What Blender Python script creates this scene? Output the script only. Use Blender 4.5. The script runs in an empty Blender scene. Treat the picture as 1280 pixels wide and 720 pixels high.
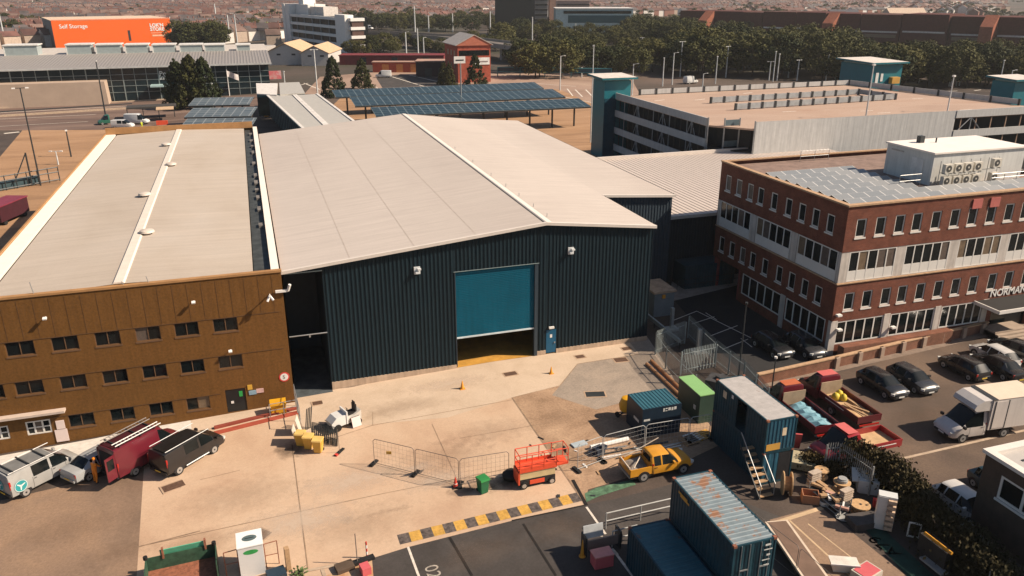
import bpy, bmesh, math, random
from mathutils import Vector, Matrix
R = math.radians
rnd = random.Random(7)
scene = bpy.context.scene
COL = scene.collection

# ------------------------------------------------------------------ camera, light, exposure
CAM_H, FPX, PITCH, YAW = 30.0, 994.41, R(20.695), R(18.056)
cam_d = bpy.data.cameras.new('camera')
cam = bpy.data.objects.new('camera', cam_d); COL.objects.link(cam)
cam.location = (0, 0, CAM_H)
cam.rotation_euler = (R(90) - PITCH, 0, -YAW)
cam_d.sensor_width = 36; cam_d.lens = 36 * FPX / 1280
cam_d.clip_start = 0.5; cam_d.clip_end = 20000
scene.camera = cam

SUN_DIR = Vector((1.15, -0.45, 1.0)).normalized()          # from the scene towards the sun
world = bpy.data.worlds.new('World'); scene.world = world; world.use_nodes = True
wn = world.node_tree.nodes; wl = world.node_tree.links
sky = wn.new('ShaderNodeTexSky'); sky.sky_type = 'NISHITA'; sky.sun_disc = False
sky.sun_elevation = math.asin(SUN_DIR.z)
sky.sun_rotation = math.atan2(SUN_DIR.x, SUN_DIR.y)
sky.air_density = 1.0; sky.dust_density = 1.2; sky.ozone_density = 1.0
wl.new(sky.outputs['Color'], wn['Background'].inputs['Color'])
wn['Background'].inputs['Strength'].default_value = 0.055
sun_d = bpy.data.lights.new('sun', 'SUN'); sun_d.energy = 5.0; sun_d.angle = R(0.5)
sun_d.color = (1.0, 0.84, 0.67)
sun = bpy.data.objects.new('sun', sun_d); COL.objects.link(sun)
sun.rotation_euler = (-SUN_DIR).to_track_quat('-Z', 'Y').to_euler()
sun.location = (60, -20, 80)
vs = scene.view_settings
vs.view_transform = 'Standard'; vs.look = 'None'; vs.gamma = 1.0; vs.use_curve_mapping = False
vs.exposure = 0.64

# ------------------------------------------------------------------ where pixels of the 1280x720 survey meet the ground
_cp, _sp, _cy, _sy = math.cos(PITCH), math.sin(PITCH), math.cos(YAW), math.sin(YAW)
_F = Vector((_sy*_cp, _cy*_cp, -_sp)); _Rt = Vector((_cy, -_sy, 0)); _D = _F.cross(_Rt)
def ray(px, py): return (px-640)/FPX*_Rt + (py-360)/FPX*_D + _F
def gz(x):                                                   # the yard falls gently to the left
    return 0.0 if x >= 17.5 else (0.033*(x-17.5) if x > -22 else 0.033*(-39.5))
def at(px, py, h=0.0):
    v = ray(px, py); z = 0.0; p = None
    for _ in range(12):
        t = (z+h-CAM_H)/v.z; p = Vector((0, 0, CAM_H)) + t*v; z = gz(p.x)
    return p
def atz(px, py, z):
    v = ray(px, py); return Vector((0, 0, CAM_H)) + ((z-CAM_H)/v.z)*v
def atY(px, py, Y):
    v = ray(px, py); return Vector((0, 0, CAM_H)) + (Y/v.y)*v
def atX(px, py, X):
    v = ray(px, py); return Vector((0, 0, CAM_H)) + (X/v.x)*v
def atD(px, py, d): return Vector((0, 0, CAM_H)) + d*ray(px, py)
def over(p, py):                                             # height above p seen at row py
    lo, hi = -3.0, 80.0
    for _ in range(40):
        m = (lo+hi)/2; q = Vector((p.x, p.y, p.z+m-CAM_H))
        if 360+FPX*q.dot(_D)/q.dot(_F) > py: lo = m
        else: hi = m
    return lo

# ------------------------------------------------------------------ materials
_mats = {}
def mat(name, col, rough=0.6, metal=0.0, var=0.18, scale=1.2, bump=0.0, streak=0.0, spec=0.4, emit=0.0, dirt=0.0, objrand=0.0, coat=0.0):
    if name in _mats: return _mats[name]
    m = bpy.data.materials.new(name); m.use_nodes = True; _mats[name] = m
    nt = m.node_tree; N = nt.nodes; L = nt.links
    b = N['Principled BSDF']
    b.inputs['Roughness'].default_value = rough; b.inputs['Metallic'].default_value = metal
    b.inputs['Specular IOR Level'].default_value = spec
    if coat: b.inputs['Coat Weight'].default_value = coat; b.inputs['Coat Roughness'].default_value = 0.08
    c = Vector(col)
    geo = N.new('ShaderNodeNewGeometry')
    n1 = N.new('ShaderNodeTexNoise'); n1.inputs['Scale'].default_value = scale; n1.inputs['Detail'].default_value = 6; n1.inputs['Roughness'].default_value = 0.62
    L.new(geo.outputs['Position'], n1.inputs['Vector'])
    r1 = N.new('ShaderNodeMapRange'); r1.inputs[1].default_value = 0.3; r1.inputs[2].default_value = 0.7
    r1.inputs[3].default_value = 1-var; r1.inputs[4].default_value = 1+var
    L.new(n1.outputs['Fac'], r1.inputs[0])
    val = r1.outputs[0]
    if objrand:
        oi = N.new('ShaderNodeObjectInfo'); r3 = N.new('ShaderNodeMapRange')
        r3.inputs[3].default_value = 1-objrand; r3.inputs[4].default_value = 1+objrand
        L.new(oi.outputs['Random'], r3.inputs[0])
        mm = N.new('ShaderNodeMath'); mm.operation = 'MULTIPLY'; L.new(val, mm.inputs[0]); L.new(r3.outputs[0], mm.inputs[1]); val = mm.outputs[0]
    if streak:
        mp = N.new('ShaderNodeMapping'); mp.inputs['Scale'].default_value = (2.2, 2.2, 0.16)
        L.new(geo.outputs['Position'], mp.inputs['Vector'])
        n2 = N.new('ShaderNodeTexNoise'); n2.inputs['Scale'].default_value = 1.6; n2.inputs['Detail'].default_value = 5
        L.new(mp.outputs['Vector'], n2.inputs['Vector'])
        r2 = N.new('ShaderNodeMapRange'); r2.inputs[1].default_value = 0.35; r2.inputs[2].default_value = 0.68
        r2.inputs[3].default_value = 1+streak*0.4; r2.inputs[4].default_value = 1-streak
        L.new(n2.outputs['Fac'], r2.inputs[0])
        mm = N.new('ShaderNodeMath'); mm.operation = 'MULTIPLY'; L.new(val, mm.inputs[0]); L.new(r2.outputs[0], mm.inputs[1]); val = mm.outputs[0]
    if dirt:
        n4 = N.new('ShaderNodeTexNoise'); n4.inputs['Scale'].default_value = scale*0.22; n4.inputs['Detail'].default_value = 8; n4.inputs['Roughness'].default_value = 0.7
        L.new(geo.outputs['Position'], n4.inputs['Vector'])
        r4 = N.new('ShaderNodeMapRange'); r4.inputs[1].default_value = 0.42; r4.inputs[2].default_value = 0.7
        r4.inputs[3].default_value = 1; r4.inputs[4].default_value = 1-dirt
        L.new(n4.outputs['Fac'], r4.inputs[0])
        mm = N.new('ShaderNodeMath'); mm.operation = 'MULTIPLY'; L.new(val, mm.inputs[0]); L.new(r4.outputs[0], mm.inputs[1]); val = mm.outputs[0]
    vm = N.new('ShaderNodeVectorMath'); vm.operation = 'SCALE'; vm.inputs[0].default_value = c
    L.new(val, vm.inputs['Scale'])
    L.new(vm.outputs[0], b.inputs['Base Color'])
    if emit:
        b.inputs['Emission Color'].default_value = (*col, 1); b.inputs['Emission Strength'].default_value = emit
    if bump:
        n3 = N.new('ShaderNodeTexNoise'); n3.inputs['Scale'].default_value = scale*9; n3.inputs['Detail'].default_value = 4
        L.new(geo.outputs['Position'], n3.inputs['Vector'])
        bp = N.new('ShaderNodeBump'); bp.inputs['Strength'].default_value = bump; bp.inputs['Distance'].default_value = 0.04
        L.new(n3.outputs['Fac'], bp.inputs['Height']); L.new(bp.outputs[0], b.inputs['Normal'])
    return m
def mixmat(name, stops, scale, rough=0.8, detail=8, stretch=(1, 1, 1), fine=0.12, bump=0.15, nrough=0.6):
    """a ground or roof whose colour wanders between several tones"""
    m = bpy.data.materials.new(name); m.use_nodes = True; nt = m.node_tree; N = nt.nodes; L = nt.links
    b = N['Principled BSDF']; b.inputs['Roughness'].default_value = rough; b.inputs['Specular IOR Level'].default_value = 0.3
    geo = N.new('ShaderNodeNewGeometry'); mp = N.new('ShaderNodeMapping'); mp.inputs['Scale'].default_value = stretch
    L.new(geo.outputs['Position'], mp.inputs['Vector'])
    n1 = N.new('ShaderNodeTexNoise'); n1.inputs['Scale'].default_value = scale; n1.inputs['Detail'].default_value = detail
    n1.inputs['Roughness'].default_value = nrough; n1.inputs['Distortion'].default_value = 0.4
    L.new(mp.outputs[0], n1.inputs['Vector'])
    cr = N.new('ShaderNodeValToRGB'); e = cr.color_ramp.elements
    while len(e) < len(stops): e.new(0.5)
    for el, (p, c) in zip(e, stops): el.position = p; el.color = (*c, 1)
    L.new(n1.outputs['Fac'], cr.inputs[0])
    n2 = N.new('ShaderNodeTexNoise'); n2.inputs['Scale'].default_value = 6.0; n2.inputs['Detail'].default_value = 6; n2.inputs['Roughness'].default_value = 0.75
    L.new(geo.outputs['Position'], n2.inputs['Vector'])
    r2 = N.new('ShaderNodeMapRange'); r2.inputs[1].default_value = 0.3; r2.inputs[2].default_value = 0.7; r2.inputs[3].default_value = 1-fine; r2.inputs[4].default_value = 1+fine
    L.new(n2.outputs['Fac'], r2.inputs[0])
    vm = N.new('ShaderNodeVectorMath'); vm.operation = 'SCALE'; L.new(cr.outputs[0], vm.inputs[0]); L.new(r2.outputs[0], vm.inputs['Scale'])
    L.new(vm.outputs[0], b.inputs['Base Color'])
    if bump:
        bp = N.new('ShaderNodeBump'); bp.inputs['Strength'].default_value = bump; bp.inputs['Distance'].default_value = 0.03
        L.new(n2.outputs['Fac'], bp.inputs['Height']); L.new(bp.outputs[0], b.inputs['Normal'])
    return m
def brickmat(name, c1, c2, mortar, scale=1.0):
    m = bpy.data.materials.new(name); m.use_nodes = True; nt = m.node_tree; N = nt.nodes; L = nt.links
    b = N['Principled BSDF']; b.inputs['Roughness'].default_value = 0.85; b.inputs['Specular IOR Level'].default_value = 0.2
    geo = N.new('ShaderNodeNewGeometry'); s = N.new('ShaderNodeSeparateXYZ'); L.new(geo.outputs['Position'], s.inputs[0])
    ad = N.new('ShaderNodeMath'); L.new(s.outputs[0], ad.inputs[0]); L.new(s.outputs[1], ad.inputs[1])
    cb = N.new('ShaderNodeCombineXYZ'); L.new(ad.outputs[0], cb.inputs[0]); L.new(s.outputs[2], cb.inputs[1])
    bt = N.new('ShaderNodeTexBrick'); L.new(cb.outputs[0], bt.inputs['Vector'])
    bt.inputs['Color1'].default_value = (*c1, 1); bt.inputs['Color2'].default_value = (*c2, 1); bt.inputs['Mortar'].default_value = (*mortar, 1)
    bt.inputs['Scale'].default_value = scale; bt.inputs['Brick Width'].default_value = 0.235; bt.inputs['Row Height'].default_value = 0.085; bt.inputs['Mortar Size'].default_value = 0.008
    bt.inputs['Bias'].default_value = 0.1
    n2 = N.new('ShaderNodeTexNoise'); n2.inputs['Scale'].default_value = 0.9; n2.inputs['Detail'].default_value = 8; n2.inputs['Roughness'].default_value = 0.7
    L.new(geo.outputs['Position'], n2.inputs['Vector'])
    r2 = N.new('ShaderNodeMapRange'); r2.inputs[1].default_value = 0.3; r2.inputs[2].default_value = 0.7; r2.inputs[3].default_value = 0.7; r2.inputs[4].default_value = 1.3
    L.new(n2.outputs['Fac'], r2.inputs[0])
    vm = N.new('ShaderNodeVectorMath'); vm.operation = 'SCALE'; L.new(bt.outputs[0], vm.inputs[0]); L.new(r2.outputs[0], vm.inputs['Scale'])
    L.new(vm.outputs[0], b.inputs['Base Color'])
    return m
def solarmat(name, c, line, w, h, mort=.045):
    """photovoltaic glass: dark cells between fine pale grid lines, in the panel's own coordinates"""
    m = bpy.data.materials.new(name); m.use_nodes = True; nt = m.node_tree; N = nt.nodes; L = nt.links
    b = N['Principled BSDF']; b.inputs['Roughness'].default_value = 0.3; b.inputs['Specular IOR Level'].default_value = 0.22
    tc = N.new('ShaderNodeTexCoord'); bt = N.new('ShaderNodeTexBrick'); L.new(tc.outputs['Object'], bt.inputs['Vector'])
    bt.offset = 0.0; bt.inputs['Color1'].default_value = (*c, 1); bt.inputs['Color2'].default_value = (c[0]*1.5, c[1]*1.4, c[2]*1.3, 1); bt.inputs['Mortar'].default_value = (*line, 1)
    bt.inputs['Scale'].default_value = 1; bt.inputs['Brick Width'].default_value = w; bt.inputs['Row Height'].default_value = h; bt.inputs['Mortar Size'].default_value = mort; bt.inputs['Mortar Smooth'].default_value = 0.2
    L.new(bt.outputs[0], b.inputs['Base Color'])
    return m

# ------------------------------------------------------------------ mesh collector
class MB:
    def __init__(s): s.v = []; s.f = []; s.mi = []; s.M = None; s.k = 0
    def V(s, pts):
        i = len(s.v)
        for p in pts:
            p = Vector(p); s.v.append(s.M @ p if s.M else p)
        return i
    def face(s, pts):
        i = s.V(pts); s.f.append(tuple(range(i, i+len(pts)))); s.mi.append(s.k); return s
    def quads(s, pts, fs):
        i = s.V(pts)
        for f in fs: s.f.append(tuple(i+j for j in f)); s.mi.append(s.k)
        return s
    def box(s, x0, x1, y0, y1, z0, z1):
        return s.quads([(x0,y0,z0),(x1,y0,z0),(x1,y1,z0),(x0,y1,z0),(x0,y0,z1),(x1,y0,z1),(x1,y1,z1),(x0,y1,z1)],
                       [(0,3,2,1),(4,5,6,7),(0,1,5,4),(1,2,6,5),(2,3,7,6),(3,0,4,7)])
    def obox(s, c, size, rz=0.0, rx=0.0, ry=0.0):
        old = s.M; m = Matrix.Translation(Vector(c)) @ Matrix.Rotation(rz, 4, 'Z') @ Matrix.Rotation(ry, 4, 'Y') @ Matrix.Rotation(rx, 4, 'X')
        s.M = old @ m if old else m
        a, b, h = size[0]/2, size[1]/2, size[2]/2
        s.box(-a, a, -b, b, -h, h); s.M = old; return s
    def prism(s, poly, z0, z1):
        n = len(poly); z0f = z0 if callable(z0) else (lambda p: z0); z1f = z1 if callable(z1) else (lambda p: z1)
        pts = [(p[0], p[1], z0f(p)) for p in poly] + [(p[0], p[1], z1f(p)) for p in poly]
        return s.quads(pts, [tuple(range(n-1, -1, -1)), tuple(range(n, 2*n))] + [(i, (i+1) % n, n+(i+1) % n, n+i) for i in range(n)])
    def extr(s, poly, axis, a, b):
        """polygon in the plane across axis ('x' -> (y,z), 'y' -> (x,z)) swept from a to b"""
        n = len(poly)
        def P(p, t): return (t, p[0], p[1]) if axis == 'x' else (p[0], t, p[1])
        return s.quads([P(p, a) for p in poly]+[P(p, b) for p in poly],
                       [tuple(range(n)), tuple(range(2*n-1, n-1, -1))] + [(i, n+i, n+(i+1) % n, (i+1) % n) for i in range(n)])
    def tube(s, a, b, r, n=8, r2=None, cap=True):
        a = Vector(a); b = Vector(b); d = b-a
        if d.length < 1e-6: return s
        d.normalize(); u = d.orthogonal().normalized(); w = d.cross(u); r2 = r if r2 is None else r2
        cs = [(math.cos(2*math.pi*i/n), math.sin(2*math.pi*i/n)) for i in range(n)]
        pts = [a+r*(c*u+q*w) for c, q in cs] + [b+r2*(c*u+q*w) for c, q in cs]
        fs = [(i, (i+1) % n, n+(i+1) % n, n+i) for i in range(n)]
        if cap: fs += [tuple(range(n-1, -1, -1)), tuple(range(n, 2*n))]
        return s.quads(pts, fs)
    def path(s, pts, r, n=6):
        for a, b in zip(pts, pts[1:]): s.tube(a, b, r, n)
        return s
    def lathe(s, prof, n=16, c=(0, 0, 0)):
        pts = []; fs = []; k = len(prof)
        for i in range(n):
            a = 2*math.pi*i/n
            for r, z in prof: pts.append((c[0]+r*math.cos(a), c[1]+r*math.sin(a), c[2]+z))
        for i in range(n):
            j = (i+1) % n
            for t in range(k-1): fs.append((i*k+t, j*k+t, j*k+t+1, i*k+t+1))
        fs.append(tuple(i*k for i in range(n-1, -1, -1))); fs.append(tuple(i*k+k-1 for i in range(n)))
        return s.quads(pts, fs)
    def rib(s, O, U, W, N, L, w0, w1, pitch=0.33, d=0.035):
        """profiled sheet: ribs every pitch along U, sheet runs along W from w0(u) to w1(u), ribs rise along N"""
        O, U, W, N = Vector(O), Vector(U), Vector(W), Vector(N)
        f0 = w0 if callable(w0) else (lambda u: w0); f1 = w1 if callable(w1) else (lambda u: w1)
        us = []; u = 0.0
        while u < L-1e-6:
            for q, h in ((0, 0), (.5, 0), (.62, d), (.88, d)):
                t = u+q*pitch
                if t <= L: us.append((t, h))
            u += pitch
        us.append((L, 0))
        pts = []
        for t, h in us: pts.append(O+t*U+f0(t)*W+h*N); pts.append(O+t*U+f1(t)*W+h*N)
        return s.quads(pts, [(2*i, 2*i+2, 2*i+3, 2*i+1) for i in range(len(us)-1)])
    def facade(s, O, U, N, L, z0, z1, holes=(), depth=0.12):
        O, U, N = Vector(O), Vector(U), Vector(N); Z = Vector((0, 0, 1))
        us = sorted({0.0, L} | {h[0] for h in holes} | {h[1] for h in holes}); zs = sorted({z0, z1} | {h[2] for h in holes} | {h[3] for h in holes})
        P = lambda u, z, d=0: O+u*U+z*Z-d*N
        for i in range(len(us)-1):
            for j in range(len(zs)-1):
                uc, zc = (us[i]+us[i+1])/2, (zs[j]+zs[j+1])/2
                if any(h[0] < uc < h[1] and h[2] < zc < h[3] for h in holes): continue
                s.face([P(us[i], zs[j]), P(us[i+1], zs[j]), P(us[i+1], zs[j+1]), P(us[i], zs[j+1])])
        for a, b, c, d in [h[:4] for h in holes]:
            for (p, q) in (((a, c), (b, c)), ((b, c), (b, d)), ((b, d), (a, d)), ((a, d), (a, c))):
                s.face([P(*p), P(*p, depth), P(*q, depth), P(*q)])
        return s
    def build(s, name, mats, parent=None, smooth=False, loc=None, rot=None):
        me = bpy.data.meshes.new(name); me.from_pydata([tuple(v) for v in s.v], [], s.f); 
        if not isinstance(mats, (list, tuple)): mats = [mats]
        for m in mats: me.materials.append(m)
        if len(mats) > 1: me.polygons.foreach_set('material_index', s.mi)
        if smooth:
            me.polygons.foreach_set('use_smooth', [True]*len(me.polygons))
            try: me.set_sharp_from_angle(angle=R(38))
            except Exception: pass
        me.update()
        o = bpy.data.objects.new(name, me); COL.objects.link(o)
        if parent: o.parent = parent
        if loc: o.location = loc
        if rot is not None: o.rotation_euler = (0, 0, rot)
        return o

def each(name, m, parent, boxes):
    return [MB().box(*q).build(name, m, parent) for q in boxes]

def thing(name, label, cat, loc=(0, 0, 0), rz=0.0, group=None):
    o = bpy.data.objects.new(name, None); COL.objects.link(o); o.empty_display_size = 0.3
    o.location = loc; o.rotation_euler = (0, 0, rz); o['label'] = label; o['category'] = cat
    if group: o['group'] = group
    return o
def tag(o, label, cat, group=None):
    o['label'] = label; o['category'] = cat
    if group: o['group'] = group
    return o
def struct(o, kind='structure'): o['kind'] = kind; return o
def dup(root, loc, rz=0.0, label=None, scale=None):
    r = root.copy(); COL.objects.link(r); r.location = loc; r.rotation_euler = (0, 0, rz)
    if label: r['label'] = label
    if scale: r.scale = (scale, scale, scale) if isinstance(scale, (int, float)) else scale
    for ch in root.children:
        c = ch.copy(); COL.objects.link(c); c.parent = r
        for g in ch.children:
            d = g.copy(); COL.objects.link(d); d.parent = c
    return r
def sheet(name, pts, m, lift=0.004, world=False, kind='structure'):
    """flat patch lying on the yard, split where the yard's fall begins"""
    P = [Vector(p) if world else at(*p) for p in pts]
    bm = bmesh.new(); bm.faces.new([bm.verts.new((p.x, p.y, 0)) for p in P])
    for xx in (17.5, -22.0):
        bmesh.ops.bisect_plane(bm, geom=bm.verts[:]+bm.edges[:]+bm.faces[:], plane_co=(xx, 0, 0), plane_no=(1, 0, 0))
    for v in bm.verts: v.co.z = gz(v.co.x)+lift
    bmesh.ops.recalc_face_normals(bm, faces=bm.faces)
    if bm.faces and sum(f.normal.z for f in bm.faces) < 0: bmesh.ops.reverse_faces(bm, faces=bm.faces)
    me = bpy.data.meshes.new(name); bm.to_mesh(me); bm.free(); me.materials.append(m)
    o = bpy.data.objects.new(name, me); COL.objects.link(o)
    if kind: o['kind'] = kind
    return o
def strips(name, lines, w, m, lift, kind='structure'):
    """painted or cut lines: (pixel a, pixel b[, width])"""
    bm = bmesh.new()
    for ln in lines:
        a, b = at(*ln[0]), at(*ln[1]); ww = ln[2] if len(ln) > 2 else w
        d = Vector((b.x-a.x, b.y-a.y, 0)).normalized(); n = Vector((-d.y, d.x, 0))*ww/2
        bm.faces.new([bm.verts.new((q.x, q.y, 0)) for q in (a-n, b-n, b+n, a+n)])
    for xx in (17.5, -22.0):
        bmesh.ops.bisect_plane(bm, geom=bm.verts[:]+bm.edges[:]+bm.faces[:], plane_co=(xx, 0, 0), plane_no=(1, 0, 0))
    for v in bm.verts: v.co.z = gz(v.co.x)+lift
    bm.normal_update()
    me = bpy.data.meshes.new(name); bm.to_mesh(me); bm.free(); me.materials.append(m)
    o = bpy.data.objects.new(name, me); COL.objects.link(o)
    if kind: o['kind'] = kind
    return o
def text(s, size, m, parent, M, name='lettering', extr=0.01, align='LEFT', sx=1.0, bold=0.0):
    c = bpy.data.curves.new(name, 'FONT'); c.body = s; c.size = size; c.extrude = extr; c.align_x = align; c.offset = bold; c.resolution_u = 3
    t = bpy.data.objects.new('tmp_text', c); COL.objects.link(t)
    bpy.context.view_layer.update()
    me = bpy.data.meshes.new_from_object(t.evaluated_get(bpy.context.evaluated_depsgraph_get()))
    bpy.data.objects.remove(t); bpy.data.curves.remove(c)
    me.transform(M @ Matrix.Diagonal((sx, 1, 1, 1))); me.materials.clear(); me.materials.append(m)
    o = bpy.data.objects.new(name, me); COL.objects.link(o)
    if parent: o.parent = parent
    return o
def frame_M(O, X, Y):
    X = Vector(X).normalized(); Y = Vector(Y).normalized(); Z = X.cross(Y)
    m = Matrix.Identity(4)
    for i in range(3): m[i][0], m[i][1], m[i][2], m[i][3] = X[i], Y[i], Z[i], O[i]
    return m

# ------------------------------------------------------------------ shared materials
WHITE = mat('white_paint', (0.72, 0.70, 0.66), 0.5, var=0.06)
OFFWHITE = mat('offwhite_render', (0.62, 0.58, 0.52), 0.7, var=0.08, streak=0.1)
GLASS = mat('dark_glass', (0.006, 0.009, 0.010), 0.12, var=0.3, spec=0.35)
BLACK = mat('black_rubber', (0.012, 0.012, 0.012), 0.75)
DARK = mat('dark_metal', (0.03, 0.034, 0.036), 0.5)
STEEL = mat('galvanised_steel', (0.33, 0.34, 0.34), 0.45, metal=0.5, var=0.15, scale=4)
RIM = mat('wheel_alloy', (0.45, 0.45, 0.44), 0.35, metal=0.6)
BRASSY = mat('bare_timber', (0.38, 0.24, 0.13), 0.8, var=0.25, scale=5)
# ------------------------------------------------------------------ ground
TARMAC = mixmat('worn_tarmac', [(0.3, (0.042, 0.032, 0.027)), (0.5, (0.066, 0.05, 0.041)), (0.7, (0.10, 0.075, 0.06))], 0.12, fine=0.25)
DARKTAR = mixmat('dark_tarmac', [(0.3, (0.045, 0.039, 0.035)), (0.55, (0.062, 0.054, 0.049)), (0.72, (0.085, 0.073, 0.064))], 0.35, fine=0.2)
CONC = mixmat('yard_concrete', [(0.28, (0.43, 0.285, 0.19)), (0.45, (0.50, 0.35, 0.238)), (0.6, (0.53, 0.385, 0.268)), (0.78, (0.47, 0.32, 0.215))], 0.16, fine=0.09, bump=0.08)
PALE = mixmat('fresh_concrete', [(0.3, (0.46, 0.35, 0.25)), (0.6, (0.54, 0.42, 0.31)), (0.8, (0.47, 0.36, 0.26))], 0.4, fine=0.08, bump=0.05)
LANE = mixmat('brown_lane_tarmac', [(0.3, (0.17, 0.115, 0.08)), (0.5, (0.24, 0.16, 0.108)), (0.7, (0.31, 0.20, 0.125))], 0.14, fine=0.2)
CARPK = mixmat('car_park_tarmac', [(0.3, (0.07, 0.05, 0.037)), (0.5, (0.105, 0.073, 0.054)), (0.7, (0.145, 0.10, 0.07))], 0.14, fine=0.2)
GRAVEL = mixmat('grey_hardcore', [(0.3, (0.22, 0.18, 0.145)), (0.5, (0.30, 0.245, 0.195)), (0.7, (0.36, 0.285, 0.22))], 0.35, fine=0.22, bump=0.3, nrough=0.75)
DIRT = mixmat('trodden_dirt', [(0.3, (0.20, 0.125, 0.075)), (0.5, (0.33, 0.215, 0.135)), (0.7, (0.43, 0.29, 0.185))], 0.3, fine=0.3, bump=0.4)
SANDY = mixmat('sandy_lot', [(0.3, (0.24, 0.14, 0.075)), (0.5, (0.34, 0.20, 0.108)), (0.75, (0.41, 0.255, 0.15))], 0.13, fine=0.3, stretch=(.35, 1.6, 1))
TOWNG = mixmat('town_ground', [(0.32, (0.035, 0.04, 0.022)), (0.5, (0.07, 0.055, 0.042)), (0.7, (0.14, 0.10, 0.08))], 0.012, fine=0.3, bump=0)
ROADLINE = mat('worn_road_paint', (0.62, 0.56, 0.48), 0.8, var=0.25, scale=3)
YELLOWL = mat('yellow_road_paint', (0.58, 0.33, 0.07), 0.8, var=0.25, scale=5, dirt=0.3)
CRACK = mat('joint_sealant', (0.27, 0.185, 0.12), 0.9, var=.4, scale=1.5)
KERB = mat('kerb_concrete', (0.42, 0.32, 0.23), 0.85, var=0.2, scale=3)

def terrain():
    xs = [-2600, -22, 17.5, 3600]; ys = [-250, 210, 3400]; b = MB()
    for j in range(2):
        for i in range(3):
            b.k = 0 if j == 0 else 1
            b.face([(x, y, gz(x)) for x, y in ((xs[i], ys[j]), (xs[i+1], ys[j]), (xs[i+1], ys[j+1]), (xs[i], ys[j+1]))])
    return struct(b.build('ground', [TARMAC, TOWNG]))
terrain()
sheet('yard_concrete', [(180,583),(245,540),(372,515),(374,494),(416,489),(560,462),(640,497),(732,631),(640,651),(510,684),(465,698),(395,724),(280,800),(168,800),(171,720)], CONC, 0.006)
sheet('fresh_concrete_apron', [(374,480),(416,487),(440,484),(571,455),(668,443),(783,423),(799,443),(722,455),(700,482),(640,497),(560,522),(470,530),(380,540),(372,515)], PALE, 0.012)
sheet('hardcore_patch', [(722,455),(799,443),(783,423),(806,417),(826,446),(850,487),(790,500),(745,512),(690,494),(700,482)], GRAVEL, 0.009)
sheet('dirt_strip', [(640,497),(700,482),(745,512),(790,500),(850,487),(895,540),(900,556),(860,575),(735,612),(732,631)], DIRT, 0.005)
sheet('left_tarmac', [(-60,640),(60,612),(180,583),(171,720),(168,800),(-200,800)], LANE, 0.005)
sheet('footpath', [(-40,578),(0,570),(120,548),(240,523),(246,538),(150,560),(60,580),(-40,603)], OFFWHITE, 0.011)
sheet('door_apron', [(240,540),(238,522),(300,505),(374,488),(374,517)], PALE, 0.0135)
sheet('parking_tarmac', [(465,698),(510,684),(640,651),(732,631),(768,624),(860,600),(1010,660),(1010,800),(380,800),(395,724)], DARKTAR, 0.010)
sheet('timber_pad', [(962,650),(1025,633),(1135,722),(1190,790),(1030,790)], LANE, 0.014)
sheet('car_park_tarmac', [(960,500),(1040,468),(1290,402),(1400,470),(1400,560),(1130,640),(1090,600)], CARPK, 0.006)
sheet('shade_tinted_parking', [(840,372),(935,345),(1010,420),(1036,447),(945,480),(890,430)], mixmat('shade_tinted_tarmac', [(0.3,(0.018,0.018,0.019)),(0.6,(0.028,0.027,0.027)),(0.8,(0.045,0.04,0.038))], .4), 0.005)  # tarmac coloured near-black to carry the shade of the brick office
sheet('pavement', [(950,474),(1040,452),(1290,398),(1290,408),(1040,466),(960,486)], mat('paving', (0.20,0.15,0.115), 0.9, var=0.2, scale=2), 0.02)
# joints and cracks in the concrete
strips('concrete_joints', [((171,684),(465,620)),((465,620),(640,585),.05),((365,555),(385,712)),((465,532),(640,500),.05),((540,530),(575,607),.03),((466,515),(466,532),.03),
        ((380,560),(465,532)),((172,684),(250,664),.09),((575,548),(680,530),.04),((250,600),(300,588),.04),((640,497),(732,631),.10),((700,482),(722,455),.07),((722,455),(799,443),.07)], 0.06, CRACK, 0.020)
strips('tarmac_cracks', [((562,672),(590,720),.16),((654,655),(695,720),.14),((716,600),(733,632),.22),((640,651),(730,632),.12)], 0.12, mat('crack_dark', (0.012,0.010,0.009), 0.95), 0.022)
# speed bump stripes along the edge of the apron
bump = MB(); bump2 = MB()
A, B = at(499, 677), at(727, 622.5); d = (B-A); Ln = d.length; d.normalize(); nn = Vector((-d.y, d.x, 0)).normalized(); nst = 17
for i in range(nst):
    a = A+d*Ln*(i-0.0)/nst; e = A+d*Ln*(i+1)/nst; q = bump if i % 2 == 0 else bump2
    pts = [a-nn*.30, e-nn*.30, e+nn*.62, a+nn*.62]
    q.quads([(p.x, p.y, gz(p.x)+.018) for p in pts], [(0,1,2,3)])
struct(bump.build('dark_stripes', mat('black_road_paint', (0.10,0.08,0.07), 0.85, var=0.7, scale=4)))
struct(bump2.build('yellow_stripes', YELLOWL))
strips('parking_lines', [((510,684),(524,722),.14),((733,634),(757,668),.14),((768,690),(792,722),.16),((765,686),(772,694),.16)], 0.12, ROADLINE, 0.024)
strips('bay_lines', [((871,389),(960,433)),((838,402),(871,389)),((865,405),(893,396)),((888,420),(922,407)),((903,437),(935,424)),((926,423),(940,434)),((882,391),(896,400))], 0.1, ROADLINE, 0.012)
strips('pad_lines', [((968,654),(1028,635),.3),((986,650),(1068,725),.12),((1010,655),(1100,725),.08)], 0.1, mat('pad_edge', (0.5,0.36,0.22), 0.85, var=0.2), 0.02)
strips('car_park_kerb_line', [((1112,577),(1290,536),.22)], .2, KERB, 0.02)
sheet('green_bay', [(731,617),(745,610),(790,600),(795,606),(750,620),(733,628)], mat('green_paint', (0.075,0.15,0.085), 0.85, var=0.6, scale=2.5), 0.021)
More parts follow.
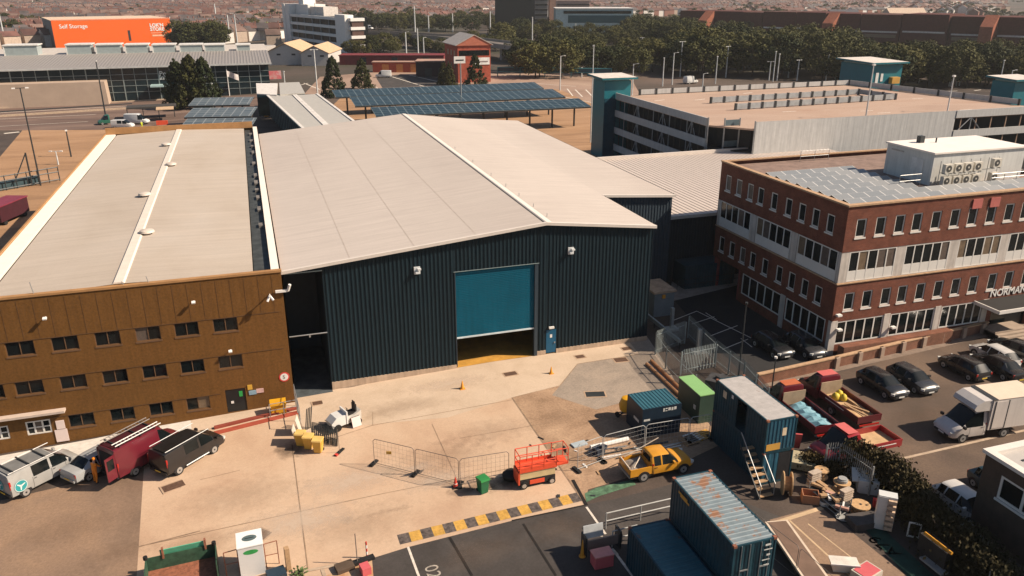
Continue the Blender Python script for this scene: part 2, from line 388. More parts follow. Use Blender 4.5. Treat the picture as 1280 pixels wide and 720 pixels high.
sheet('green_lane', [(1075,655),(1092,650),(1210,760),(1170,760)], mat('green_lane_shade_tint', (0.010,0.045,0.032), 0.85, var=0.4, scale=1.5), 0.021)  # green darkened in colour for the shade of the hedge
def ground_text(s, p, d, size, lift=0.028, m=ROADLINE, sx=1.0):
    p = at(*p); q = at(*d); X = Vector((q.x-p.x, q.y-p.y, 0)).normalized(); Y = Vector((-X.y, X.x, 0))
    o = text(s, size, m, None, frame_M((p.x, p.y, gz(p.x)+lift), X, Y), 'road_marking', 0.001, sx=sx, bold=0.0); struct(o)
    for v in o.data.vertices: v.co.z = gz(v.co.x)+lift      # drape it over the fall of the yard
    return o
ground_text('02', (530,709), (539,733), 1.1)
ground_text('A', (752,658), (735,663), 1.3)
ground_text('A79', (1128,693), (1100,673), 1.1, m=mat('shade_dimmed_road_paint', (0.22,0.21,0.19), .85, var=.4, scale=5))  # letters dimmed in colour to sit in the lane's painted shade
# manhole covers and drains
MHOLE = mat('rusty_cast_iron', (0.10,0.055,0.035), 0.7, var=0.3, scale=6); MFRAME = mat('manhole_frame', (0.40,0.28,0.19), 0.85)
for n, (px, py, w, l, ang, lab) in enumerate([
    (217,608,1.35,.75,0.35,'long rusty drain cover in concrete beside the black van'), (327,668.5,.85,.85,0.8,'rusty diamond shaped cover above the white unit'),
    (397,504,.75,.55,0.05,'small brown cover near the dark recess'), (638,467.5,1.05,.6,0.05,'grey drain grate in front of the roller door'),
    (725,446,.75,.55,0.0,'rusty cover nearest the blue door'), (783,436,.75,.55,0.0,'rusty cover at the corner of the fresh concrete'),
    (776,450,1.1,.75,-.1,'grey cover in a pale frame on hardcore'), (744,493,1.5,.8,-.25,'dark cover in a pale frame on the hardcore edge'),
    (1259,566,1.3,1.3,0.2,'square tan cover in the car park lane')]):
    p = at(px, py); t = thing('manhole_cover', lab, 'manhole', (p.x, p.y, gz(p.x)), ang, 'manhole covers')
    MB().box(-w/2-.12, w/2+.12, -l/2-.12, l/2+.12, 0, .022).build('frame', MFRAME, t)
    MB().box(-w/2, w/2, -l/2, l/2, 0, .032).build('lid', MHOLE if n < 7 else (DARK if n == 7 else MFRAME), t)
# red kerb in front of the brown block
kb = thing('kerb', 'low red painted kerb on the concrete in front of the brown block', 'kerb')
b = MB(); b2 = MB()
for p, q, bb, ww in (((268,542),(372,516),b,.55), ((268,536),(372,511),b2,.3)):
    a, e = at(*p), at(*q); dd = (e-a).normalized(); nn = Vector((-dd.y, dd.x, 0))*ww/2
    bb.prism([(v.x, v.y) for v in (a-nn, e-nn, e+nn, a+nn)], lambda v: gz(v[0]), lambda v, h=(.05 if bb is b else .18): gz(v[0])+h)
RED = mat('red_oxide', (0.33,0.065,0.035), 0.8, var=0.2, scale=2)
b.build('base', RED, kb); b2.build('upstand', mat('red_oxide_dark', (0.24,0.05,0.03), 0.8, var=0.2), kb)

# old oil, soot and washed patches on the concrete
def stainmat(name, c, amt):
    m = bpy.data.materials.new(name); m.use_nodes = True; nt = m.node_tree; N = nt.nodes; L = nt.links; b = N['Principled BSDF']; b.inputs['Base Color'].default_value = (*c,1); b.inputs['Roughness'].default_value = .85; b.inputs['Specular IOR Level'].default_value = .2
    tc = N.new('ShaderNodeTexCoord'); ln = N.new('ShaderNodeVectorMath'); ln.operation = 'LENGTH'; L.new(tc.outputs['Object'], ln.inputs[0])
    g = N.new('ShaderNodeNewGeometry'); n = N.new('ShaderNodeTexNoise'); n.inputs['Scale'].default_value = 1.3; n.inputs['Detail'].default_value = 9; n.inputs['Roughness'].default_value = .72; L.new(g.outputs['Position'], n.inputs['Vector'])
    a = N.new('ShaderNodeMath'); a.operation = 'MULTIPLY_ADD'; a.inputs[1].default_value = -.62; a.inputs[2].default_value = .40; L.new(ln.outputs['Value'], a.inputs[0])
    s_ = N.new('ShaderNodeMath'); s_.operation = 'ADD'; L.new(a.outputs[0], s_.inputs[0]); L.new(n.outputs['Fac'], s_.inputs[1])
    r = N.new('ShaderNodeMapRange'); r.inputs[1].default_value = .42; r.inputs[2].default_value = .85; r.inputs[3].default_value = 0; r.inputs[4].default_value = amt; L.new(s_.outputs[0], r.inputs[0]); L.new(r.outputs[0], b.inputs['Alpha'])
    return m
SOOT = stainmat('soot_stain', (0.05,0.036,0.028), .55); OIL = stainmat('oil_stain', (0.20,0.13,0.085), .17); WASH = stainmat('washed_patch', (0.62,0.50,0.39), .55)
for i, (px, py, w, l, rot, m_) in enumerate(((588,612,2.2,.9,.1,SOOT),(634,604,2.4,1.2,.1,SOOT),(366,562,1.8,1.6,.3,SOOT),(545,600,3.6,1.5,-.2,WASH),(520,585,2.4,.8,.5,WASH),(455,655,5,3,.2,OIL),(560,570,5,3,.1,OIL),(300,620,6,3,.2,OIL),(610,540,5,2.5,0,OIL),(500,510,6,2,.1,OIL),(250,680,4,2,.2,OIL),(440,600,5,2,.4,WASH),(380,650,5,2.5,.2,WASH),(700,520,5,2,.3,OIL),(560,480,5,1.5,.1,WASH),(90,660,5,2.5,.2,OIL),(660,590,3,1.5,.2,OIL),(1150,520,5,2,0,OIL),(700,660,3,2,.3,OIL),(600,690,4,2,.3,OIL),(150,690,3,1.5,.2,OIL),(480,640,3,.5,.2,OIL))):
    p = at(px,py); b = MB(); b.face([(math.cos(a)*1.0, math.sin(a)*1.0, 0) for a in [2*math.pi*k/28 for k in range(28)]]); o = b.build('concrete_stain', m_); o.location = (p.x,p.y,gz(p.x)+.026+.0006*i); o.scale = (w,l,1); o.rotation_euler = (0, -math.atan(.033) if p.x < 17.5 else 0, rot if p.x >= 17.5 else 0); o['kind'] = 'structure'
# ------------------------------------------------------------------ windows
FRAMEW = mat('white_window_frame', (0.66, 0.63, 0.58), 0.5, var=0.05)
BLIND = mat('tan_blind_behind_glass', (0.16, 0.115, 0.075), 0.3, var=0.25, scale=3)
BLIND2 = mat('grey_blind_behind_glass', (0.11, 0.085, 0.07), 0.3, var=0.25, scale=3)
BROWNF = mat('brown_window_frame', (0.13, 0.07, 0.035), 0.6)
def window(root, O, U, N, h, fw=0.07, cols=1, rows=1, fm=None, sill=0.0, depth=0.12, panes=None, spandrel=0.0, name='window'):
    """frame with mullions (a part); its glass and sill are sub-parts"""
    O, U, N = Vector(O), Vector(U), Vector(N); u0, u1, z0, z1 = h; fm = fm or FRAMEW; Z = Vector((0,0,1))
    M = Matrix.Identity(4)
    for i in range(3): M[i][0], M[i][1], M[i][2], M[i][3] = U[i], N[i], Z[i], O[i]
    b = MB(); b.M = M; d0, d1 = -depth+.03, -depth+.075
    b.box(u0, u0+fw, d0, d1, z0, z1).box(u1-fw, u1, d0, d1, z0, z1).box(u0+fw, u1-fw, d0, d1, z0, z0+fw).box(u0+fw, u1-fw, d0, d1, z1-fw, z1)
    zs = z0
    if spandrel:
        zs = z0+spandrel; b.box(u0+fw, u1-fw, d0, d1-.015, z0+fw, zs)
    for c in range(1, cols):
        x = u0+(u1-u0)*c/cols; b.box(x-fw*.55, x+fw*.55, d0, d1-.004, z0+fw, z1-fw)
    for r in range(1, rows):
        z = zs+(z1-zs)*r/rows; b.box(u0+fw, u1-fw, d0, d1-.008, z-fw*.4, z+fw*.4)
    w = b.build(name, fm, root)
    g = MB(); g.M = M; mats = [GLASS]
    for c in range(cols):
        a, e = u0+(u1-u0)*c/cols, u0+(u1-u0)*(c+1)/cols
        k = panes[c] if panes else 0; g.k = k
        if isinstance(k, int): g.box(a+.001, e-.001, -depth+.002, -depth+.025, max(zs, z0+.01), z1-.01)
    g.build('pane', [GLASS, BLIND, BLIND2] if panes else GLASS, w)
    if sill:
        s = MB(); s.M = M; s.box(u0-.06, u1+.06, -depth+.08, sill, z0-.13, z0-.003); s.build('sill', fm, w)
    return w
def floodlight(root, p, N, m=WHITE, s=1.0):
    p = Vector(p); N = Vector(N); b = MB(); b.tube(p, p+N*.45*s, .05*s, 6); b.obox(p+N*.55*s, (.42*s, .42*s, .16*s), rx=R(20))
    return b.build('wall_light', m, root)

# ------------------------------------------------------------------ brown office block (left)
BX0, BX1, BY, BYB, BZ = -19.9, 0.93, 58.0, 126.5, 10.33
CLADB = mat('brown_cladding', (0.155, 0.072, 0.019), 0.8, var=0.2, scale=6, streak=0.10, bump=0.2, spec=.2, dirt=.12)
ROOFT = mixmat('weathered_roof_sheet', [(0.3, (0.40,0.335,0.27)), (0.5, (0.445,0.38,0.315)), (0.7, (0.47,0.41,0.35))], 0.09, fine=0.04, stretch=(1,.6,1), bump=0)
bo = thing('office_block', 'low brown clad office block with three rows of dark windows and a pale shallow roof', 'building')
rows = []
for r, (zt, zb) in enumerate(((7.18, 6.12), (4.15, 3.12), (1.04, 0.02))):
    xa = [(-17.72, -15.95), (-14.9, -13.2), (-12.15, -10.5), (-9.5, -7.85), (-6.9, -5.25), (-4.25, -2.53)]
    if r == 1: xa = [(-20.0+.4, -18.4)] + [(-17.72, -15.95), (-14.9, -13.2), (-12.15, -10.5), (-9.5, -7.85), (-6.9, -5.25), (-4.25, -2.53)]
    if r == 2: xa = [(-14.9, -13.2), (-12.15, -10.5), (-9.5, -7.85), (-6.9, -5.25)]
    for a, e in xa: rows.append((a-BX0, e-BX0, zb, zt))
oW = [(-19.8-BX0+.2, -17.75-BX0-.5, -.05, .95)]
a, e = atY(31, 528, BY), atY(66, 540, BY); hW = (a.x-BX0, e.x-BX0, e.z, a.z)
a2, e2 = atY(-12, 535, BY), atY(13.5, 548, BY); hW2 = (max(.1, a2.x-BX0), e2.x-BX0, e2.z, a2.z)
d0, d1 = atY(281, 488, BY), atY(310, 514, BY); hD = (d0.x-BX0, d1.x-BX0, -.62, d0.z)
wl_ = MB(); wl_.facade((BX0, BY, 0), (1,0,0), (0,-1,0), BX1-BX0, -2.0, BZ, rows+[hW, hW2, hD], 0.14)
wl_.face([(BX0,BY,-2),(BX0,BYB,-2),(BX0,BYB,BZ),(BX0,BY,BZ)]); wl_.face([(BX1,BY,-2),(BX1,BY,BZ),(BX1,BYB,BZ),(BX1,BYB,-2)]); wl_.face([(BX0,BYB,-2),(BX1,BYB,-2),(BX1,BYB,BZ),(BX0,BYB,BZ)])
wl_.build('wall', CLADB, bo)
seam = MB()                                                  # vertical sheet joints and the string courses over the windows
x = BX0+.5
while x < BX1-.2:
    seam.box(x-.012, x+.012, BY-.012, BY-.002, 7.25, BZ-.2); x += .98
for zt in (7.2, 4.17, 1.06): seam.box(BX0+.05 if zt > 2 else -16.4, BX1-.4 if zt > 2 else -4.4, BY-.028, BY-.002, zt, zt+.035)
seam.build('cladding_joint', mat('cladding_joint', (0.10,0.05,0.02), 0.8), bo)
rw = random.Random(9)
for h in rows: window(bo, (BX0,BY,0), (1,0,0), (0,-1,0), h, fw=.05, cols=2, fm=BROWNF, sill=.03, depth=.14, panes=[rw.choice((0,0,0,0,0,0,2)),rw.choice((0,0,0,0,0,0,1))])
window(bo, (BX0,BY,0), (1,0,0), (0,-1,0), hW, fw=.10, cols=3, rows=2, depth=.10, panes=[0,2,0]); window(bo, (BX0,BY,0), (1,0,0), (0,-1,0), hW2, fw=.10, cols=2, rows=2, depth=.10)
dr = MB().box(d0.x+.02, d1.x-.02, BY+.06, BY+.11, -.62, d0.z-.02).build('door', mat('black_door', (0.012,0.014,0.016), 0.35), bo)
MB().box(-3.1, -2.85, BY+.03, BY+.055, .6, 1.05).build('door_sign', mat('green_exit_sign', (0.03,0.35,0.08), 0.5), dr)
each('notice', WHITE, dr, [(-3.75, -3.55, BY+.03, BY+.055, .1, .3),(-2.6, -2.4, BY+.03, BY+.055, .35, .5)])
rf = MB(); RX = -10.05; zr = BZ+.22
for x0, x1, za, zb in ((BX0+1.55, RX, BZ-.12, zr), (RX, BX1-1.95, zr, BZ-.05)):
    rf.face([(x0,BY+.35,za),(x1,BY+.35,zb),(x1,BYB-.3,zb),(x0,BYB-.3,za)])
rf.build('roof', ROOFT, bo)
MB().extr([(RX-.42,zr-.02),(RX-.3,zr+.10),(RX+.3,zr+.10),(RX+.42,zr-.02)], 'y', BY+.36, BYB-.32).build('ridge_cap', mat('pale_ridge_cap', (0.66,0.585,0.50), 0.6, var=0.06), bo)
PAR = mat('pale_gutter_lining', (0.80,0.74,0.65), 0.6, var=0.04)
g = MB(); g.box(BX0+.13, BX0+1.35, BY+.36, BYB, BZ-.25, BZ-.02); g.build('roof_gutter', PAR, bo)
cp = MB(); cp.box(BX0-.06, BX1+.05, BY-.07, BY+.34, BZ, BZ+.16).box(BX0-.06, BX0+.12, BY+.34, BYB, BZ, BZ+.14).box(BX0+.12, BX1-.7, BYB-.22, BYB+.05, BZ, BZ+.9)
cp.build('parapet', mat('tan_coping', (0.36,0.19,0.075), 0.7, var=0.15), bo)
MB().box(BX1-1.9, BX1-.72, BY+.36, BYB-.3, BZ-.6, BZ-.30).build('valley_gutter', mat('dark_gutter', (0.05,0.055,0.055), 0.6, var=0.4, spec=.2), bo)
MB().box(BX1-.68, BX1-.1, BY+.36, BYB, BZ-.5, BZ+.10).build('gutter_capping', PAR, bo)
clut = MB(); yy = 72
while yy < 122: clut.obox((BX1-1.0, yy, BZ-.2), (.35+.3*rnd.random(), .8+rnd.random(), .25)); yy += 3.2+4*rnd.random()
clut.build('gutter_clips', mat('pale_debris', (0.16,0.145,0.13), 0.8, var=0.4), bo)
for px, py in ((57, 396), (242, 376), (288, 437)):
    p = atY(px, py, BY); floodlight(bo, (p.x, BY, p.z), (0,-1,0), s=.6)
p = atY(337, 368, BY)
b = MB(); b.tube((p.x,BY,p.z),(p.x,BY-.7,p.z+.1),.05,6)
for dx, dz in ((-.22,-.25),(.22,-.2),(0,.15)): b.tube((p.x,BY-.6,p.z+.1),(p.x+dx,BY-.8,p.z+dz),.09,8)
b.build('security_camera', WHITE, bo)
p = atY(352, 363, BY); b = MB(); b.box(p.x-.45,p.x+.45,BY-.25,BY-.1,p.z-.08,p.z+.1); b.tube((p.x+.45,BY-.18,p.z),(p.x+.62,BY-.3,p.z+.5),.11,8); b.build('security_camera', WHITE, bo)
for k, (px, py) in enumerate(((94,470),(60,352))): pass
for px, py, q in ((40,349,.9),(187,352,.5),(157,361,.3)):     # short rods on the roof edge
    p = atY(px, py+8, BY+.2); MB().tube((p.x,BY+.2,BZ+.1),(p.x-.1,BY+.2,BZ+.1+q),.03,5).build('roof_rod', STEEL, bo)
for k, (px, py) in enumerate(((184,292),(214,207),(181,245),(208,182))):
    p = atz(px, py, zr); v = thing('roof_vent', ['low domed vent beside the ridge nearest the front edge','low domed vent beside the ridge second from the far end','low domed vent left of the ridge, second from the front','low domed vent beside the ridge at the far end'][k], 'vent', (p.x, p.y, zr-.05), 0, 'vents along the ridge of the brown block')
    MB().lathe([(.28,-.2),(.28,.18),(.62,.2),(.55,.36),(.2,.46)], 14).build('cowl', mat('pale_cowl', (0.55,0.48,0.41), 0.5), v, smooth=True)
    MB().lathe([(.40,-.1),(.40,.03)], 12).build('flashing', DARK, v)
# canopy strip and notice boards by the left windows
a, e = atY(-20, 522, BY), atY(82, 509.5, BY)
MB().box(BX0, e.x, BY-.55, BY-.005, e.z-.15, e.z+.02).build('canopy', mat('pinkish_canopy_flashing', (0.52,0.42,0.35), 0.7, var=0.15), bo)
for (x0,y0,x1,y1) in ((69,525.5,82,535),(68,537,87,550)):
    a, e = atY(x0,y0,BY), atY(x1,y1,BY); MB().box(a.x, e.x, BY-.06, BY-.005, e.z, a.z-.05).build('notice_board', mat('pink_white_board', (0.68,0.56,0.52), 0.6, var=0.06), bo)
# signs on the right end
p = atY(355.3, 471, BY); b = MB(); b.tube((p.x,BY-.005,p.z),(p.x,BY-.03,p.z),.40,24); s5 = b.build('speed_sign', mat('red_sign', (0.55,0.05,0.04), 0.5), bo)
MB().tube((p.x,BY-.031,p.z),(p.x,BY-.036,p.z),.30,24).build('sign_face', WHITE, s5)
text('5', .42, DARK, s5, frame_M((p.x-.13,BY-.04,p.z-.15),(1,0,0),(0,0,1)), extr=.003)
a, e = atY(311,490,BY), atY(330,491,BY)
MB().box(a.x, (a.x+e.x)/2, BY-.05, BY-.005, a.z-.25, a.z+.1).build('blue_sign', mat('blue_grey_sign', (0.25,0.38,0.46), 0.5), bo)
MB().box((a.x+e.x)/2+.01, e.x, BY-.05, BY-.005, a.z-.18, a.z+.17).build('pink_sign', mat('pink_sign', (0.65,0.42,0.38), 0.5), bo)
MB().box(a.x-.05, a.x+.3, BY-.05, BY-.005, a.z+.2, a.z+.6).build('yellow_sign', mat('yellow_sign', (0.6,0.35,0.05), 0.5), bo)

# ------------------------------------------------------------------ big warehouse
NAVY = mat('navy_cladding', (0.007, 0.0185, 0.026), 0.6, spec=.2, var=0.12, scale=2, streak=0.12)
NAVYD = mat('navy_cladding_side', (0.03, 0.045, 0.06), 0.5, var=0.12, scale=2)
SROOF = mixmat('pale_warehouse_roof', [(0.3, (0.46,0.40,0.355)), (0.5, (0.50,0.44,0.39)), (0.75, (0.53,0.465,0.415))], 0.07, fine=0.025, stretch=(1,.35,1), bump=0)
TRIM = mat('pale_roof_trim', (0.62,0.56,0.50), 0.5, var=0.05)
TEAL = mat('teal_door', (0.001, 0.078, 0.128), 0.6, var=0.1, scale=.5, spec=.15, streak=.12)
SY = 59.0; XE, XR, XN, XM = 1.05, 22.1, 32.2, 40.35; ZE, ZR_, ZN, ZM = 10.12, 12.05, 10.87, 10.25; SYN, SYB = 70.3, 121.3
wh = thing('warehouse', 'large navy ribbed warehouse with pale low pitched roof and teal roller door', 'building')
rl = lambda x: ZE+(ZR_-ZE)*(x-XE)/(XR-XE) if x < XR else ZR_+(ZN-ZR_)*(x-XR)/(XN-XR)
f = MB()
def seg(x0, x1, z0, z1=None, zz=None):
    f.rib((x0, SY, 0), (1,0,0), (0,0,1), (0,-1,0), x1-x0, z0, (lambda u: rl(x0+u)-.03) if z1 is None else z1, .33, .045)
RDx0, RDx1, RDt = 14.35, 21.5, 8.5; PDx0, PDx1 = 22.33, 23.27
seg(XE+.1, 3.95, 9.80); seg(3.95, RDx0, .24); seg(RDx0, RDx1, RDt); seg(RDx1, PDx0, .42); seg(PDx0, PDx1, 2.32); seg(PDx1, XN-.1, .42)
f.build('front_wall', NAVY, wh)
w = MB()
w.face([(XE,SY,-1),(XE,SYB,-1),(XE,SYB,ZE),(XE,SY,ZE)])
w.rib((XN-.1,SY,0),(0,1,0),(0,0,1),(1,0,0),SYN-SY,0,ZN-.05,.33,.04)
w.rib((XN-.1,SYN,0),(1,0,0),(0,0,1),(0,-1,0),XM-XN-.1,0,lambda u: ZN-.08+(ZM-ZN)*u/(XM-XN),.33,.04)
w.face([(XM-.2,SYN,0),(XM-.2,SYB,0),(XM-.2,SYB,ZM-.05),(XM-.2,SYN,ZM-.05)])
w.face([(XE,SYB-.1,-1),(XM-.2,SYB-.1,-1),(XM-.2,SYB-.1,ZM-.1),(XR,SYB-.1,ZR_-.05),(XE,SYB-.1,ZE-.05)])
# open recess at the left end and the inside of the roller door
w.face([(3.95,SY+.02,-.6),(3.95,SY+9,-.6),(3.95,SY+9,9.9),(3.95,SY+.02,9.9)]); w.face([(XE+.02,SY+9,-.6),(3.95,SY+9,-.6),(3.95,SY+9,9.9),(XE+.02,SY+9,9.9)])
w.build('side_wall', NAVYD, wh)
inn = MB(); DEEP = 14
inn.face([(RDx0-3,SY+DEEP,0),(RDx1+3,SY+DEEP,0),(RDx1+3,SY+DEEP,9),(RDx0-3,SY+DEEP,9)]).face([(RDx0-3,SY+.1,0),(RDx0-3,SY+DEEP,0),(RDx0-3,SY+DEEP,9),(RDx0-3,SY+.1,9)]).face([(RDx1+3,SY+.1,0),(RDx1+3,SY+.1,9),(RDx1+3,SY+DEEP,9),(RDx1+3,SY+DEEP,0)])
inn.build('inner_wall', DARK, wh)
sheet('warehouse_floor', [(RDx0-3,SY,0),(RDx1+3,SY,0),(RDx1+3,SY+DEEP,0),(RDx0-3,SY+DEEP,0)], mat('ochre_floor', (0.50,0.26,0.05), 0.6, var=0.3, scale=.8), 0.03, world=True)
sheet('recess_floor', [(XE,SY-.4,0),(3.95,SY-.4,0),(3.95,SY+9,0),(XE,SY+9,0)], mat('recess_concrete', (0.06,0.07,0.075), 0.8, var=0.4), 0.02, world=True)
each('plinth', mat('concrete_plinth', (0.44,0.33,0.24), 0.85, var=0.12, streak=0.2), wh, [(3.96, RDx0-.02, SY-.06, SY+.2, -1.0, .24),(RDx1+.02, PDx0-.02, SY-.06, SY+.2, -.5, .42),(PDx1+.02, XN-.1, SY-.06, SY+.2, -.5, .42)])
rd = MB(); z = 2.68
while z < RDt-.02:
    rd.extr([(SY+.10,z),(SY+.085,z+.07),(SY+.10,z+.145),(SY+.13,z+.145),(SY+.13,z)], 'x', RDx0+.05, RDx1-.27); z += .15
rdo = rd.build('roller_door', TEAL, wh)
MB().box(RDx0+.05, RDx1-.27, SY+.03, SY+.14, 2.55, 2.68).build('bottom_bar', mat('pale_door_bar', (0.55,0.62,0.64), 0.4), rdo)
dd = MB(); dd.box(RDx0-.02,RDx0+.05,SY-.06,SY+.3,.02,RDt).box(RDx1-.26,RDx1+.02,SY-.06,SY+.3,.02,RDt).box(RDx0-.02,RDx1+.02,SY-.065,SY-.048,RDt,RDt+.05); dd.build('door_jamb', NAVYD, wh)
MB().box(RDx0-.1,RDx1+.1,SY-.09,SY-.067,RDt+.0,RDt+.05).build('door_flashing', mat('grey_flashing', (0.22,0.28,0.28), 0.5), wh)
MB().box(XE+.1, 3.96, SY-.09, SY-.05, 9.76, 9.84).build('recess_flashing', mat('grey_flashing', (0.22,0.28,0.28), 0.5), wh)
MB().tube((XE,SY-.02,4.62),(3.95,SY-.02,4.62),.05,6).obox((2.6,SY-.02,4.5),(.12,.12,.2)).build('recess_rail', STEEL, wh)
pdr = MB().box(PDx0+.02,PDx1-.02,SY-.02,SY+.06,.12,2.28).build('personnel_door', mat('blue_door', (0.006,0.085,0.17), 0.4, var=0.05), wh)
MB().box(PDx1-.2,PDx1-.1,SY-.09,SY-.02,1.0,1.12).build('handle', STEEL, pdr); MB().box(PDx0+.36,PDx0+.56,SY-.035,SY-.02,1.55,1.85).build('notice', WHITE, pdr)
MB().box(PDx0+.22,PDx0+.68,SY-.22,SY-.05,2.45,2.62).build('door_light', WHITE, wh)
for px, py in ((521, 337.5), (713, 313)):
    p = atY(px, py, SY); b = MB(); b.box(p.x-.25,p.x+.25,SY-.16,SY-.05,p.z-.3,p.z+.3); b.box(p.x-.18,p.x+.1,SY-.42,SY-.16,p.z-.2,p.z-.05); b.box(p.x+.0,p.x+.28,SY-.4,SY-.16,p.z+.08,p.z+.2); b.build('wall_light', mat('grey_white_lamp', (0.6,0.62,0.62), 0.5), wh)
roof = MB(); ov = .35
def RP(x, y, dz=0.0):
    z = rl(x) if x <= XN else ZN+(ZM-ZN)*(x-XN)/(XM-XN); return (x, y, z+dz)
roof.face([RP(XE-.1,SY-ov), RP(XR,SY-ov), RP(XR,SYB+.2), RP(XE-.1,SYB+.2)])
roof.face([RP(XR,SY-ov), RP(XN,SY-ov), RP(XN,SYB+.2), RP(XR,SYB+.2)])
roof.face([RP(XN,SYN-ov), RP(XM,SYN-ov), RP(XM,SYB-.4), RP(XN,SYB+.2)])
roof.build('roof', SROOF, wh)
SEAM = mat('roof_lap', (0.43,0.365,0.31), 0.6, var=0.15)
for k in (.24,.48,.72):
    x = XE+(XR-XE)*k; sm = MB(); sm.face([RP(x-.035,SY,.006), RP(x+.035,SY,.006), RP(x+.035,SYB-2,.006), RP(x-.035,SYB-2,.006)]); sm.build('roof_seam', SEAM, wh)
rc = MB(); rc.extr([(XR-.10,ZR_-.005),(XR,ZR_+.05),(XR+.5,ZR_-.02),(XR+.5,ZR_-.05)], 'y', SY-ov, SYB+.2); rc.build('ridge_cap', mat('pale_ridge', (0.72,0.65,0.58), 0.5, var=0.03), wh)
MB().face([RP(XR-.22,SY-ov,.012), RP(XR-.10,SY-ov,.012), RP(XR-.10,SYB,.012), RP(XR-.22,SYB,.012)]).build('ridge_gap', mat('ridge_dark_gap', (0.05,0.045,0.04), 0.8), wh)
for xa, xb, yy in ((XE-.1,XR,SY-ov),(XR,XN,SY-ov),(XN,XM,SYN-ov)):
    za, zb = RP(xa,0)[2], RP(xb,0)[2]; tr = MB()
    tr.quads([(xa,yy-.04,za-.22),(xb,yy-.04,zb-.22),(xb,yy-.04,zb+.02),(xa,yy-.04,za+.02),(xa,yy+.16,za+.04),(xb,yy+.16,zb+.04),(xa,yy+.2,za-.22),(xb,yy+.2,zb-.22)], [(0,1,2,3),(3,2,5,4),(0,6,7,1)]); tr.build('roof_trim', TRIM, wh)
for x, y0, y1 in ((XN, SY-ov, SYN-ov), (XM, SYN-ov, SYB-.4)):     # profiled sheet ends along the right eaves
    MB().rib((x+.03, y0, RP(x,0)[2]-.12), (0,1,0), (0,0,1), (1,0,0), y1-y0, 0, .115, .42, .09).build('eaves_filler', mat('dark_eaves', (0.08,0.065,0.055), 0.7), wh)
MB().box(XE-.45, XE-.12, SY-ov, SYB, ZE-.35, ZE-.22).build('eaves_gutter', mat('dark_gutter', (0.05,0.055,0.055), 0.6, var=0.4, spec=.2), wh)
for y in (60.6,64,68,72,77,84,92): MB().tube((XR+.75,y,ZR_-.1),(XR+.75,y,ZR_+.22),.03,5).build('roof_anchor', STEEL, wh)

# ------------------------------------------------------------------ annex with ribbed roof between the warehouse and the brick office
AX0, AX1, AY0, AY1, AZ0, AZ1 = XM+.0, 82.0, 72.0, 101.0, 7.35, 7.35
an = thing('annex', 'lower warehouse annex with pale ribbed roof behind the red brick offices', 'building')
b = MB(); b.rib((AX0+.1,AY0,0),(1,0,0),(0,0,1),(0,-1,0),AX1-AX0,0,AZ0-.1,.33,.04); b.face([(AX1,AY0,0),(AX1,AY1,0),(AX1,AY1,AZ1),(AX1,AY0,AZ0)]); b.face([(AX0,AY1,0),(AX1,AY1,0),(AX1,AY1,AZ1),(AX0,AY1,AZ1)])
b.build('wall', mat('near_black_cladding', (0.018,0.026,0.032), 0.5, var=0.15), an)
b = MB(); b.rib((AX0+.05,AY0-.25,AZ0),(1,0,0),(0,1,0),(0,0,1),AX1-AX0,0,AY1-AY0+.3,.62,.055); b.build('roof', mat('pale_ribbed_roof', (0.57,0.49,0.43), 0.55, var=0.06), an)
MB().box(AX0+.05,AX1,AY0-.36,AY0-.26,AZ0-.2,AZ0+.12).build('gutter', mat('grey_gutter', (0.45,0.43,0.40), 0.5), an)
MB().box(AX0+.05,AX1,AY1+.06,AY1+.4,AZ1-.1,AZ1+.45).build('rear_parapet', TRIM, an)
b = MB(); b.rib((AX0+1.5,AY0-2.6,0),(1,0,0),(0,0,1),(0,-1,0),6,0,2.6,.33,.03); b.box(AX0+1.5,AX0+7.5,AY0-2.55,AY0-.05,0,2.55); b.build('lean_to', mat('teal_grey_lean_to', (0.02,0.05,0.065), 0.5), an)
p = atY(848, 327, AY0-.3); floodlight(an, (p.x, AY0, p.z), (0,-1,0), s=.5)

# ------------------------------------------------------------------ red brick office building (right)
BRICK = brickmat('red_brick', (0.175,0.050,0.028), (0.128,0.036,0.021), (0.19,0.11,0.08))
COPE = mat('tan_coping_stone', (0.42,0.27,0.16), 0.8, var=0.2, scale=3)
PIL = mat('pale_pilaster', (0.50,0.45,0.40), 0.8, var=0.12, streak=0.2)
KX, KY, KX1, KY1, KZ = 45.42, 51.1, 79.5, 70.05, 13.35
Z2B, Z2T, Z1B, ZG, ZGB = 6.72, 9.43, 6.60, 3.25, 0.98
br = thing('brick_office', 'three storey red brick offices with white window bands and flat solar roof', 'building')
def winpos(list_px, py, along):
    out = []
    for px in list_px: out.append((atY(px, py, KY).x-KX) if along == 'x' else (KY1-atX(px, py, KX).y))
    return out
fr1 = winpos([1070.6,1094.6,1118.2,1139.5,1163,1186,1207.5,1230,1252,1272], 283, 'x'); wW = 1.02
fr1 += [fr1[-1]+1.9*(k+1) for k in range(6)]
H1 = [(u, u+wW, 10.62, 12.22) for u in fr1 if u+wW < KX1-KX-.2]
fr2 = winpos([1055,1077,1100,1120,1142,1164,1185,1206,1229,1249,1270], 378, 'x'); fr2 += [fr2[-1]+1.9*(k+1) for k in range(5)]
H2 = [(u, u+wW, 4.12, 5.72) for u in fr2 if u+wW < KX1-KX-.2]
BAY = 5.78; nb = 5
HB2 = [(k*BAY+.85, (k+1)*BAY-.1, Z2B+.02, Z2T-.02) for k in range(nb)]; HB2 = [h for h in HB2 if h[1] < KX1-KX]
HG = [(.6, 5.55, ZGB, ZG-.1), (6.3, 11.2, ZGB, ZG-.1), (11.95, 16.7, ZGB, ZG-.1)]
DX0, DX1 = 18.0, 22.5                                        # entrance
b = MB(); Of = (KX,KY,0)
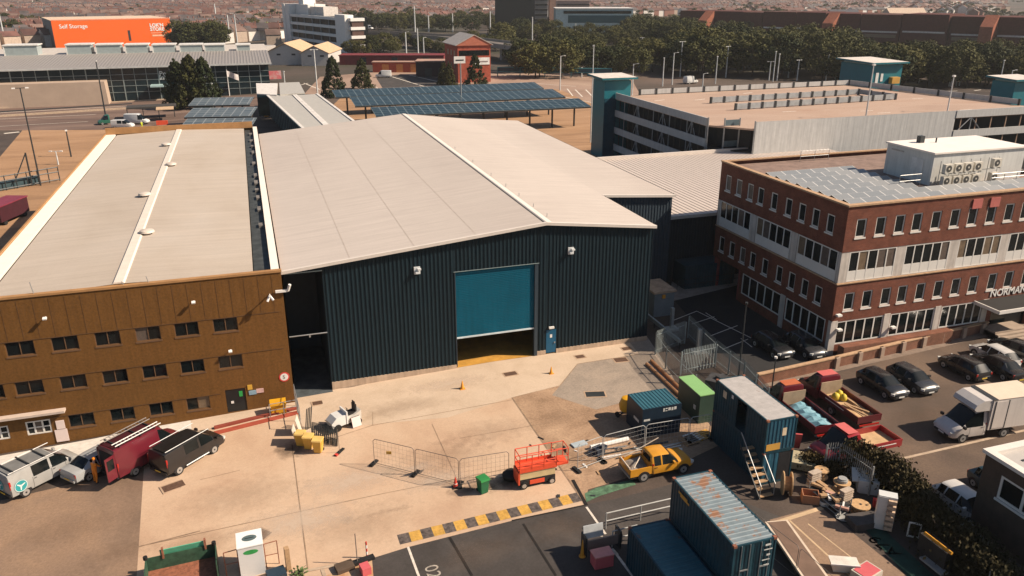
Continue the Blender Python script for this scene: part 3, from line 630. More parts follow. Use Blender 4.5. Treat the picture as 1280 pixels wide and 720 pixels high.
b.facade(Of,(1,0,0),(0,-1,0),KX1-KX,Z2T,KZ,H1,.13); b.facade(Of,(1,0,0),(0,-1,0),KX1-KX,ZG,Z1B,H2,.13); b.facade(Of,(1,0,0),(0,-1,0),KX1-KX,0,ZG,HG+[(DX0,DX1,0.0,ZG-.05)],.3)
LL = KY1-KY; Ol = (KX,KY1,0)
l1 = winpos([907.3,920.3,934.2,947,963.5,981.5,998,1015,1033], 0, 'y') if False else [KY1-atX(px,py,KX).y for px,py in ((907.3,227),(920.3,233),(934.2,239),(947,244),(963.5,251),(981.5,257),(998,264),(1015,270),(1033,277))]
lw = [.95]*9
HL1 = [(u, u+.95, 10.62, 12.22) for u in l1]
l2 = [KY1-atX(px,py,KX).y for px,py in ((899,303),(911.5,311),(924.5,318),(937,324),(952,333),(969.5,342),(985,350),(1001,359),(1017.5,368))]
HL2 = [(u, u+.95, 4.12, 5.72) for u in l2]
LB = LL/3; HLB = [(k*LB+(.6 if k else .5), (k+1)*LB-.45, Z2B+.02, Z2T-.02) for k in range(3)]
HLG = [(5.6, 6.32+5.6, ZGB, ZG-.1), (12.7, LL-.75, ZGB, ZG-.1)]
b.facade(Ol,(0,-1,0),(-1,0,0),LL,Z2T,KZ,HL1,.13); b.facade(Ol,(0,-1,0),(-1,0,0),LL,ZG,Z1B,HL2,.13)
b.facade((KX,KY1-5.2,0),(0,-1,0),(-1,0,0),LL-5.2,0,ZG,[(h[0]-5.2,h[1]-5.2,h[2],h[3]) for h in HLG],.3)
b.face([(KX,KY1,ZG),(KX1,KY1,ZG),(KX1,KY1,KZ),(KX,KY1,KZ)]); b.face([(KX1,KY,0),(KX1,KY1,0),(KX1,KY1,KZ),(KX1,KY,KZ)])
b.face([(KX,KY1-5.2,0),(KX,KY1-5.2,ZG),(KX1,KY1-5.2,ZG),(KX1,KY1-5.2,0)]); b.face([(KX,KY1,ZG),(KX,KY1-5.2,ZG),(KX1,KY1-5.2,ZG),(KX1,KY1,ZG)])
b.face([(KX,KY,Z1B),(KX1,KY,Z1B),(KX1,KY1,Z1B),(KX,KY1,Z1B)])
b.build('wall', BRICK, br)
for h in H1+H2: window(br, Of, (1,0,0), (0,-1,0), h, fw=.11, sill=.05, depth=.13)
for h in HL1+HL2: window(br, Ol, (0,-1,0), (-1,0,0), h, fw=.11, sill=.05, depth=.13, panes=[2] if rnd.random() < .25 else None)
rs = random.Random(4)
for h in HB2: window(br, (KX,KY+.10,0), (1,0,0), (0,-1,0), h, fw=.10, cols=5, depth=.0, spandrel=.95, panes=[rs.choice((0,0,1,2)) for _ in range(5)])
for h in HLB: window(br, (KX+.10,KY1,0), (0,-1,0), (-1,0,0), h, fw=.10, cols=5, depth=.0, spandrel=.95, panes=[rs.choice((0,0,0,1,2)) for _ in range(5)])
for h in HG: window(br, Of, (1,0,0), (0,-1,0), h, fw=.12, cols=5, depth=.10)
for h in HLG: window(br, Ol, (0,-1,0), (-1,0,0), h, fw=.12, cols=5, depth=.10)
pb = []                                                      # second floor pilasters and ground floor piers
for k in range(nb+1):
    u = k*BAY; pb.append((KX+max(u-.1,.02), KX+u+.85, KY+.03, KY+.4, Z2B, Z2T-.004))
for k in range(4):
    y = KY1-k*LB; pb.append((KX+.03, KX+.4, max(y-(.6 if k == 0 else .5), KY+.41), y+(-.02 if k == 0 else .4), Z2B, Z2T-.006))
for u in (0.0, 5.58, 11.22, 16.75): pb.append((KX+u-.03, KX+u+.62, KY-.05, KY+.35, 0, ZG-.004))
pb.append((KX-.05, KX+.3, KY1-11.95-.65, KY1-11.95, 0, ZG-.006))
each('pilaster', PIL, br, pb)
b = MB(); b.box(KX-.12,KX1,KY-.12,KY+.38,KZ,KZ+.14).box(KX-.12,KX+.38,KY+.38,KY1,KZ,KZ+.14).box(KX+.38,KX1,KY1-.3,KY1+.05,KZ,KZ+.12); b.build('coping', COPE, br)
b = MB(); b.box(KX-.10,KX1,KY-.10,KY+.5,Z1B+.002,Z1B+.1).box(KX-.10,KX+.5,KY+.5,KY1,Z1B+.002,Z1B+.1); b.build('ledge', COPE, br)
MB().box(KX+.39,KX1-.1,KY+.39,KY1-.31,KZ-.8,KZ-.35).build('roof_deck', mat('brown_roof_felt', (0.22,0.15,0.12), 0.85, var=0.25), br)
for px, py in ((1221,254.5),(1243,252.5)):
    p = atY(px, py, KY); MB().box(p.x-.5,p.x+.55,KY-.1,KY-.01,p.z-.42,p.z+.42).build('red_panel', mat('red_pink_panel', (0.42,0.12,0.10), 0.6), br)
cols = MB()
for px, py in ((927,352),(938,349),): pass
cols.tube((KX+.35,KY1-.4,0),(KX+.35,KY1-.4,ZG),.32,10).tube((KX+.35,KY1-4.9,0),(KX+.35,KY1-4.9,ZG),.3,10)
cols.build('column', mat('red_brick_column', (0.20,0.05,0.045), 0.8), br)
# lettering over the entrance
pN = atY(1235, 377, KY); pE = atY(1277.5, 372.5, KY)
text('NORMAN I', .98, WHITE, br, frame_M((pN.x, KY-.03, 3.42), (1,0,0), (0,0,1)), extr=.03, sx=1.0, bold=.012)
ent = MB(); ex0 = atY(1232, 385, KY-1.2).x
ent.box(ex0, ex0+6.0, KY-2.6, KY-.01, 3.05, 3.22); ent.build('entrance_canopy', mat('dark_canopy', (0.018,0.017,0.016), 0.7), br)
MB().box(ex0-.08, ex0+6.08, KY-2.72, KY-2.6, 2.95, 3.26).box(ex0-.12, ex0-.0, KY-2.6, KY-.01, 2.95, 3.26).build('canopy_fascia', FRAMEW, br)
MB().box(KX+DX0,KX+DX1,KY+.28,KY+.34,0,ZG-.05).build('entrance_glass', GLASS, br)
st = MB()
for k in range(4): st.box(ex0+1.2, ex0+5, KY-2.8+.35*k, KY-.1, 0, .16*(k+1))
st.build('entrance_steps', mat('paving_steps', (0.32,0.25,0.19), 0.85, var=0.15), br)
for px, py in ((1046.5,393),(1047,411),(1114,408)):
    p = atY(px, py, KY); MB().box(p.x-.22,p.x+.22,KY-.4,KY-.06,p.z-.08,p.z+.08).build('wall_light', WHITE, br)
# roof plant room, chillers, rails, solar panels
PZ = KZ-.35
t = thing('plant_room', 'white flat roofed plant room with a pale door on the brick office roof', 'plant room', (0,0,0))
c0, c1, c2 = atz(1105,215,PZ), atz(1165,228,PZ), atz(1262,196,PZ)
px0, px1, py0, py1 = 57.6, 66.3, 0, 0
p00 = atz(1169,191.5,PZ+3.0); pfl = atz(1105,178,PZ+3.0); prt = atz(1249,176,PZ+3.0)
X0, Y0 = p00.x, p00.y; Y1 = pfl.y; X1 = prt.x
MB().box(X0,X1,Y0,Y1,PZ,PZ+2.9).build('wall', mat('pale_grey_panel', (0.60,0.60,0.57), 0.6, var=0.06, streak=0.12), t)
MB().box(X0-.15,X1+.15,Y0-.15,Y1+.15,PZ+2.9,PZ+3.05).build('roof', mat('white_roof_panel', (0.80,0.73,0.66), 0.6, var=0.05), t)
MB().box(X0-.05,X0-.004,Y0+1.1,Y0+2.5,PZ+.05,PZ+2.2).build('door', mat('pale_door', (0.66,0.65,0.63), 0.5), t)
MB().box(X0-.03,X0-.004,Y0+3.6,Y0+5.2,PZ+2.4,PZ+2.55).build('strip', STEEL, t)
b = MB(); b.box(X0+2.3,X0+2.8,Y0+4.2,Y0+4.7,PZ+3.05,PZ+3.7); b.tube((X0+4,Y0+4,PZ+3.05),(X0+4,Y0+4,PZ+3.5),.08,6); b.build('roof_outlet', DARK, t)
ACW = mat('cream_ac_casing', (0.60,0.56,0.48), 0.5, var=0.06)
k = 0
def chiller(loc, label):
    t = thing('air_conditioner', label, 'air conditioner', loc, 0, 'condenser units on the brick office roof')
    MB().box(-.45,.45,-.2,.2,0,.78).build('casing', ACW, t)
    MB().tube((-.06,-.2,.39),(-.06,-.215,.39),.31,16).build('fan_grille', mat('dark_fan', (0.06,0.06,0.055), 0.6), t)
    MB().tube((-.06,-.216,.39),(-.06,-.23,.39),.09,8).build('fan_hub', ACW, t)
    each('bracket', STEEL, t, [(-.4,-.3,-.22,.22,-.12,0),(.3,.4,-.22,.22,-.12,0)])
pos = ['first from the left','second from the left','third from the left','fourth from the left']
for r in range(2):
    for c in range(4): chiller((X0+.75+c*1.12, Y0-1.0, PZ+.25+r*1.12), 'cream condenser unit in the %s row, %s' % (('lower','upper')[r], pos[c]))
for r in range(2): chiller((X0+6.3, Y0-1.0, PZ+.25+r*1.3), 'lone cream condenser unit at the right, %s of two' % ('lower','upper')[r])
b = MB(); b.box(X0+.1,X0+7.4,Y0-.75,Y0-.69,PZ+.1,PZ+.16)
for x in (.15,1.3,2.45,3.6,4.7,5.7,6.9): b.tube((X0+x,Y0-.72,PZ-.05),(X0+x,Y0-.72,PZ+2.4),.03,5)
for zz in (.2,1.33): b.tube((X0+.15,Y0-.72,PZ+zz),(X0+6.9,Y0-.72,PZ+zz),.03,5)
tag(b.build('equipment_rack', STEEL), 'steel rack carrying the condenser units beside the plant room', 'rack')
for k, (x, y, w, h) in enumerate(((X1+.6,Y0+1.2,2.6,2.3),(X1+3.4,Y0+.3,2.6,2.0))):
    t = thing('chiller_cabinet', ['large pale air handling cabinet right beside the plant room','large pale air handling cabinet furthest right on the roof'][k], 'air handler', (x,y,PZ), 0, 'air handling cabinets')
    MB().box(0,w,0,2.2,.2,h).build('casing', ACW, t); MB().box(.3,w-.3,-.02,0,.5,h-.4).build('grille', DARK, t); each('foot', STEEL, t, [(.05,.15,.1,2.1,0,.2),(w-.15,w-.05,.1,2.1,0,.2)])
def railing(name, label, pts, h=1.1, m=STEEL, mid=1, step=1.6, r=.03, cat='railing'):
    b = MB()
    for a, e in zip(pts, pts[1:]):
        a, e = Vector(a), Vector(e); n = max(1, round((e-a).length/step))
        for i in range(n+1): q = a.lerp(e, i/n); b.tube(q, q+Vector((0,0,h)), r, 6)
        for j in range(mid+1): zz = Vector((0,0,h*(1-j/(mid+1)))); b.tube(a+zz, e+zz, r, 6)
    return tag(b.build(name, m), label, cat)
railing('railing', 'pale guard rail in front of the plant room door', [(X0-.8,Y0+.3,PZ),(X0-3.2,Y0+.3,PZ)], step=1.2)
railing('railing', 'grey guard rail at the left of the plant room near the rear parapet', [(X0-4.5,KY1-1.2,PZ),(X0-1.0,KY1-1.2,PZ)], step=1.7)
railing('railing', 'steel guard rail along the right hand air handlers', [(X0+5.2,Y0-1.8,PZ),(X1+5,Y0-1.8,PZ)], step=1.5, mid=2)
PV = solarmat('roof_solar_glass', (0.215,0.23,0.24), (0.60,0.58,0.55), 1.66, 1.05)
PVF = mat('panel_underframe', (0.02,0.02,0.02), 0.6)
pr = atz(1054,266,KZ-.15); p2 = atz(951,206,KZ-.15)
rowsY = [KY+.8+k*1.55 for k in range(8)]
for k, y in enumerate(rowsY):
    L_ = 9.96 if k > 1 else 26.56; x0 = KX+.9
    t = thing('solar_panel_row', 'grey solar panel row on the brick office roof, %s' % ['long row nearest the front parapet','long row second from the front parapet','short row third from the front','short row fourth from the front','short row fifth from the front','short row third from the rear','short row second from the rear','rearmost short row'][k], 'solar panels', (x0, y, PZ+.12), 0, 'solar panel rows on the brick office')
    g = MB(); g.quads([(0,0,0),(L_,0,0),(L_,1.02,0),(0,1.02,0)], [(0,1,2,3)]); o = g.build('panels', PV, t); o.rotation_euler = (R(14),0,0); o.location = (0,0,.12)
    MB().extr([(0,.08),(1.0,.33),(1.06,.33),(1.35,-.1),(0,-.1)], 'x', .02, L_-.02).build('underframe', PVF, t)

# ------------------------------------------------------------------ dark building at the bottom right corner
CH = 5.1; q0 = atz(1233, 566, CH)
DB = mat('dark_brown_brick', (0.075,0.05,0.035), 0.85, var=0.2)
t = thing('corner_building', 'dark brown flat roofed building with white roof edge and white window at the right edge', 'building')
dx, dy = q0.x, q0.y
b = MB(); wt, wb_ = atX(1252,594,dx), atX(1244,621,dx); wz = (wb_.z, wt.z); h = (dy-wt.y, dy-wt.y+3.0, *wz); h2 = (h[1]+1.6, h[1]+4.6, *wz); b.facade((dx,dy,0),(0,-1,0),(-1,0,0),14,0,CH,[h,h2],.1); b.face([(dx,dy,0),(dx+14,dy,0),(dx+14,dy,CH),(dx,dy,CH)]); b.face([(dx,dy-14,0),(dx,dy-14,CH),(dx+14,dy-14,CH),(dx+14,dy-14,0)]); b.face([(dx+14,dy-14,0),(dx+14,dy,0),(dx+14,dy,CH),(dx+14,dy-14,CH)])
b.build('wall', DB, t)
for hh in (h, h2): window(t, (dx,dy,0), (0,-1,0), (-1,0,0), hh, fw=.14, cols=2, sill=.08, depth=.1)
b = MB(); b.box(dx-.15,dx+.35,dy-14,dy+.15,CH,CH+.22).box(dx+.35,dx+14,dy-.35,dy+.15,CH,CH+.22); b.build('roof_edge', mat('white_fascia', (0.68,0.63,0.57), 0.6, var=0.06), t)
MB().box(dx+.35,dx+14,dy-14,dy-.35,CH-.1,CH).build('roof', mat('grey_roof', (0.42,0.39,0.36), 0.7, var=0.08), t)
b = MB()
for k in range(7): b.box(dx+1.2,dx+6,dy-1.2-k*.35,dy-1.35-k*.35,CH,CH+.04)
b.build('roof_grating', DARK, t)

def ribroof(m, axis, scale, depth, stren):
    nt = m.node_tree; N = nt.nodes; L = nt.links; b = N['Principled BSDF']; g = N.new('ShaderNodeNewGeometry'); w = N.new('ShaderNodeTexWave'); w.wave_type = 'BANDS'; w.bands_direction = axis; w.inputs['Scale'].default_value = scale; w.inputs['Distortion'].default_value = .0
    L.new(g.outputs['Position'], w.inputs['Vector']); bp = N.new('ShaderNodeBump'); bp.inputs['Strength'].default_value = stren; bp.inputs['Distance'].default_value = depth; L.new(w.outputs['Fac'], bp.inputs['Height']); L.new(bp.outputs[0], b.inputs['Normal'])
    # rain-washed dirt running down the slope
    src = b.inputs['Base Color'].links[0].from_socket; mp = N.new('ShaderNodeMapping'); mp.inputs['Scale'].default_value = (.05,1.6,1); L.new(g.outputs['Position'], mp.inputs['Vector']); n = N.new('ShaderNodeTexNoise'); n.inputs['Scale'].default_value = 1.4; n.inputs['Detail'].default_value = 8; n.inputs['Roughness'].default_value = .7; L.new(mp.outputs[0], n.inputs['Vector'])
    r = N.new('ShaderNodeMapRange'); r.inputs[1].default_value = .35; r.inputs[2].default_value = .75; r.inputs[3].default_value = 1.03; r.inputs[4].default_value = .86; L.new(n.outputs['Fac'], r.inputs[0]); vm = N.new('ShaderNodeVectorMath'); vm.operation = 'SCALE'; L.new(src, vm.inputs[0]); L.new(r.outputs[0], vm.inputs['Scale']); L.new(vm.outputs[0], b.inputs['Base Color'])
ribroof(SROOF, 'Y', 1.0, .02, .35); ribroof(ROOFT, 'Y', 1.0, .02, .35)
# ------------------------------------------------------------------ vehicle kit
def paint(name, c, rough=0.32): return mat('paint_'+name, c, rough, var=0.07, scale=2.5, spec=0.5, coat=0.5, dirt=.1)
LAMP = mat('lamp_glass', (0.55,0.55,0.52), 0.15); TAIL = mat('tail_lamp', (0.35,0.02,0.015), 0.25); PLATEW = mat('plate_white', (0.7,0.7,0.66), 0.5); PLATEY = mat('plate_yellow', (0.62,0.42,0.05), 0.5)
PLASTIC = mat('black_trim', (0.018,0.018,0.02), 0.55)
ST = {}
# x, z_sill, z_belt, z_top, half width sill, belt, top ; then flags for the span towards the next station: g side glass, t top glass
ST['hatch'] = (2.55, 0.31, [(-1.98,.38,.72,.74,.70,.72,.6,''),(-1.93,.26,.88,.92,.80,.83,.70,'t'),(-1.42,.20,.93,1.42,.86,.87,.60,'g'),(-.95,.19,.92,1.46,.87,.88,.60,''),(-.86,.19,.92,1.46,.87,.88,.60,'g'),(-.05,.19,.91,1.47,.87,.88,.60,''),(.04,.19,.91,1.47,.87,.88,.60,'g'),(.45,.19,.90,1.43,.87,.88,.60,'gt'),(1.15,.19,.90,.98,.87,.86,.76,''),(1.75,.20,.80,.86,.85,.82,.66,''),(2.0,.25,.62,.66,.76,.72,.55,''),(2.07,.34,.52,.54,.66,.62,.5,'')])
ST['saloon'] = (2.7, 0.32, [(-2.3,.38,.80,.82,.72,.74,.6,''),(-2.22,.28,.93,.98,.82,.84,.70,''),(-1.62,.22,.95,1.02,.87,.88,.70,'t'),(-1.0,.20,.94,1.41,.88,.89,.59,'g'),(-.62,.19,.93,1.45,.88,.89,.60,''),(-.54,.19,.93,1.45,.88,.89,.60,'g'),(.12,.19,.92,1.45,.88,.89,.60,''),(.2,.19,.92,1.45,.88,.89,.60,'g'),(.55,.19,.91,1.41,.88,.89,.60,'gt'),(1.3,.19,.90,.97,.88,.87,.77,''),(2.0,.20,.80,.86,.86,.83,.66,''),(2.25,.26,.62,.66,.76,.72,.55,''),(2.32,.34,.52,.54,.66,.62,.5,'')])
ST['van'] = (2.95, 0.34, [(-2.38,.42,1.15,1.80,.86,.90,.78,''),(-2.32,.32,1.17,1.92,.94,.97,.82,''),(-1.0,.28,1.17,1.97,.95,.98,.84,''),(-.85,.28,1.17,1.97,.95,.98,.84,'g'),(.25,.28,1.16,1.98,.95,.98,.84,''),(.40,.28,1.16,1.97,.95,.98,.83,'g'),(.78,.28,1.15,1.92,.95,.98,.80,'gt'),(1.45,.28,1.14,1.42,.95,.97,.82,'t'),(1.72,.28,1.12,1.20,.95,.95,.84,''),(2.3,.30,.98,1.04,.93,.90,.74,''),(2.52,.34,.74,.78,.84,.80,.62,''),(2.60,.42,.60,.62,.74,.70,.55,'')])
ST['panelvan'] = (3.4, 0.34, [(-2.75,.46,1.2,2.36,.90,.94,.80,''),(-2.68,.38,1.2,2.50,.97,1.0,.84,''),(.40,.34,1.2,2.52,.98,1.02,.85,''),(.62,.34,1.2,2.46,.98,1.02,.83,'g'),(1.0,.34,1.2,2.30,.98,1.01,.80,'gt'),(1.75,.34,1.2,1.45,.98,1.0,.82,'t'),(1.98,.34,1.15,1.24,.98,.97,.84,''),(2.6,.36,1.0,1.06,.95,.92,.72,''),(2.8,.42,.74,.78,.84,.80,.62,''),(2.88,.48,.6,.62,.74,.7,.55,'')])
ST['cab'] = (3.4, 0.36, [(.10,.40,1.25,2.20,.97,1.0,.86,''),(.16,.36,1.25,2.32,.98,1.02,.84,''),(.40,.34,1.22,2.34,.98,1.02,.84,'g'),(1.05,.34,1.2,2.22,.98,1.01,.80,'gt'),(1.75,.34,1.2,1.45,.98,1.0,.82,'t'),(1.98,.34,1.15,1.24,.98,.97,.84,''),(2.55,.36,1.0,1.06,.95,.92,.72,''),(2.75,.42,.74,.78,.84,.80,.62,''),(2.83,.48,.6,.62,.74,.7,.55,'')])
ST['pickup'] = (2.9, 0.36, [(-.92,.42,1.02,1.60,.82,.84,.64,''),(-.86,.36,1.04,1.68,.84,.86,.64,''),(-.78,.36,1.04,1.70,.84,.86,.64,'g'),(-.28,.36,1.04,1.72,.84,.86,.64,''),(-.18,.36,1.04,1.72,.84,.86,.64,'g'),(.35,.36,1.03,1.67,.84,.86,.63,'gt'),(.98,.36,1.02,1.10,.84,.84,.76,''),(1.85,.38,.96,1.02,.83,.80,.64,''),(2.12,.44,.76,.80,.76,.73,.56,''),(2.2,.5,.62,.64,.68,.65,.5,'')])
def loft(st, body, glass):
    rings = []
    for (x, zb, zl, zt, wb, wl2, wt, fl) in st:
        zm = zb+(zl-zb)*.55; e = min(.07, (zt-zl)*.5); wm = max(wb, wl2)+.015
        half = [(wb*.86, zb), (wb, zb+.10), (wm, zm), (wl2, zl), (wt+(.0), zt-e), (wt-min(.14, wt*.3), zt-.005), (wt*.35, zt+.012)]
        rings.append([(x, y, z) for y, z in half] + [(x, -y, z) for y, z in reversed(half)])
    n = len(rings[0])
    for i in range(len(st)-1):
        fl = st[i][7]; a, b = rings[i], rings[i+1]
        for j in range(n-1):
            side = j in (3, n-2-3); top = 4 <= j <= n-2-4
            tgt = glass if ((side and 'g' in fl) or (top and 't' in fl)) else body
            tgt.quads([a[j], b[j], b[j+1], a[j+1]], [(0,3,2,1)])
        body.quads([a[0], b[0], b[n-1], a[n-1]], [(0,1,2,3)])
    body.face(list(rings[0])); body.face(list(reversed(rings[-1])))
def weld(o, d=0.001):
    bm = bmesh.new(); bm.from_mesh(o.data); bmesh.ops.remove_doubles(bm, verts=bm.verts, dist=d); bmesh.ops.recalc_face_normals(bm, faces=bm.faces); bm.to_mesh(o.data); bm.free()
    o.data.polygons.foreach_set('use_smooth', [True]*len(o.data.polygons)); o.data.set_sharp_from_angle(angle=R(40))
def wheels(t, wb, r, half, steel=False, xs=None, wide=.2):
    for x in (xs or (-wb/2, wb/2)):
        for s in (-1, 1):
            y = s*half
            w = MB().tube((x, y-s*wide, r), (x, y, r), r, 18).build('wheel', BLACK, t, smooth=True)
            m = MB(); m.tube((x, y-s*.02, r), (x, y+s*.012, r), r*.66, 14); 
            m.build('rim', RIM if not steel else STEEL, w)
            MB().tube((x, y+s*.012, r), (x, y+s*.022, r), r*.2, 8).build('hub_cap', DARK, w)
def arches(t, wb, r, half, xs=None):
    for x in (xs or (-wb/2, wb/2)):
        for s in (-1, 1):
            b = MB(); n = 12; p = [(x+(r+.085)*math.cos(math.pi*i/n), r*.95+(r+.085)*math.sin(math.pi*i/n)) for i in range(n+1)]
            b.extr(p, 'y', s*(half-.02), s*(half+.006)); b.build('wheel_arch', PLASTIC, t)
def vehicle(kind, name, label, cat, loc, rz, pm, group=None, rails=None, plate='f', mirrors=True, steel=False, lowpoly=False, glass=GLASS):
    t = thing(name, label, cat, loc, rz, group); wb, r, st = ST[kind]
    body, gl = MB(), MB(); loft(st, body, gl)
    o = body.build('body', pm, t); weld(o); g = gl.build('windows', glass, t); weld(g)
    half = max(s[4] for s in st)+.012
    xs = {'panelvan': (-1.55, 1.85), 'cab': (-1.55, 1.85), 'van': (-1.5, 1.45), 'saloon': (-1.38, 1.32), 'hatch': (-1.3, 1.25), 'pickup': (-1.5, 1.4)}[kind]
    if lowpoly: wheels(t, wb, r, half, xs=xs); return t
    seams(t, kind, st); arches(t, wb, r, half, xs); wheels(t, wb, r, half+.005, steel, xs)
    f, b0 = st[-1], st[0]; fx = st[-2][0]; hz_ = st[-2][2]
    for s in (-1, 1):
        MB().obox((fx-.10, s*(st[-2][4]-.06), hz_+.02), (.26,.26,.16), rz=-s*.5).build('headlight', LAMP, t)
        MB().obox((st[1][0]-.0, s*(st[1][5]-.09), st[1][2]-.12+(0.2 if kind in ('van','panelvan') else 0)), (.10,.16,.20 if kind in ('hatch','saloon') else .55)).build('tail_light', TAIL, t)
        if mirrors:
            mx = [q for q in st if 't' in q[7]][-1]; MB().obox((mx[0]+.25, s*(half+.10), mx[2]+.09), (.14,.24,.18)).build('mirror', PLASTIC if kind in ('cab','panelvan') else pm, t)
    MB().box(f[0]-.16, f[0]+.03, -f[4]*.9, f[4]*.9, f[1]-.05, f[1]+.12).build('front_bumper', PLASTIC, t)
    MB().box(f[0]-.10, f[0]+.012, -f[4]*.55, f[4]*.55, f[1]+.13, f[2]-.01).build('grille', PLASTIC, t)
    MB().box(b0[0]-.06, b0[0]+.18, -b0[4]*.98, b0[4]*.98, b0[1]-.04, b0[1]+.14).build('rear_bumper', PLASTIC if kind not in ('hatch','saloon') else pm, t)
    MB().box(f[0]+.03, f[0]+.045, -.26, .26, f[1]+.0, f[1]+.11).build('number_plate', PLATEW, t)
    MB().box(b0[0]-.075, b0[0]-.06, -.26, .26, b0[1]+.02, b0[1]+.13).build('number_plate', PLATEY, t)
    if rails:
        z = max(q[3] for q in st)+.05
        for s in (-1, 1): MB().tube((st[1][0]+.1, s*(st[2][6]-.06), z), ([q for q in st if 't' in q[7]][-1][0]-.15 if kind == 'van' else .5, s*(st[2][6]-.06), z), .03, 6).build('roof_rail', rails, t)
    return t
SEAMX = {'hatch':(-.92,0.0,.98),'saloon':(-.6,.16,1.05),'van':(-.92,.33,1.3),'panelvan':(-.9,.5,1.45),'cab':(.3,1.45),'pickup':(-.82,.92)}
def seams(t, kind, st):
    for x in SEAMX[kind]:
        a = [q for q in st if q[0] <= x][-1]; b_ = [q for q in st if q[0] > x][0]; f = (x-a[0])/(b_[0]-a[0]); zb, zl, wb, wl2 = [a[i]+(b_[i]-a[i])*f for i in (1,2,4,5)]
        zm = zb+(zl-zb)*.55; wm = max(wb,wl2)+.015
        for s in (-1, 1):
            m = MB(); P = [(wb,zb+.12),(wm,zm),(wl2,zl)]
            for (w0,z0),(w1,z1) in zip(P,P[1:]): m.quads([(x-.011,s*(w0+.004),z0),(x+.011,s*(w0+.004),z0),(x+.011,s*(w1+.004),z1),(x-.011,s*(w1+.004),z1)], [(0,1,2,3)])
            m.build('door_seam', PLASTIC, t)
    for x in SEAMX[kind][:-1]:
        a = [q for q in st if q[0] <= x][-1]
        for s in (-1, 1): MB().obox((x+.16, s*(max(a[4],a[5])+.022), a[2]-.12), (.18,.03,.03)).build('door_handle', PLASTIC, t)
def pose(rear, front, side, half, wb=None):
    """centre and heading from where the two wheels of the visible side touch the ground"""
    a, b = at(*rear), at(*front); u = Vector((b.x-a.x, b.y-a.y, 0)).normalized(); n = Vector((-u.y, u.x, 0))*(1 if side == 'R' else -1)
    c = (a+b)/2+n*half; return (c.x, c.y, gz(c.x)), math.atan2(u.y, u.x)

# ------------------------------------------------------------------ left row of vans
loc, rz = pose((226,593), (269,566), 'R', .96)
bv = vehicle('van', 'van', 'glossy black van with pale roof rails, nose towards the red kerb', 'van', loc, rz, paint('black', (0.013,0.012,0.013)), 'vans parked along the brown block', rails=STEEL)
MB().box(-2.2,.6,-.62,.62,1.985,2.0).build('roof_panel', mat('gloss_black_roof', (0.010,0.011,0.012), 0.2), bv)
MB().tube((-.95,-1.0,.40),(.95,-1.0,.40),.05,6).build('side_step', STEEL, bv)
rzv = rz
p = at(35,621); u = Vector((math.cos(rzv-.0), math.sin(rzv-.0), 0)); n = Vector((-u.y,u.x,0))
c = p+u*1.5+n*.96
sv = vehicle('van', 'van', 'silver grey van with round teal emblems and grey roof at the left edge', 'van', (c.x,c.y,gz(c.x)), rzv-.02, paint('silver_grey', (0.33,0.325,0.31)), 'vans parked along the brown block', rails=mat('pale_rail',(0.6,0.58,0.55),.4))
MB().box(-2.2,.65,-.70,.70,1.985,2.005).build('roof_panel', mat('grey_roof_panel', (0.17,0.17,0.165), 0.4), sv)
for x in (-1.9,-.85,.2): MB().box(x-.04,x+.04,-.80,.80,2.05,2.10).build('roof_bar', DARK, sv)
EMB = mat('teal_emblem', (0.03,0.28,0.30), 0.4)
def emblem(t, c, N, X, r):
    N, X = Vector(N), Vector(X); c = Vector(c); e = MB().tube(c, c+N*.012, r, 24).build('emblem', EMB, t)
    b = MB(); b.tube(c+N*.012, c+N*.016, r*.88, 24); 
    ring = MB(); Y = N.cross(X)
    for a0 in (20, 140, 260):
        d = X*math.cos(R(a0))+Y*math.sin(R(a0)); pnt = c+N*.018; w = N.cross(d)*r*.14
        ring.face([pnt-w, pnt+d*r*.7-w*.4, pnt+d*r*.7+w*.4, pnt+w])
    ring.build('emblem_blade', WHITE, e)
    q = MB(); nn = 24
    for i in range(nn):
        a, bq = 2*math.pi*i/nn, 2*math.pi*(i+1)/nn
        f = lambda th, rr: c+N*.0145+X*math.cos(th)*rr+Y*math.sin(th)*rr
        q.face([f(a,r*.90), f(a,r*.97), f(bq,r*.97), f(bq,r*.90)])
    q.build('emblem_ring', WHITE, e)
emblem(sv, (-1.72,-1.0,.98), (0,-1,0), (1,0,0), .42); emblem(sv, (-2.40,.15,1.05), (-1,0,0), (0,-1,0), .40)
p = at(87,606); c = p+u*2.25
sc = vehicle('saloon', 'car', 'silver saloon car parked between the silver grey van and the maroon van', 'car', (c.x,c.y,gz(c.x)), rzv+.02, paint('silver', (0.34,0.35,0.35)))
p = at(171,595); c = p+u*1.55+n*1.0
mv = vehicle('panelvan', 'van', 'maroon high roof van with white ladders on its roof and open rear doors', 'van', (c.x,c.y,gz(c.x)), rzv, paint('maroon', (0.13,0.012,0.022)), 'vans parked along the brown block')
MB().box(-2.6,.5,-.72,.72,2.53,2.55).build('roof_panel', mat('dark_maroon_roof', (0.05,0.010,0.014), 0.4), mv)
MB().box(-2.77,-2.755,-.72,.72,.62,2.2).build('load_opening', mat('dark_load_bay', (0.012,0.012,0.014), 0.8), mv)
for s, ang in ((-1, -1.9), (1, 1.75)):
    b = MB(); b.box(0,.05,0,.76,.6,2.3); d = b.build('rear_door', paint('maroon', (0.13,0.012,0.022)), mv); d.location = (-2.77, s*.92, 0)
    d.rotation_euler = (0,0,(R(97) if s < 0 else R(-84)))
    MB().box(-.012,-.002,.12,.64,1.35,2.1).build('door_window', GLASS, d)
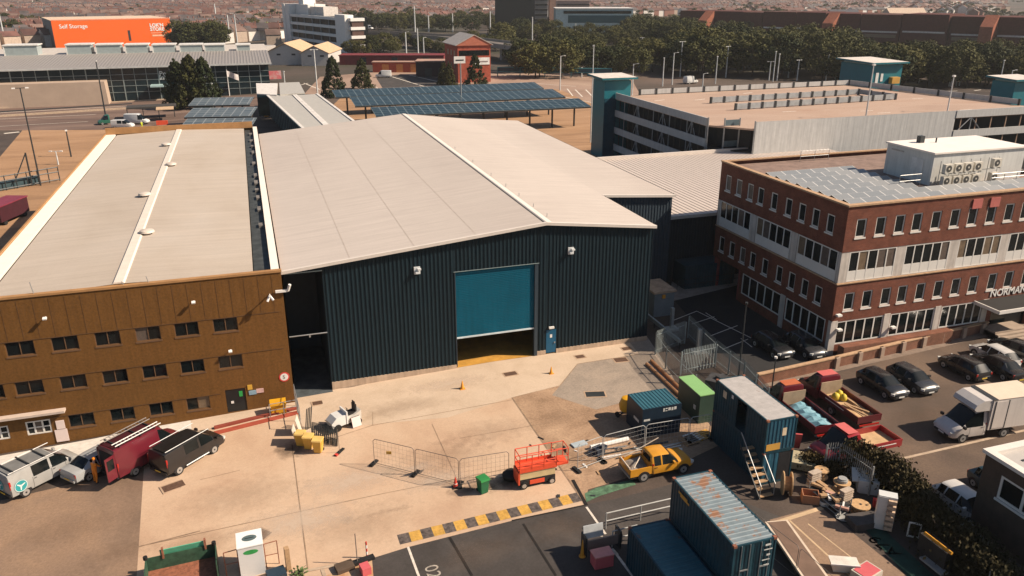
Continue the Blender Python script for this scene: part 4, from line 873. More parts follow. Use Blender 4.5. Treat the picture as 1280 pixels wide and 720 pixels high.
def ladder(t, name, a, b, w, m, rung=.28, up=(0,0,1)):
    a, b = Vector(a), Vector(b); d = (b-a); L = d.length; d.normalize(); s = d.cross(Vector(up)).normalized()*w/2; q = MB()
    q.tube(a-s, b-s, .035, 5); q.tube(a+s, b+s, .035, 5); k = rung
    while k < L: q.tube(a+d*k-s, a+d*k+s, .022, 5); k += rung
    return q.build(name, m, t)
for k, (y, zz, lab) in enumerate(((-.60,2.72,'long pale ladder on the near edge of the maroon van roof'), (.55,2.72,'weathered ladder on the far edge of the maroon van roof'))):
    lt = thing('ladder', lab, 'ladder', mv.location, rzv, 'ladders on the maroon van')
    ladder(lt, 'rails_and_rungs', (-2.5,y,zz), (1.0,y,zz), .36, WHITE if k == 0 else mat('weathered_ladder', (0.22,0.19,0.17), 0.7))
rb = MB()
for x in (-2.2,-.6,.5): rb.box(x-.03,x+.03,-.85,.85,2.56,2.64)
rb.build('roof_bars', DARK, mv)

# ------------------------------------------------------------------ yellow pickup
loc, rz = pose((805,602.5), (855,592), 'R', .84)
YP = paint('yellow', (0.62,0.28,0.02))
pk = vehicle('pickup', 'pickup', 'yellow pickup truck with boards sticking out of its bed', 'pickup', loc, rz, YP)
each('bed_side', YP, pk, [(-2.42,-.95,-.84,-.78,.52,1.06),(-2.42,-.95,.78,.84,.52,1.06)])
MB().box(-2.48,-2.42,-.84,.84,.52,1.06).build('tailgate', YP, pk)
MB().box(-2.42,-.93,-.78,.78,.50,.62).build('bed_floor', mat('grey_bed_liner', (0.12,0.115,0.11), 0.6, var=0.3, scale=4), pk)
MB().box(-.98,-.93,-.78,.78,.62,1.04).build('bulkhead', YP, pk)
MB().box(-.935,-.925,-.5,.5,1.14,1.56).build('rear_window', GLASS, pk)
MB().extr([(-2.4,.35),(-2.4,.52),(-.9,.52),(-.9,.35)], 'y', -.80, .80).build('chassis', PLASTIC, pk)
MB().box(-2.56,-2.48,-.8,.8,.45,.62).build('rear_bumper_bar', STEEL, pk)
for k, (a, e, rr) in enumerate((((-2.2,.7,1.1),(.3,.75,2.05),.035),((-2.5,-.75,1.13),(-2.45,.72,1.13),.06),((-2.2,-.7,1.12),(-1.25,.25,1.25),.04))):
    w = MB().tube(a, e, rr, 5).build('timber_batten', mat('pale_batten', (0.5,0.42,0.33), 0.8)); w.location = loc; w.rotation_euler = (0,0,rz)
    tag(w, ['long batten lying from the pickup bed over its cab','short pale batten lying across the pickup tailgate','pale batten leaning diagonally inside the pickup bed'][k], 'batten', 'battens on the yellow pickup')
sh = MB(); sh.quads([(-2.3,-.4,.66),(-1.0,-.6,.70),(-1.0,.7,.95),(-2.25,.6,.86),(-1.7,.1,1.0)], [(0,1,4),(1,2,4),(2,3,4),(3,0,4)])
w = sh.build('tarpaulin', mat('grey_tarpaulin', (0.22,0.20,0.175), 0.6, var=0.3, scale=3)); w.location = loc; w.rotation_euler = (0,0,rz); tag(w, 'crumpled grey sheet lying in the yellow pickup bed', 'tarpaulin')

# ------------------------------------------------------------------ red dropside trucks
REDP = paint('red', (0.30,0.02,0.024)); PINKR = paint('pink_red', (0.58,0.13,0.12), 0.5); ORR = paint('orange_red', (0.50,0.14,0.06), 0.45); MARO = paint('shade_darkened_red', (0.10,0.008,0.014))  # dark red stands for shaded cab sides, lighter roof reds for sun
def dropside(label, loc, rz, pm, bedm, floor, L=3.6, roofm=None):
    t = vehicle('cab', 'dropside_truck', label, 'truck', loc, rz, pm, 'red dropside trucks in the car park', steel=True)
    x0, x1 = -.05-L, -.05
    MB().box(x0,x1,-.95,.95,.78,.90).build('bed_floor', floor, t)
    for s, a in ((-1,(x0,x1,-1.02,-.95)),(1,(x0,x1,.95,1.02))): MB().box(*a,.80,1.32).build('bed_side', bedm, t)
    MB().box(x0-.06,x0-.003,-1.02,1.02,.80,1.32).build('tailboard', bedm, t); MB().box(x1-.06,x1-.003,-.945,.945,.90,1.95).build('headboard', mat('pale_headboard', (0.36,0.27,0.18), 0.7, var=.2), t)
    MB().box(x0+.1,1.0,-.42,.42,.42,.78).build('chassis', PLASTIC, t)
    if roofm: MB().box(.2,1.0,-.68,.68,2.345,2.375).build('cab_roof', roofm, t)
    MB().box(x0-.12,x0-.06,-.85,.85,.55,.68).build('rear_lamp_bar', TAIL, t)
    return t
FLOORT = mat('worn_plywood_floor', (0.48,0.32,0.17), 0.8, var=0.2, scale=2)
def pose2(front, rear, z, cx):
    a, b = atz(*front, z), atz(*rear, z); u = (a-b); u.z = 0; u.normalize(); c = a-u*cx; return (c.x, c.y, gz(c.x)), math.atan2(u.y, u.x)
# cab roof front centre and bed rear centre as seen in the photograph
loc, rz = pose2((983,480), (1054,534), 2.0, 1.0); t1l, t1r = loc, rz
dropside('dark red dropside truck with orange red cab roof and blue sheeting in its bed', loc, rz, MARO, MARO, DARK, roofm=ORR, L=4.0)
loc, rz = pose2((1029,468), (1104,519), 2.0, 1.0); t2l, t2r = loc, rz
T2 = dropside('dark red dropside truck with pink cab roof and timber and yellow sacks in its bed', loc, rz, MARO, MARO, FLOORT, roofm=PINKR, L=4.3)
loc, rz = pose2((1046,545), (1108,532), 1.9, 1.3); t3l, t3r = loc, rz
T3 = dropside('bright red dropside truck with empty plywood bed beside the overgrown fence', loc, rz, REDP, REDP, FLOORT, roofm=PINKR, L=3.3)
def lay(o, loc, rz): o.location = loc; o.rotation_euler = (0,0,rz); return o
b = MB(); n = 9
for i in range(n):
    for j in range(3):
        x0, x1 = -3.7+3.2*i/n, -3.7+3.2*(i+1)/n; y0, y1 = -.8+1.6*j/3, -.8+1.6*(j+1)/3
        zf = lambda x, y: .93+.33*math.exp(-(y/.6)**2)+.10*math.sin(x*7+y*3)
        b.face([(x0,y0,zf(x0,y0)),(x1,y0,zf(x1,y0)),(x1,y1,zf(x1,y1)),(x0,y1,zf(x0,y1))])
tag(lay(b.build('tarpaulin', mat('blue_sheeting', (0.16,0.32,0.38), 0.45, var=0.25, scale=5)), t1l, t1r), 'crumpled pale blue sheeting in the bed of the orange roofed truck', 'tarpaulin')
for k, (x,y,s) in enumerate(((-.7,-.3,.3),(-1.0,.25,.33),(-1.3,-.2,.28))):
    b = MB(); b.lathe([(.05,0),(s*.9,.05),(s,.22),(s*.8,.42),(s*.3,.55)], 10); tag(lay(b.build('sack', mat('yellow_sack', (0.55,0.42,0.04), 0.6, var=0.2), smooth=True), (t2l[0]+math.cos(t2r)*x-math.sin(t2r)*y, t2l[1]+math.sin(t2r)*x+math.cos(t2r)*y, .9), t2r),
        'yellow sack behind the pink roofed cab, %s' % ['nearest the headboard','nearest the far side board','furthest from the cab'][k], 'sack', 'yellow sacks in the truck bed')
rr = random.Random(3)
for k in range(6):
    x, y = -2.0-.3*k, -.5+.2*k-.1*(k%2)*3; b = MB().obox((x,y,.96+.05*k),(1.4+rr.random(),.16,.06), rz=rr.uniform(-.5,.5), ry=rr.uniform(-.1,.1))
    tag(lay(b.build('plank', BRASSY), t2l, t2r), 'loose plank heaped in the bed of the pink roofed truck', 'plank', 'loose planks in the truck bed')
# white lettering bands on truck sides (scribbled, too small to read)
for t, yy in ((T3,1.0),(T2,1.0)):
    MB().box(-2.9,-.8,yy+.024,yy+.032,1.05,1.12).build('side_marking', WHITE, t)

# ------------------------------------------------------------------ white box truck
loc, rz = pose((1258,546), (1202,554), 'L', .99)
bt = vehicle('cab', 'box_truck', 'white box truck with rounded luton front over its cab', 'truck', loc, rz, paint('white', (0.60,0.56,0.52), .4), steel=True)
BOXW = mat('box_body_white', (0.66,0.60,0.55), 0.5, var=0.05, streak=0.08)
MB().box(-3.9,.02,-1.08,1.08,.85,3.2).build('box_body', BOXW, bt)
MB().extr([(.03,2.4),(1.25,2.42),(1.45,2.62),(1.30,2.92),(.75,3.2),(.03,3.2)], 'y', -1.03, 1.03).build('luton_pod', paint('white', (0.60,0.56,0.52), .4), bt)
MB().box(-3.92,.06,-1.1,1.1,3.205,3.24).build('box_roof', mat('cream_box_roof', (0.66,0.54,0.42), 0.6, var=0.06), bt)
MB().box(-1.25,-.25,1.083,1.10,.95,3.05).build('side_door', BOXW, bt)
each('door_edge', DARK, bt, [(-1.32,-1.26,1.083,1.11,.9,3.1),(-.24,-.18,1.083,1.11,.9,3.1)])
MB().box(-3.8,.9,-.45,.45,.45,.84).build('chassis', PLASTIC, bt)
MB().box(-.3,.05,-1.1,1.1,3.18,3.26).build('roof_edge', DARK, bt)

# ------------------------------------------------------------------ cars by the brick office
CB = paint('dark', (0.012,0.013,0.015), .25)
def car_by(front, rear, kind, label, pm, cat='car', group='cars parked by the brick office', z=0.0):
    a, b = at(*front), at(*rear); u = (a-b); u.z = 0; u.normalize(); c = (a+b)/2
    return vehicle(kind, 'parked_car', label, cat, (c.x,c.y,gz(c.x)), math.atan2(u.y,u.x), pm, group)
car_by((1124,501), (1079,474), 'hatch', 'black car behind the dark red trucks, sun on its windscreen, left of two', CB)
car_by((1158,493), (1119,470), 'hatch', 'dark grey car second beside the dark red trucks, bonnet gleaming', paint('charcoal', (0.03,0.031,0.034), .25))
car_by((1183,455), (1225,477), 'hatch', 'black car with bright rear window and yellow plate, behind the box truck', CB)
car_by((1222,452), (1272,479), 'saloon', 'black car with yellow rear plate right of the bright windowed one', CB)
car_by((1222,441), (1262,462), 'hatch', 'white roofed car half hidden behind the black cars', paint('white2', (0.55,0.53,0.5)))
car_by((1240,432), (1300,458), 'saloon', 'black car at the right edge in front of the office entrance', CB)
car_by((982,450), (948,428), 'hatch', 'black car in the shade between the compound and the brick office', CB)
car_by((1022,450), (988,428), 'hatch', 'dark car with pale bonnet glint nearest the office corner', paint('charcoal', (0.03,0.031,0.034), .25))
car_by((1225,655), (1185,627), 'hatch', 'white car nosing out beside the dark corner building', paint('white2', (0.55,0.53,0.5)))
car_by((1275,640), (1225,603), 'hatch', 'dark teal car parked beside the white car near the corner building', paint('teal', (0.02,0.05,0.06)))
car_by((1275,600), (1290,592), 'hatch', 'dark car mostly hidden behind the corner building', CB)
# ------------------------------------------------------------------ shipping containers
CBLUE = mat('container_blue', (0.008,0.045,0.065), 0.5, var=0.25, scale=2.5, streak=0.15, dirt=.2)
CBLUE2 = mat('container_mid_blue', (0.02,0.085,0.13), 0.5, var=0.2, scale=2, streak=0.15)
def rustroof(name, base, rust, amt=0.62):
    m = mat(name, base, 0.5, var=0.14, scale=2.2); nt = m.node_tree; N = nt.nodes; L = nt.links; b = N['Principled BSDF']
    src = b.inputs['Base Color'].links[0].from_socket
    n = N.new('ShaderNodeTexNoise'); n.inputs['Scale'].default_value = 0.9; n.inputs['Detail'].default_value = 9; n.inputs['Roughness'].default_value = 0.72
    g = N.new('ShaderNodeNewGeometry'); L.new(g.outputs['Position'], n.inputs['Vector'])
    r = N.new('ShaderNodeMapRange'); r.inputs[1].default_value = amt; r.inputs[2].default_value = amt+.05; L.new(n.outputs['Fac'], r.inputs[0])
    mx = N.new('ShaderNodeMix'); mx.data_type = 'RGBA'; L.new(r.outputs[0], mx.inputs[0]); L.new(src, mx.inputs[6]); mx.inputs[7].default_value = (*rust, 1); L.new(mx.outputs[2], b.inputs['Base Color'])
    return m
ROOFR = rustroof('faded_rusty_roof', (0.175,0.22,0.24), (0.24,0.12,0.065), .53)
ROOFD = rustroof('faded_teal_roof', (0.035,0.12,0.15), (0.12,0.07,0.045), .64)
ROOFG = rustroof('pale_grey_roof', (0.40,0.375,0.355), (0.28,0.23,0.20), .62)
RUST = mat('rusted_casting', (0.24,0.09,0.05), 0.8, var=0.4, scale=6)
def container(label, x0, y0, L, z, side, roof, w=2.38, h=2.59, door='-y', door_open=None, ridge=.022, edge=None):
    t = thing('shipping_container', label, 'container', (x0, y0, z), 0, 'shipping containers'); e = .09
    b = MB()
    gaps = door_open or []
    for s, x, N in ((0, .03, (-1,0,0)), (1, w-.03, (1,0,0))):
        segs = [(e, L-e)]
        if s == 0 and gaps: segs = [(e, gaps[0]), (gaps[1], L-e)]
        for a, c in segs:
            if s == 0: b.rib((x, c, 0), (0,-1,0), (0,0,1), N, c-a, .14, h-.10, .28, .035)
            else: b.rib((x, a, 0), (0,1,0), (0,0,1), N, c-a, .14, h-.10, .28, .035)
    b.rib((w-e, L-.03, 0), (-1,0,0), (0,0,1), (0,1,0), w-2*e, .14, h-.1, .28, .035)
    if gaps: b.box(.8,.83,gaps[0]-.05,gaps[1]+.05,.1,h-.12)
    b.build('side_wall', side, t)
    fr = MB()
    for x in (0, w-e):
        for y in (0, L-e): fr.box(x, x+e, y, y+e, 0, h-.01)
        fr.box(x, x+e, e, L-e, 0, .14); fr.box(x, x+e, e, L-e, h-.10, h-.012)
    for y in (0, L-e): fr.box(e, w-e, y, y+e, 0, .14); fr.box(e, w-e, y, y+e, h-.10, h-.012)
    fr.build('frame', edge or side, t)
    r = MB(); r.rib((e, L-e+.02, h-.035), (0,-1,0), (1,0,0), (0,0,1), L-2*e+.04, 0, w-2*e, .30, ridge); r.build('roof', roof, t)
    for x in (-.012, w-.168):
        for y in (-.012, L-.168): MB().box(x, x+.18, y, y+.18, h-.12, h+.006).build('corner_casting', RUST, t)
    if door == '-y':
        dr = MB()
        for k in range(2):
            x = e+.02+k*(w/2-e); d = MB(); d.rib((x, .03, 0), (1,0,0), (0,0,1), (0,-1,0), w/2-e-.03, .15, h-.11, .5, .03)
            o = d.build('door', side, t)
            for q in (.28, .72):
                rx = x+q*(w/2-e-.03); MB().tube((rx,-.045,.08),(rx,-.045,h-.05),.024,6).build('lock_rod', STEEL, o)
            MB().box(x+.3,x+.75,-.07,-.03,1.05,1.12).build('handle', STEEL, o)
    elif door == 'rib':
        b = MB(); b.rib((e, .03, 0), (1,0,0), (0,0,1), (0,-1,0), w-2*e, .14, h-.1, .28, .035); b.build('end_wall', CBLUE2, t)
    return t
LET = mat('white_stencil', (0.55,0.55,0.52), 0.6, var=.2, scale=5)
SX, SYb = 19.62, 26.15
container('dark blue container underneath the rusty roofed one at the bottom edge', SX, SYb, 6.02, 0.0, CBLUE, ROOFD)
c1 = container('blue container with faded rusty roof, top of the stack at the bottom edge', SX, SYb, 6.02, 2.60, CBLUE, ROOFR, edge=CBLUE)
def scribble(t, x, y, zt, rows, m=LET):
    for k, (w_, h_, dx) in enumerate(rows): MB().box(x+dx, x+dx+w_, y-.012, y, zt-.3*k-h_, zt-.3*k).build('marking', m, t)
scribble(c1, 1.62, -.055, 2.36, [(.3,.10,.1),(.46,.05,.05),(.2,.10,.22),(.42,.05,.0),(.3,.08,.12)])
for z, y in ((2.30,5.2),(2.18,5.0)): MB().box(-.05,-.035,y-.9,y,z-.12,z).build('marking', mat('yellow_stencil',(0.6,0.3,0.04),.6), c1)
container('single dark blue container left of the stack at the bottom edge', 17.12, SYb-.05, 6.02, 0.0, CBLUE, ROOFD)
S2X, S2Y = 28.62, 36.35
c3 = container('dark blue container with an open end, under the pale roofed one', S2X, S2Y, 6.0, 0.0, CBLUE, ROOFD, w=2.25, h=2.35, door=None)
MB().box(1.2,2.14,.02,.6,.16,2.2).build('open_bay', mat('dark_load_bay', (0.012,0.012,0.014), 0.8), c3)
MB().rib((.09,.03,0),(1,0,0),(0,0,1),(0,-1,0),1.1,.14,2.24,.5,.03).build('door', CBLUE2, c3)
c4 = container('blue container with pale grey roof and an open side doorway, top of its stack', S2X, S2Y, 6.0, 2.36, CBLUE, ROOFG, w=2.25, h=2.36, door='rib', door_open=(2.2,3.3), ridge=.006)
OCH = mat('ochre_panel', (0.55,0.30,0.06), 0.6, var=.1)
MB().box(.12,1.15,-.02,-.008,.15,.62).build('ochre_strip', OCH, c4); MB().box(1.2,1.5,-.02,-.008,1.1,1.65).build('sticker', mat('cream_sticker',(0.6,0.48,0.33),.6), c4)
MB().box(-.03,-.012,4.55,4.95,1.55,2.05).build('sticker', mat('cream_sticker',(0.6,0.48,0.33),.6), c4); MB().box(-.03,-.012,3.75,3.95,1.95,2.2).build('notice', WHITE, c4)
# ladder-like steps up to the upper doorway
t = thing('site_stairs', 'timber site stairs with pale handrails leaning on the pale roofed container stack', 'stairs', (at(972,624).x, at(965,622).y+.9, 0), 0)
b = MB()
for k in range(8): b.box(-1.1,-.15,-.9+.33*k,-.62+.33*k,.16+.29*k,.22+.29*k)
b.build('treads', BRASSY, t)
for x in (-1.15,-.12):
    MB().tube((x,-.9,.1),(x,1.7,2.5),.05,5).build('stringer', DARK, t); MB().tube((x,-.9,1.0),(x,1.7,3.4),.03,5).build('handrail', STEEL, t); MB().tube((x,-.85,.1),(x,-.85,1.02),.03,5).build('rail_post', STEEL, t)
# teal topped waste box
t = thing('waste_box', 'closed navy steel waste box with ribbed teal lid behind the fence panels', 'skip', (23.95, 43.85, 0), 0)
b = MB(); prof = [(.0,0),(.0,2.3),(3.07,2.3),(3.07,0)]
b.extr(prof, 'y', 0, 2.45); b.build('body', mat('navy_steel', (0.010,0.022,0.038), 0.45, var=.2), t)
MB().rib((.06,.05,2.305),(1,0,0),(0,1,0),(0,0,1),2.95,0,2.35,.27,.04).build('lid', mat('teal_lid', (0.035,0.12,0.155), 0.45, var=.12), t)
each('marking', LET, t, [(1.6+x0,1.6+x1,-.012,-.001,z0,z1) for x0,x1,z0,z1 in ((0,.12,1.9,2.15),(.18,.34,1.9,1.96),(.18,.34,2.07,2.15),(.4,.6,1.93,2.15),(.66,.8,1.9,2.13),(.86,1.05,1.93,2.15))])
MB().box(.12,.6,-.012,-.001,1.35,1.5).build('label_plate', LET, t)
MB().box(-.012,-.002,.5,1.3,1.0,1.2).build('label_plate', LET, t)
# green cabinet
t = thing('green_cabinet', 'tall green site cabinet with pale green top between fence and pale roofed containers', 'cabinet', (28.85, 44.4, 0), 0)
MB().box(0,1.2,0,3.1,0,2.27).build('body', mat('green_steel', (0.035,0.065,0.048), 0.5, var=.15), t)
MB().box(-.04,1.24,-.04,3.14,2.27,2.34).build('lid', mat('pale_green_lid', (0.22,0.42,0.16), 0.5, var=.06), t)
MB().box(-.02,-.003,.5,.8,.9,1.25).build('notice', LET, t)
# orange mixer beside the waste box
p = at(783, 521); t = thing('concrete_mixer', 'orange yellow concrete mixer half hidden behind the navy waste box', 'mixer', (p.x,p.y,0), R(200))
YEL = mat('plant_yellow', (0.60,0.30,0.015), 0.45, var=.12)
MB().lathe([(.25,-.62),(.55,-.4),(.62,.0),(.42,.55),(.30,.6)], 14).build('drum', YEL, t, smooth=True).location = (0,0,1.05)
b = MB(); b.tube((-.5,-.4,0),(0,0,.7),.05,6).tube((.5,-.4,0),(0,0,.7),.05,6).tube((0,.6,0),(0,0,.7),.05,6); b.build('stand', DARK, t)
for s in (-.5,.5): MB().tube((s,-.4,.22),(s+.1,-.4,.22),.22,12).build('wheel', BLACK, t)
MB().box(-.35,.35,.3,.85,.5,1.3).build('motor_cover', YEL, t)

# ------------------------------------------------------------------ fence panels
MESH = mat('mesh_wire', (0.20,0.20,0.19), 0.5, metal=.3)
def heras(label, a, b, h=2.0, mesh=False, m=MESH, group='temporary fence panels', r=.025, foot=True):
    a, b = Vector(a), Vector(b); d = b-a; d.z = 0; L = d.length; t = thing('fence_panel', label, 'fence', (a.x,a.y,a.z), math.atan2(d.y,d.x), group)
    q = MB(); zz = b.z-a.z
    q.path([(.05,0,.12),(.05,0,h-.15),(.2,0,h),(L-.2,0,h+zz),(L-.05,0,h-.15+zz),(L-.05,0,.12+zz),(.05,0,.12)], r, 5); q.build('frame', m, t)
    k = MB(); n = int(L/.28) if mesh else 0
    if mesh:
        for i in range(1, n): k.tube((.05+(L-.1)*i/n,0,.15),(.05+(L-.1)*i/n,0,h-.02),.006,3,cap=False)
        for i in range(1, 6): k.tube((.05,0,h*i/6),(L-.05,0,h*i/6+zz),.006,3,cap=False)
        k.build('mesh', m, t)
    if foot:
        for x in (.0, L): MB().obox((x,0,.07+(zz if x else 0)),(.24,.78,.14)).build('foot', BLACK, t)
    return t
fp = [at(467.5,580), at(519.5,593), at(574.5,607), at(637,597)]
labs = ['temporary fence panel at the left end of the row on the yard','temporary fence panel in the middle of the row, left of the red cone','temporary fence panel between the red cone and the orange lift']
DKM = mat('dark_fence_steel', (0.16,0.13,0.11), 0.6)
for k in range(3): heras(labs[k], fp[k], fp[k+1], mesh=True, m=DKM, r=.022)
hp = [atz(x,y,2.0) for x,y in ((722,556),(754.5,544.5),(807.5,531),(863,522),(890,517.5))]; hp = [Vector((q.x,q.y,0)) for q in hp]
labs = ['fence panel at the left end of the row before the waste box','fence panel crossing the left half of the navy waste box','fence panel crossing the right half of the navy waste box','fence panel between green cabinet and pale roofed containers']
for k in range(4): heras(labs[k], hp[k], hp[k+1], m=mat('bright_fence_steel',(0.42,0.42,0.40),.4), mesh=True, group='fence panels by the waste box')
# fence tag and items on the panel
p = at(486, 566, 1.1); w = MB().obox((p.x,p.y,p.z),(.35,.03,.22), rz=-.4).build('sign', mat('yellow_sign',(0.6,0.35,0.05),.5)); tag(w, 'small yellow and dark sign tied to the leftmost yard fence panel', 'sign')
railing('handrail', 'steel handrail running along the right end of the brown block', [(.95,57.4,gz(0)),(1.1,53.6,gz(0))], h=1.9, step=1.3, mid=1)
railing('handrail', 'grey handrail around the yellow bin at the brown block corner', [(-1.0,56.2,gz(0)),(1.05,56.3,gz(0))], h=1.1, step=.9)
t = thing('grit_bin', 'yellow grit bin against the brown block beside the handrail', 'bin', (-.35,56.9,gz(-.3)), 0)
MB().box(-.55,.55,-.4,.4,0,.75).build('tub', YEL, t); MB().extr([(-.45,.75),(.45,.75),(.3,1.0),(-.42,.9)], 'x', -.6, .6).build('lid', YEL, t)
# concrete bay items: yellow bins, boards, stacked barriers
for k, (px, py) in enumerate(((377,559),(387,563),(399,567.5))):
    p = at(px, py); t = thing('wheeled_bin', ['yellow wheeled bin nearest the leaning white boards','middle one of the three yellow bins by the stacked barriers','yellow wheeled bin nearest the stacked dark barriers'][k], 'bin', (p.x,p.y+.3,p.z), R(-25), 'yellow bins on the yard')
    b = MB(); b.quads([(-.24,-.24,.06),(.24,-.24,.06),(.24,.24,.06),(-.24,.24,.06),(-.32,-.34,.98),(.32,-.34,.98),(.32,.32,.98),(-.32,.32,.98)], [(0,3,2,1),(4,5,6,7),(0,1,5,4),(1,2,6,5),(2,3,7,6),(3,0,4,7)]); b.build('tub', mat('bin_yellow',(0.62,0.36,0.06),.5,var=.1), t)
    MB().extr([(-.37,.98),(.36,.98),(.3,1.1),(-.32,1.06)], 'x', -.34, .34).build('lid', mat('bin_yellow_lid',(0.66,0.44,0.14),.5), t)
    for s in (-.24,.24): MB().tube((s-.04,.28,.1),(s+.04,.28,.1),.1,10).build('wheel', BLACK, t)
for k, (px, py) in enumerate(((370,553),(374,541))):
    p = at(px, py); w = MB().obox((0,0,.65),(.95,.05,1.3), rx=R(-12)).build('board', mat('pale_board',(0.55,0.48,0.40),.7)); w.location = p; w.rotation_euler = (0,0,R(80)); tag(w, ['pale board leaning at the left of the yellow bins','pale board standing behind the yellow bins'][k], 'board', 'pale boards by the yellow bins')
for k in range(7):
    a, e = at(391,553), at(424,560); t = thing('crowd_barrier', 'dark steel crowd barrier stacked flat against its neighbours behind the yellow bins', 'barrier', (a.x+.02*k, a.y+.16+.15*k, a.z), math.atan2(e.y-a.y, e.x-a.x), 'stacked crowd barriers')
    b = MB(); b.path([(0,0,.1),(0,0,1.05),(2.1,0,1.05),(2.1,0,.1),(0,0,.1)], .025, 5); b.build('frame', DARK, t)
    b = MB()
    for i in range(1,12): b.tube((2.1*i/12,0,.1),(2.1*i/12,0,1.05),.011,4)
    b.build('bars', DARK, t)
for k in range(4):
    p = at(382+2*k, 538-1*k); w = MB().tube((0,0,0),(.25,.3,1.6),.04,5).build('steel_bar', DARK); w.location = p; tag(w, 'dark steel bar propped upright behind the stacked barriers', 'bar', 'propped steel bars')
p = at(424.5,566); t = thing('barrier_foot', 'fallen dark barrier with red tipped foot in front of the stacked barriers', 'barrier', p, R(50))
MB().box(-.5,.5,-.1,.1,0,.12).build('block', BLACK, t); MB().box(-.5,-.3,-.101,.101,.001,.125).build('red_tip', mat('red_sign',(0.55,0.05,0.04),.5), t); MB().tube((0,0,.12),(0,0,1.9),.018,5).build('post', DKM, t)
# white ride-on sweeper
p = at(432, 531); t = thing('ride_on_sweeper', 'small white ride on sweeper with a black seat in front of the dark recess', 'sweeper', (p.x,p.y,p.z), R(200))
MACH = mat('machine_white', (0.62,0.62,0.60), 0.4, var=.06)
b = MB(); b.extr([(.1,.35),(1.25,.3),(1.3,.7),(.9,1.05),(.1,1.1)], 'y', -.5, .5); b.build('hood', MACH, t)
b = MB(); b.extr([(-1.1,.35),(.05,.35),(.05,.75),(-.5,.85),(-1.1,1.1)], 'y', -.48, .48); b.build('rear_body', mat('machine_cream',(0.55,0.52,0.46),.5), t)
MB().box(.02,.12,-.55,.55,.36,1.35).build('roll_plate', MACH, t)
b = MB(); b.box(-.75,-.2,-.28,.28,.86,1.0).box(-.85,-.72,-.28,.28,.95,1.55).box(-.8,-.74,-.2,.2,1.55,1.75); b.build('seat', BLACK, t)
b = MB(); b.tube((0,0,.9),(-.2,0,1.3),.03,6); b.tube((-.2,-.18,1.3),(-.2,.18,1.3),.025,6); b.build('steering_column', DARK, t)
for x in (-.8,.85):
    for s in (-.5,.5): MB().tube((x,s-.1,.27),(x,s+.1,.27),.27,14).build('wheel', BLACK, t)
MB().box(1.2,1.6,-.6,.6,.08,.32).build('brush_box', DARK, t)
p = at(446,533); t = thing('a_board', 'small white and pink folding sign standing beside the white sweeper', 'sign', p, R(20))
MB().obox((0,0,.4),(.7,.03,.75), rx=R(-18)).build('panel', mat('pink_white_board', (0.68,0.56,0.52), 0.6), t); MB().obox((0,.32,.38),(.7,.03,.75), rx=R(18)).build('rear_panel', DARK, t)
# traffic cones
def cone(label, px, py, m, s=1.0, band=True):
    p = at(px, py); t = thing('traffic_cone', label, 'cone', p, 0, 'traffic cones')
    MB().box(-.22*s,.22*s,-.22*s,.22*s,0,.05*s).build('base', m if not band else BLACK, t); MB().lathe([(.17*s,.05*s),(.03*s,.75*s)], 12).build('body', m, t, smooth=True)
    if band: MB().lathe([(.125*s,.28*s),(.085*s,.46*s)], 12).build('band', WHITE, t)
ORC = mat('cone_orange', (0.65,0.28,0.03), 0.5)
cone('yellow orange cone alone on the fresh concrete in front of the roller door', 578, 486, ORC, .95, False); cone('yellow orange cone nearest the blue door', 689, 467, ORC, .85, False)
cone('red and white cone at the fence panel joint left of the green bin', 569.5, 609, mat('cone_red',(0.5,0.05,0.03),.5), 1.0)
# green wheeled bin
p = at(603.5, 615); t = thing('wheeled_bin', 'green wheeled bin standing alone left of the orange lift', 'bin', p, R(15))
GB = mat('bin_green', (0.01,0.12,0.05), 0.45)
b = MB(); b.quads([(-.24,-.26,.06),(.24,-.26,.06),(.24,.24,.06),(-.24,.24,.06),(-.3,-.34,1.0),(.3,-.34,1.0),(.3,.34,1.0),(-.3,.34,1.0)], [(0,3,2,1),(4,5,6,7),(0,1,5,4),(1,2,6,5),(2,3,7,6),(3,0,4,7)]); b.build('tub', GB, t)
MB().extr([(-.40,1.0),(.38,1.0),(.34,1.1),(-.36,1.14)], 'x', -.33, .33).build('lid', mat('bin_green_lid',(0.03,0.22,0.06),.45), t); 
for s in (-.22,.22): MB().tube((s-.04,.3,.11),(s+.04,.3,.11),.11,10).build('wheel', BLACK, t)
# scissor lift
a, e = at(655,612), at(690,604); u = (e-a); u.z = 0; ang = math.atan2(u.y,u.x); u.normalize(); n = Vector((-u.y,u.x,0)); c = (a+e)/2+n*.55
t = thing('scissor_lift', 'orange red scissor lift with extended platform, lowered, at the yard edge', 'lift', (c.x,c.y,c.z), ang)
OR = mat('lift_orange', (0.68,0.085,0.035), 0.45, var=.08); CRM = mat('lift_cream', (0.55,0.44,0.24), 0.5)
MB().box(-1.2,1.2,-.5,.5,.22,.62).build('chassis', PLASTIC, t); MB().box(-.55,.45,-.53,-.502,.26,.55).build('tray_door', OR, t)
b = MB()
for k in range(4):
    z = .66+.13*k
    for s in (-.42,.42): b.box(-1.15,1.15,s-.04,s+.04,z,z+.10)
b.build('scissor_stack', DARK, t); MB().box(-1.2,1.2,-.47,-.462,.66,1.14).build('stack_guard', CRM, t)
for x in (-.95,.95):
    for s in (-.5,.5):
        w = MB().tube((x,s-.09,.24),(x,s+.09,.24),.24,16).build('wheel', BLACK, t); MB().tube((x,s+.092*(1 if s>0 else -1),.24),(x,s+.10*(1 if s>0 else -1),.24),.15,12).build('rim', RIM, w)
MB().box(-1.25,1.3,-.52,.52,1.18,1.32).build('platform', OR, t); MB().box(1.3,2.1,-.48,.48,1.24,1.34).build('platform_extension', OR, t)
b = MB()
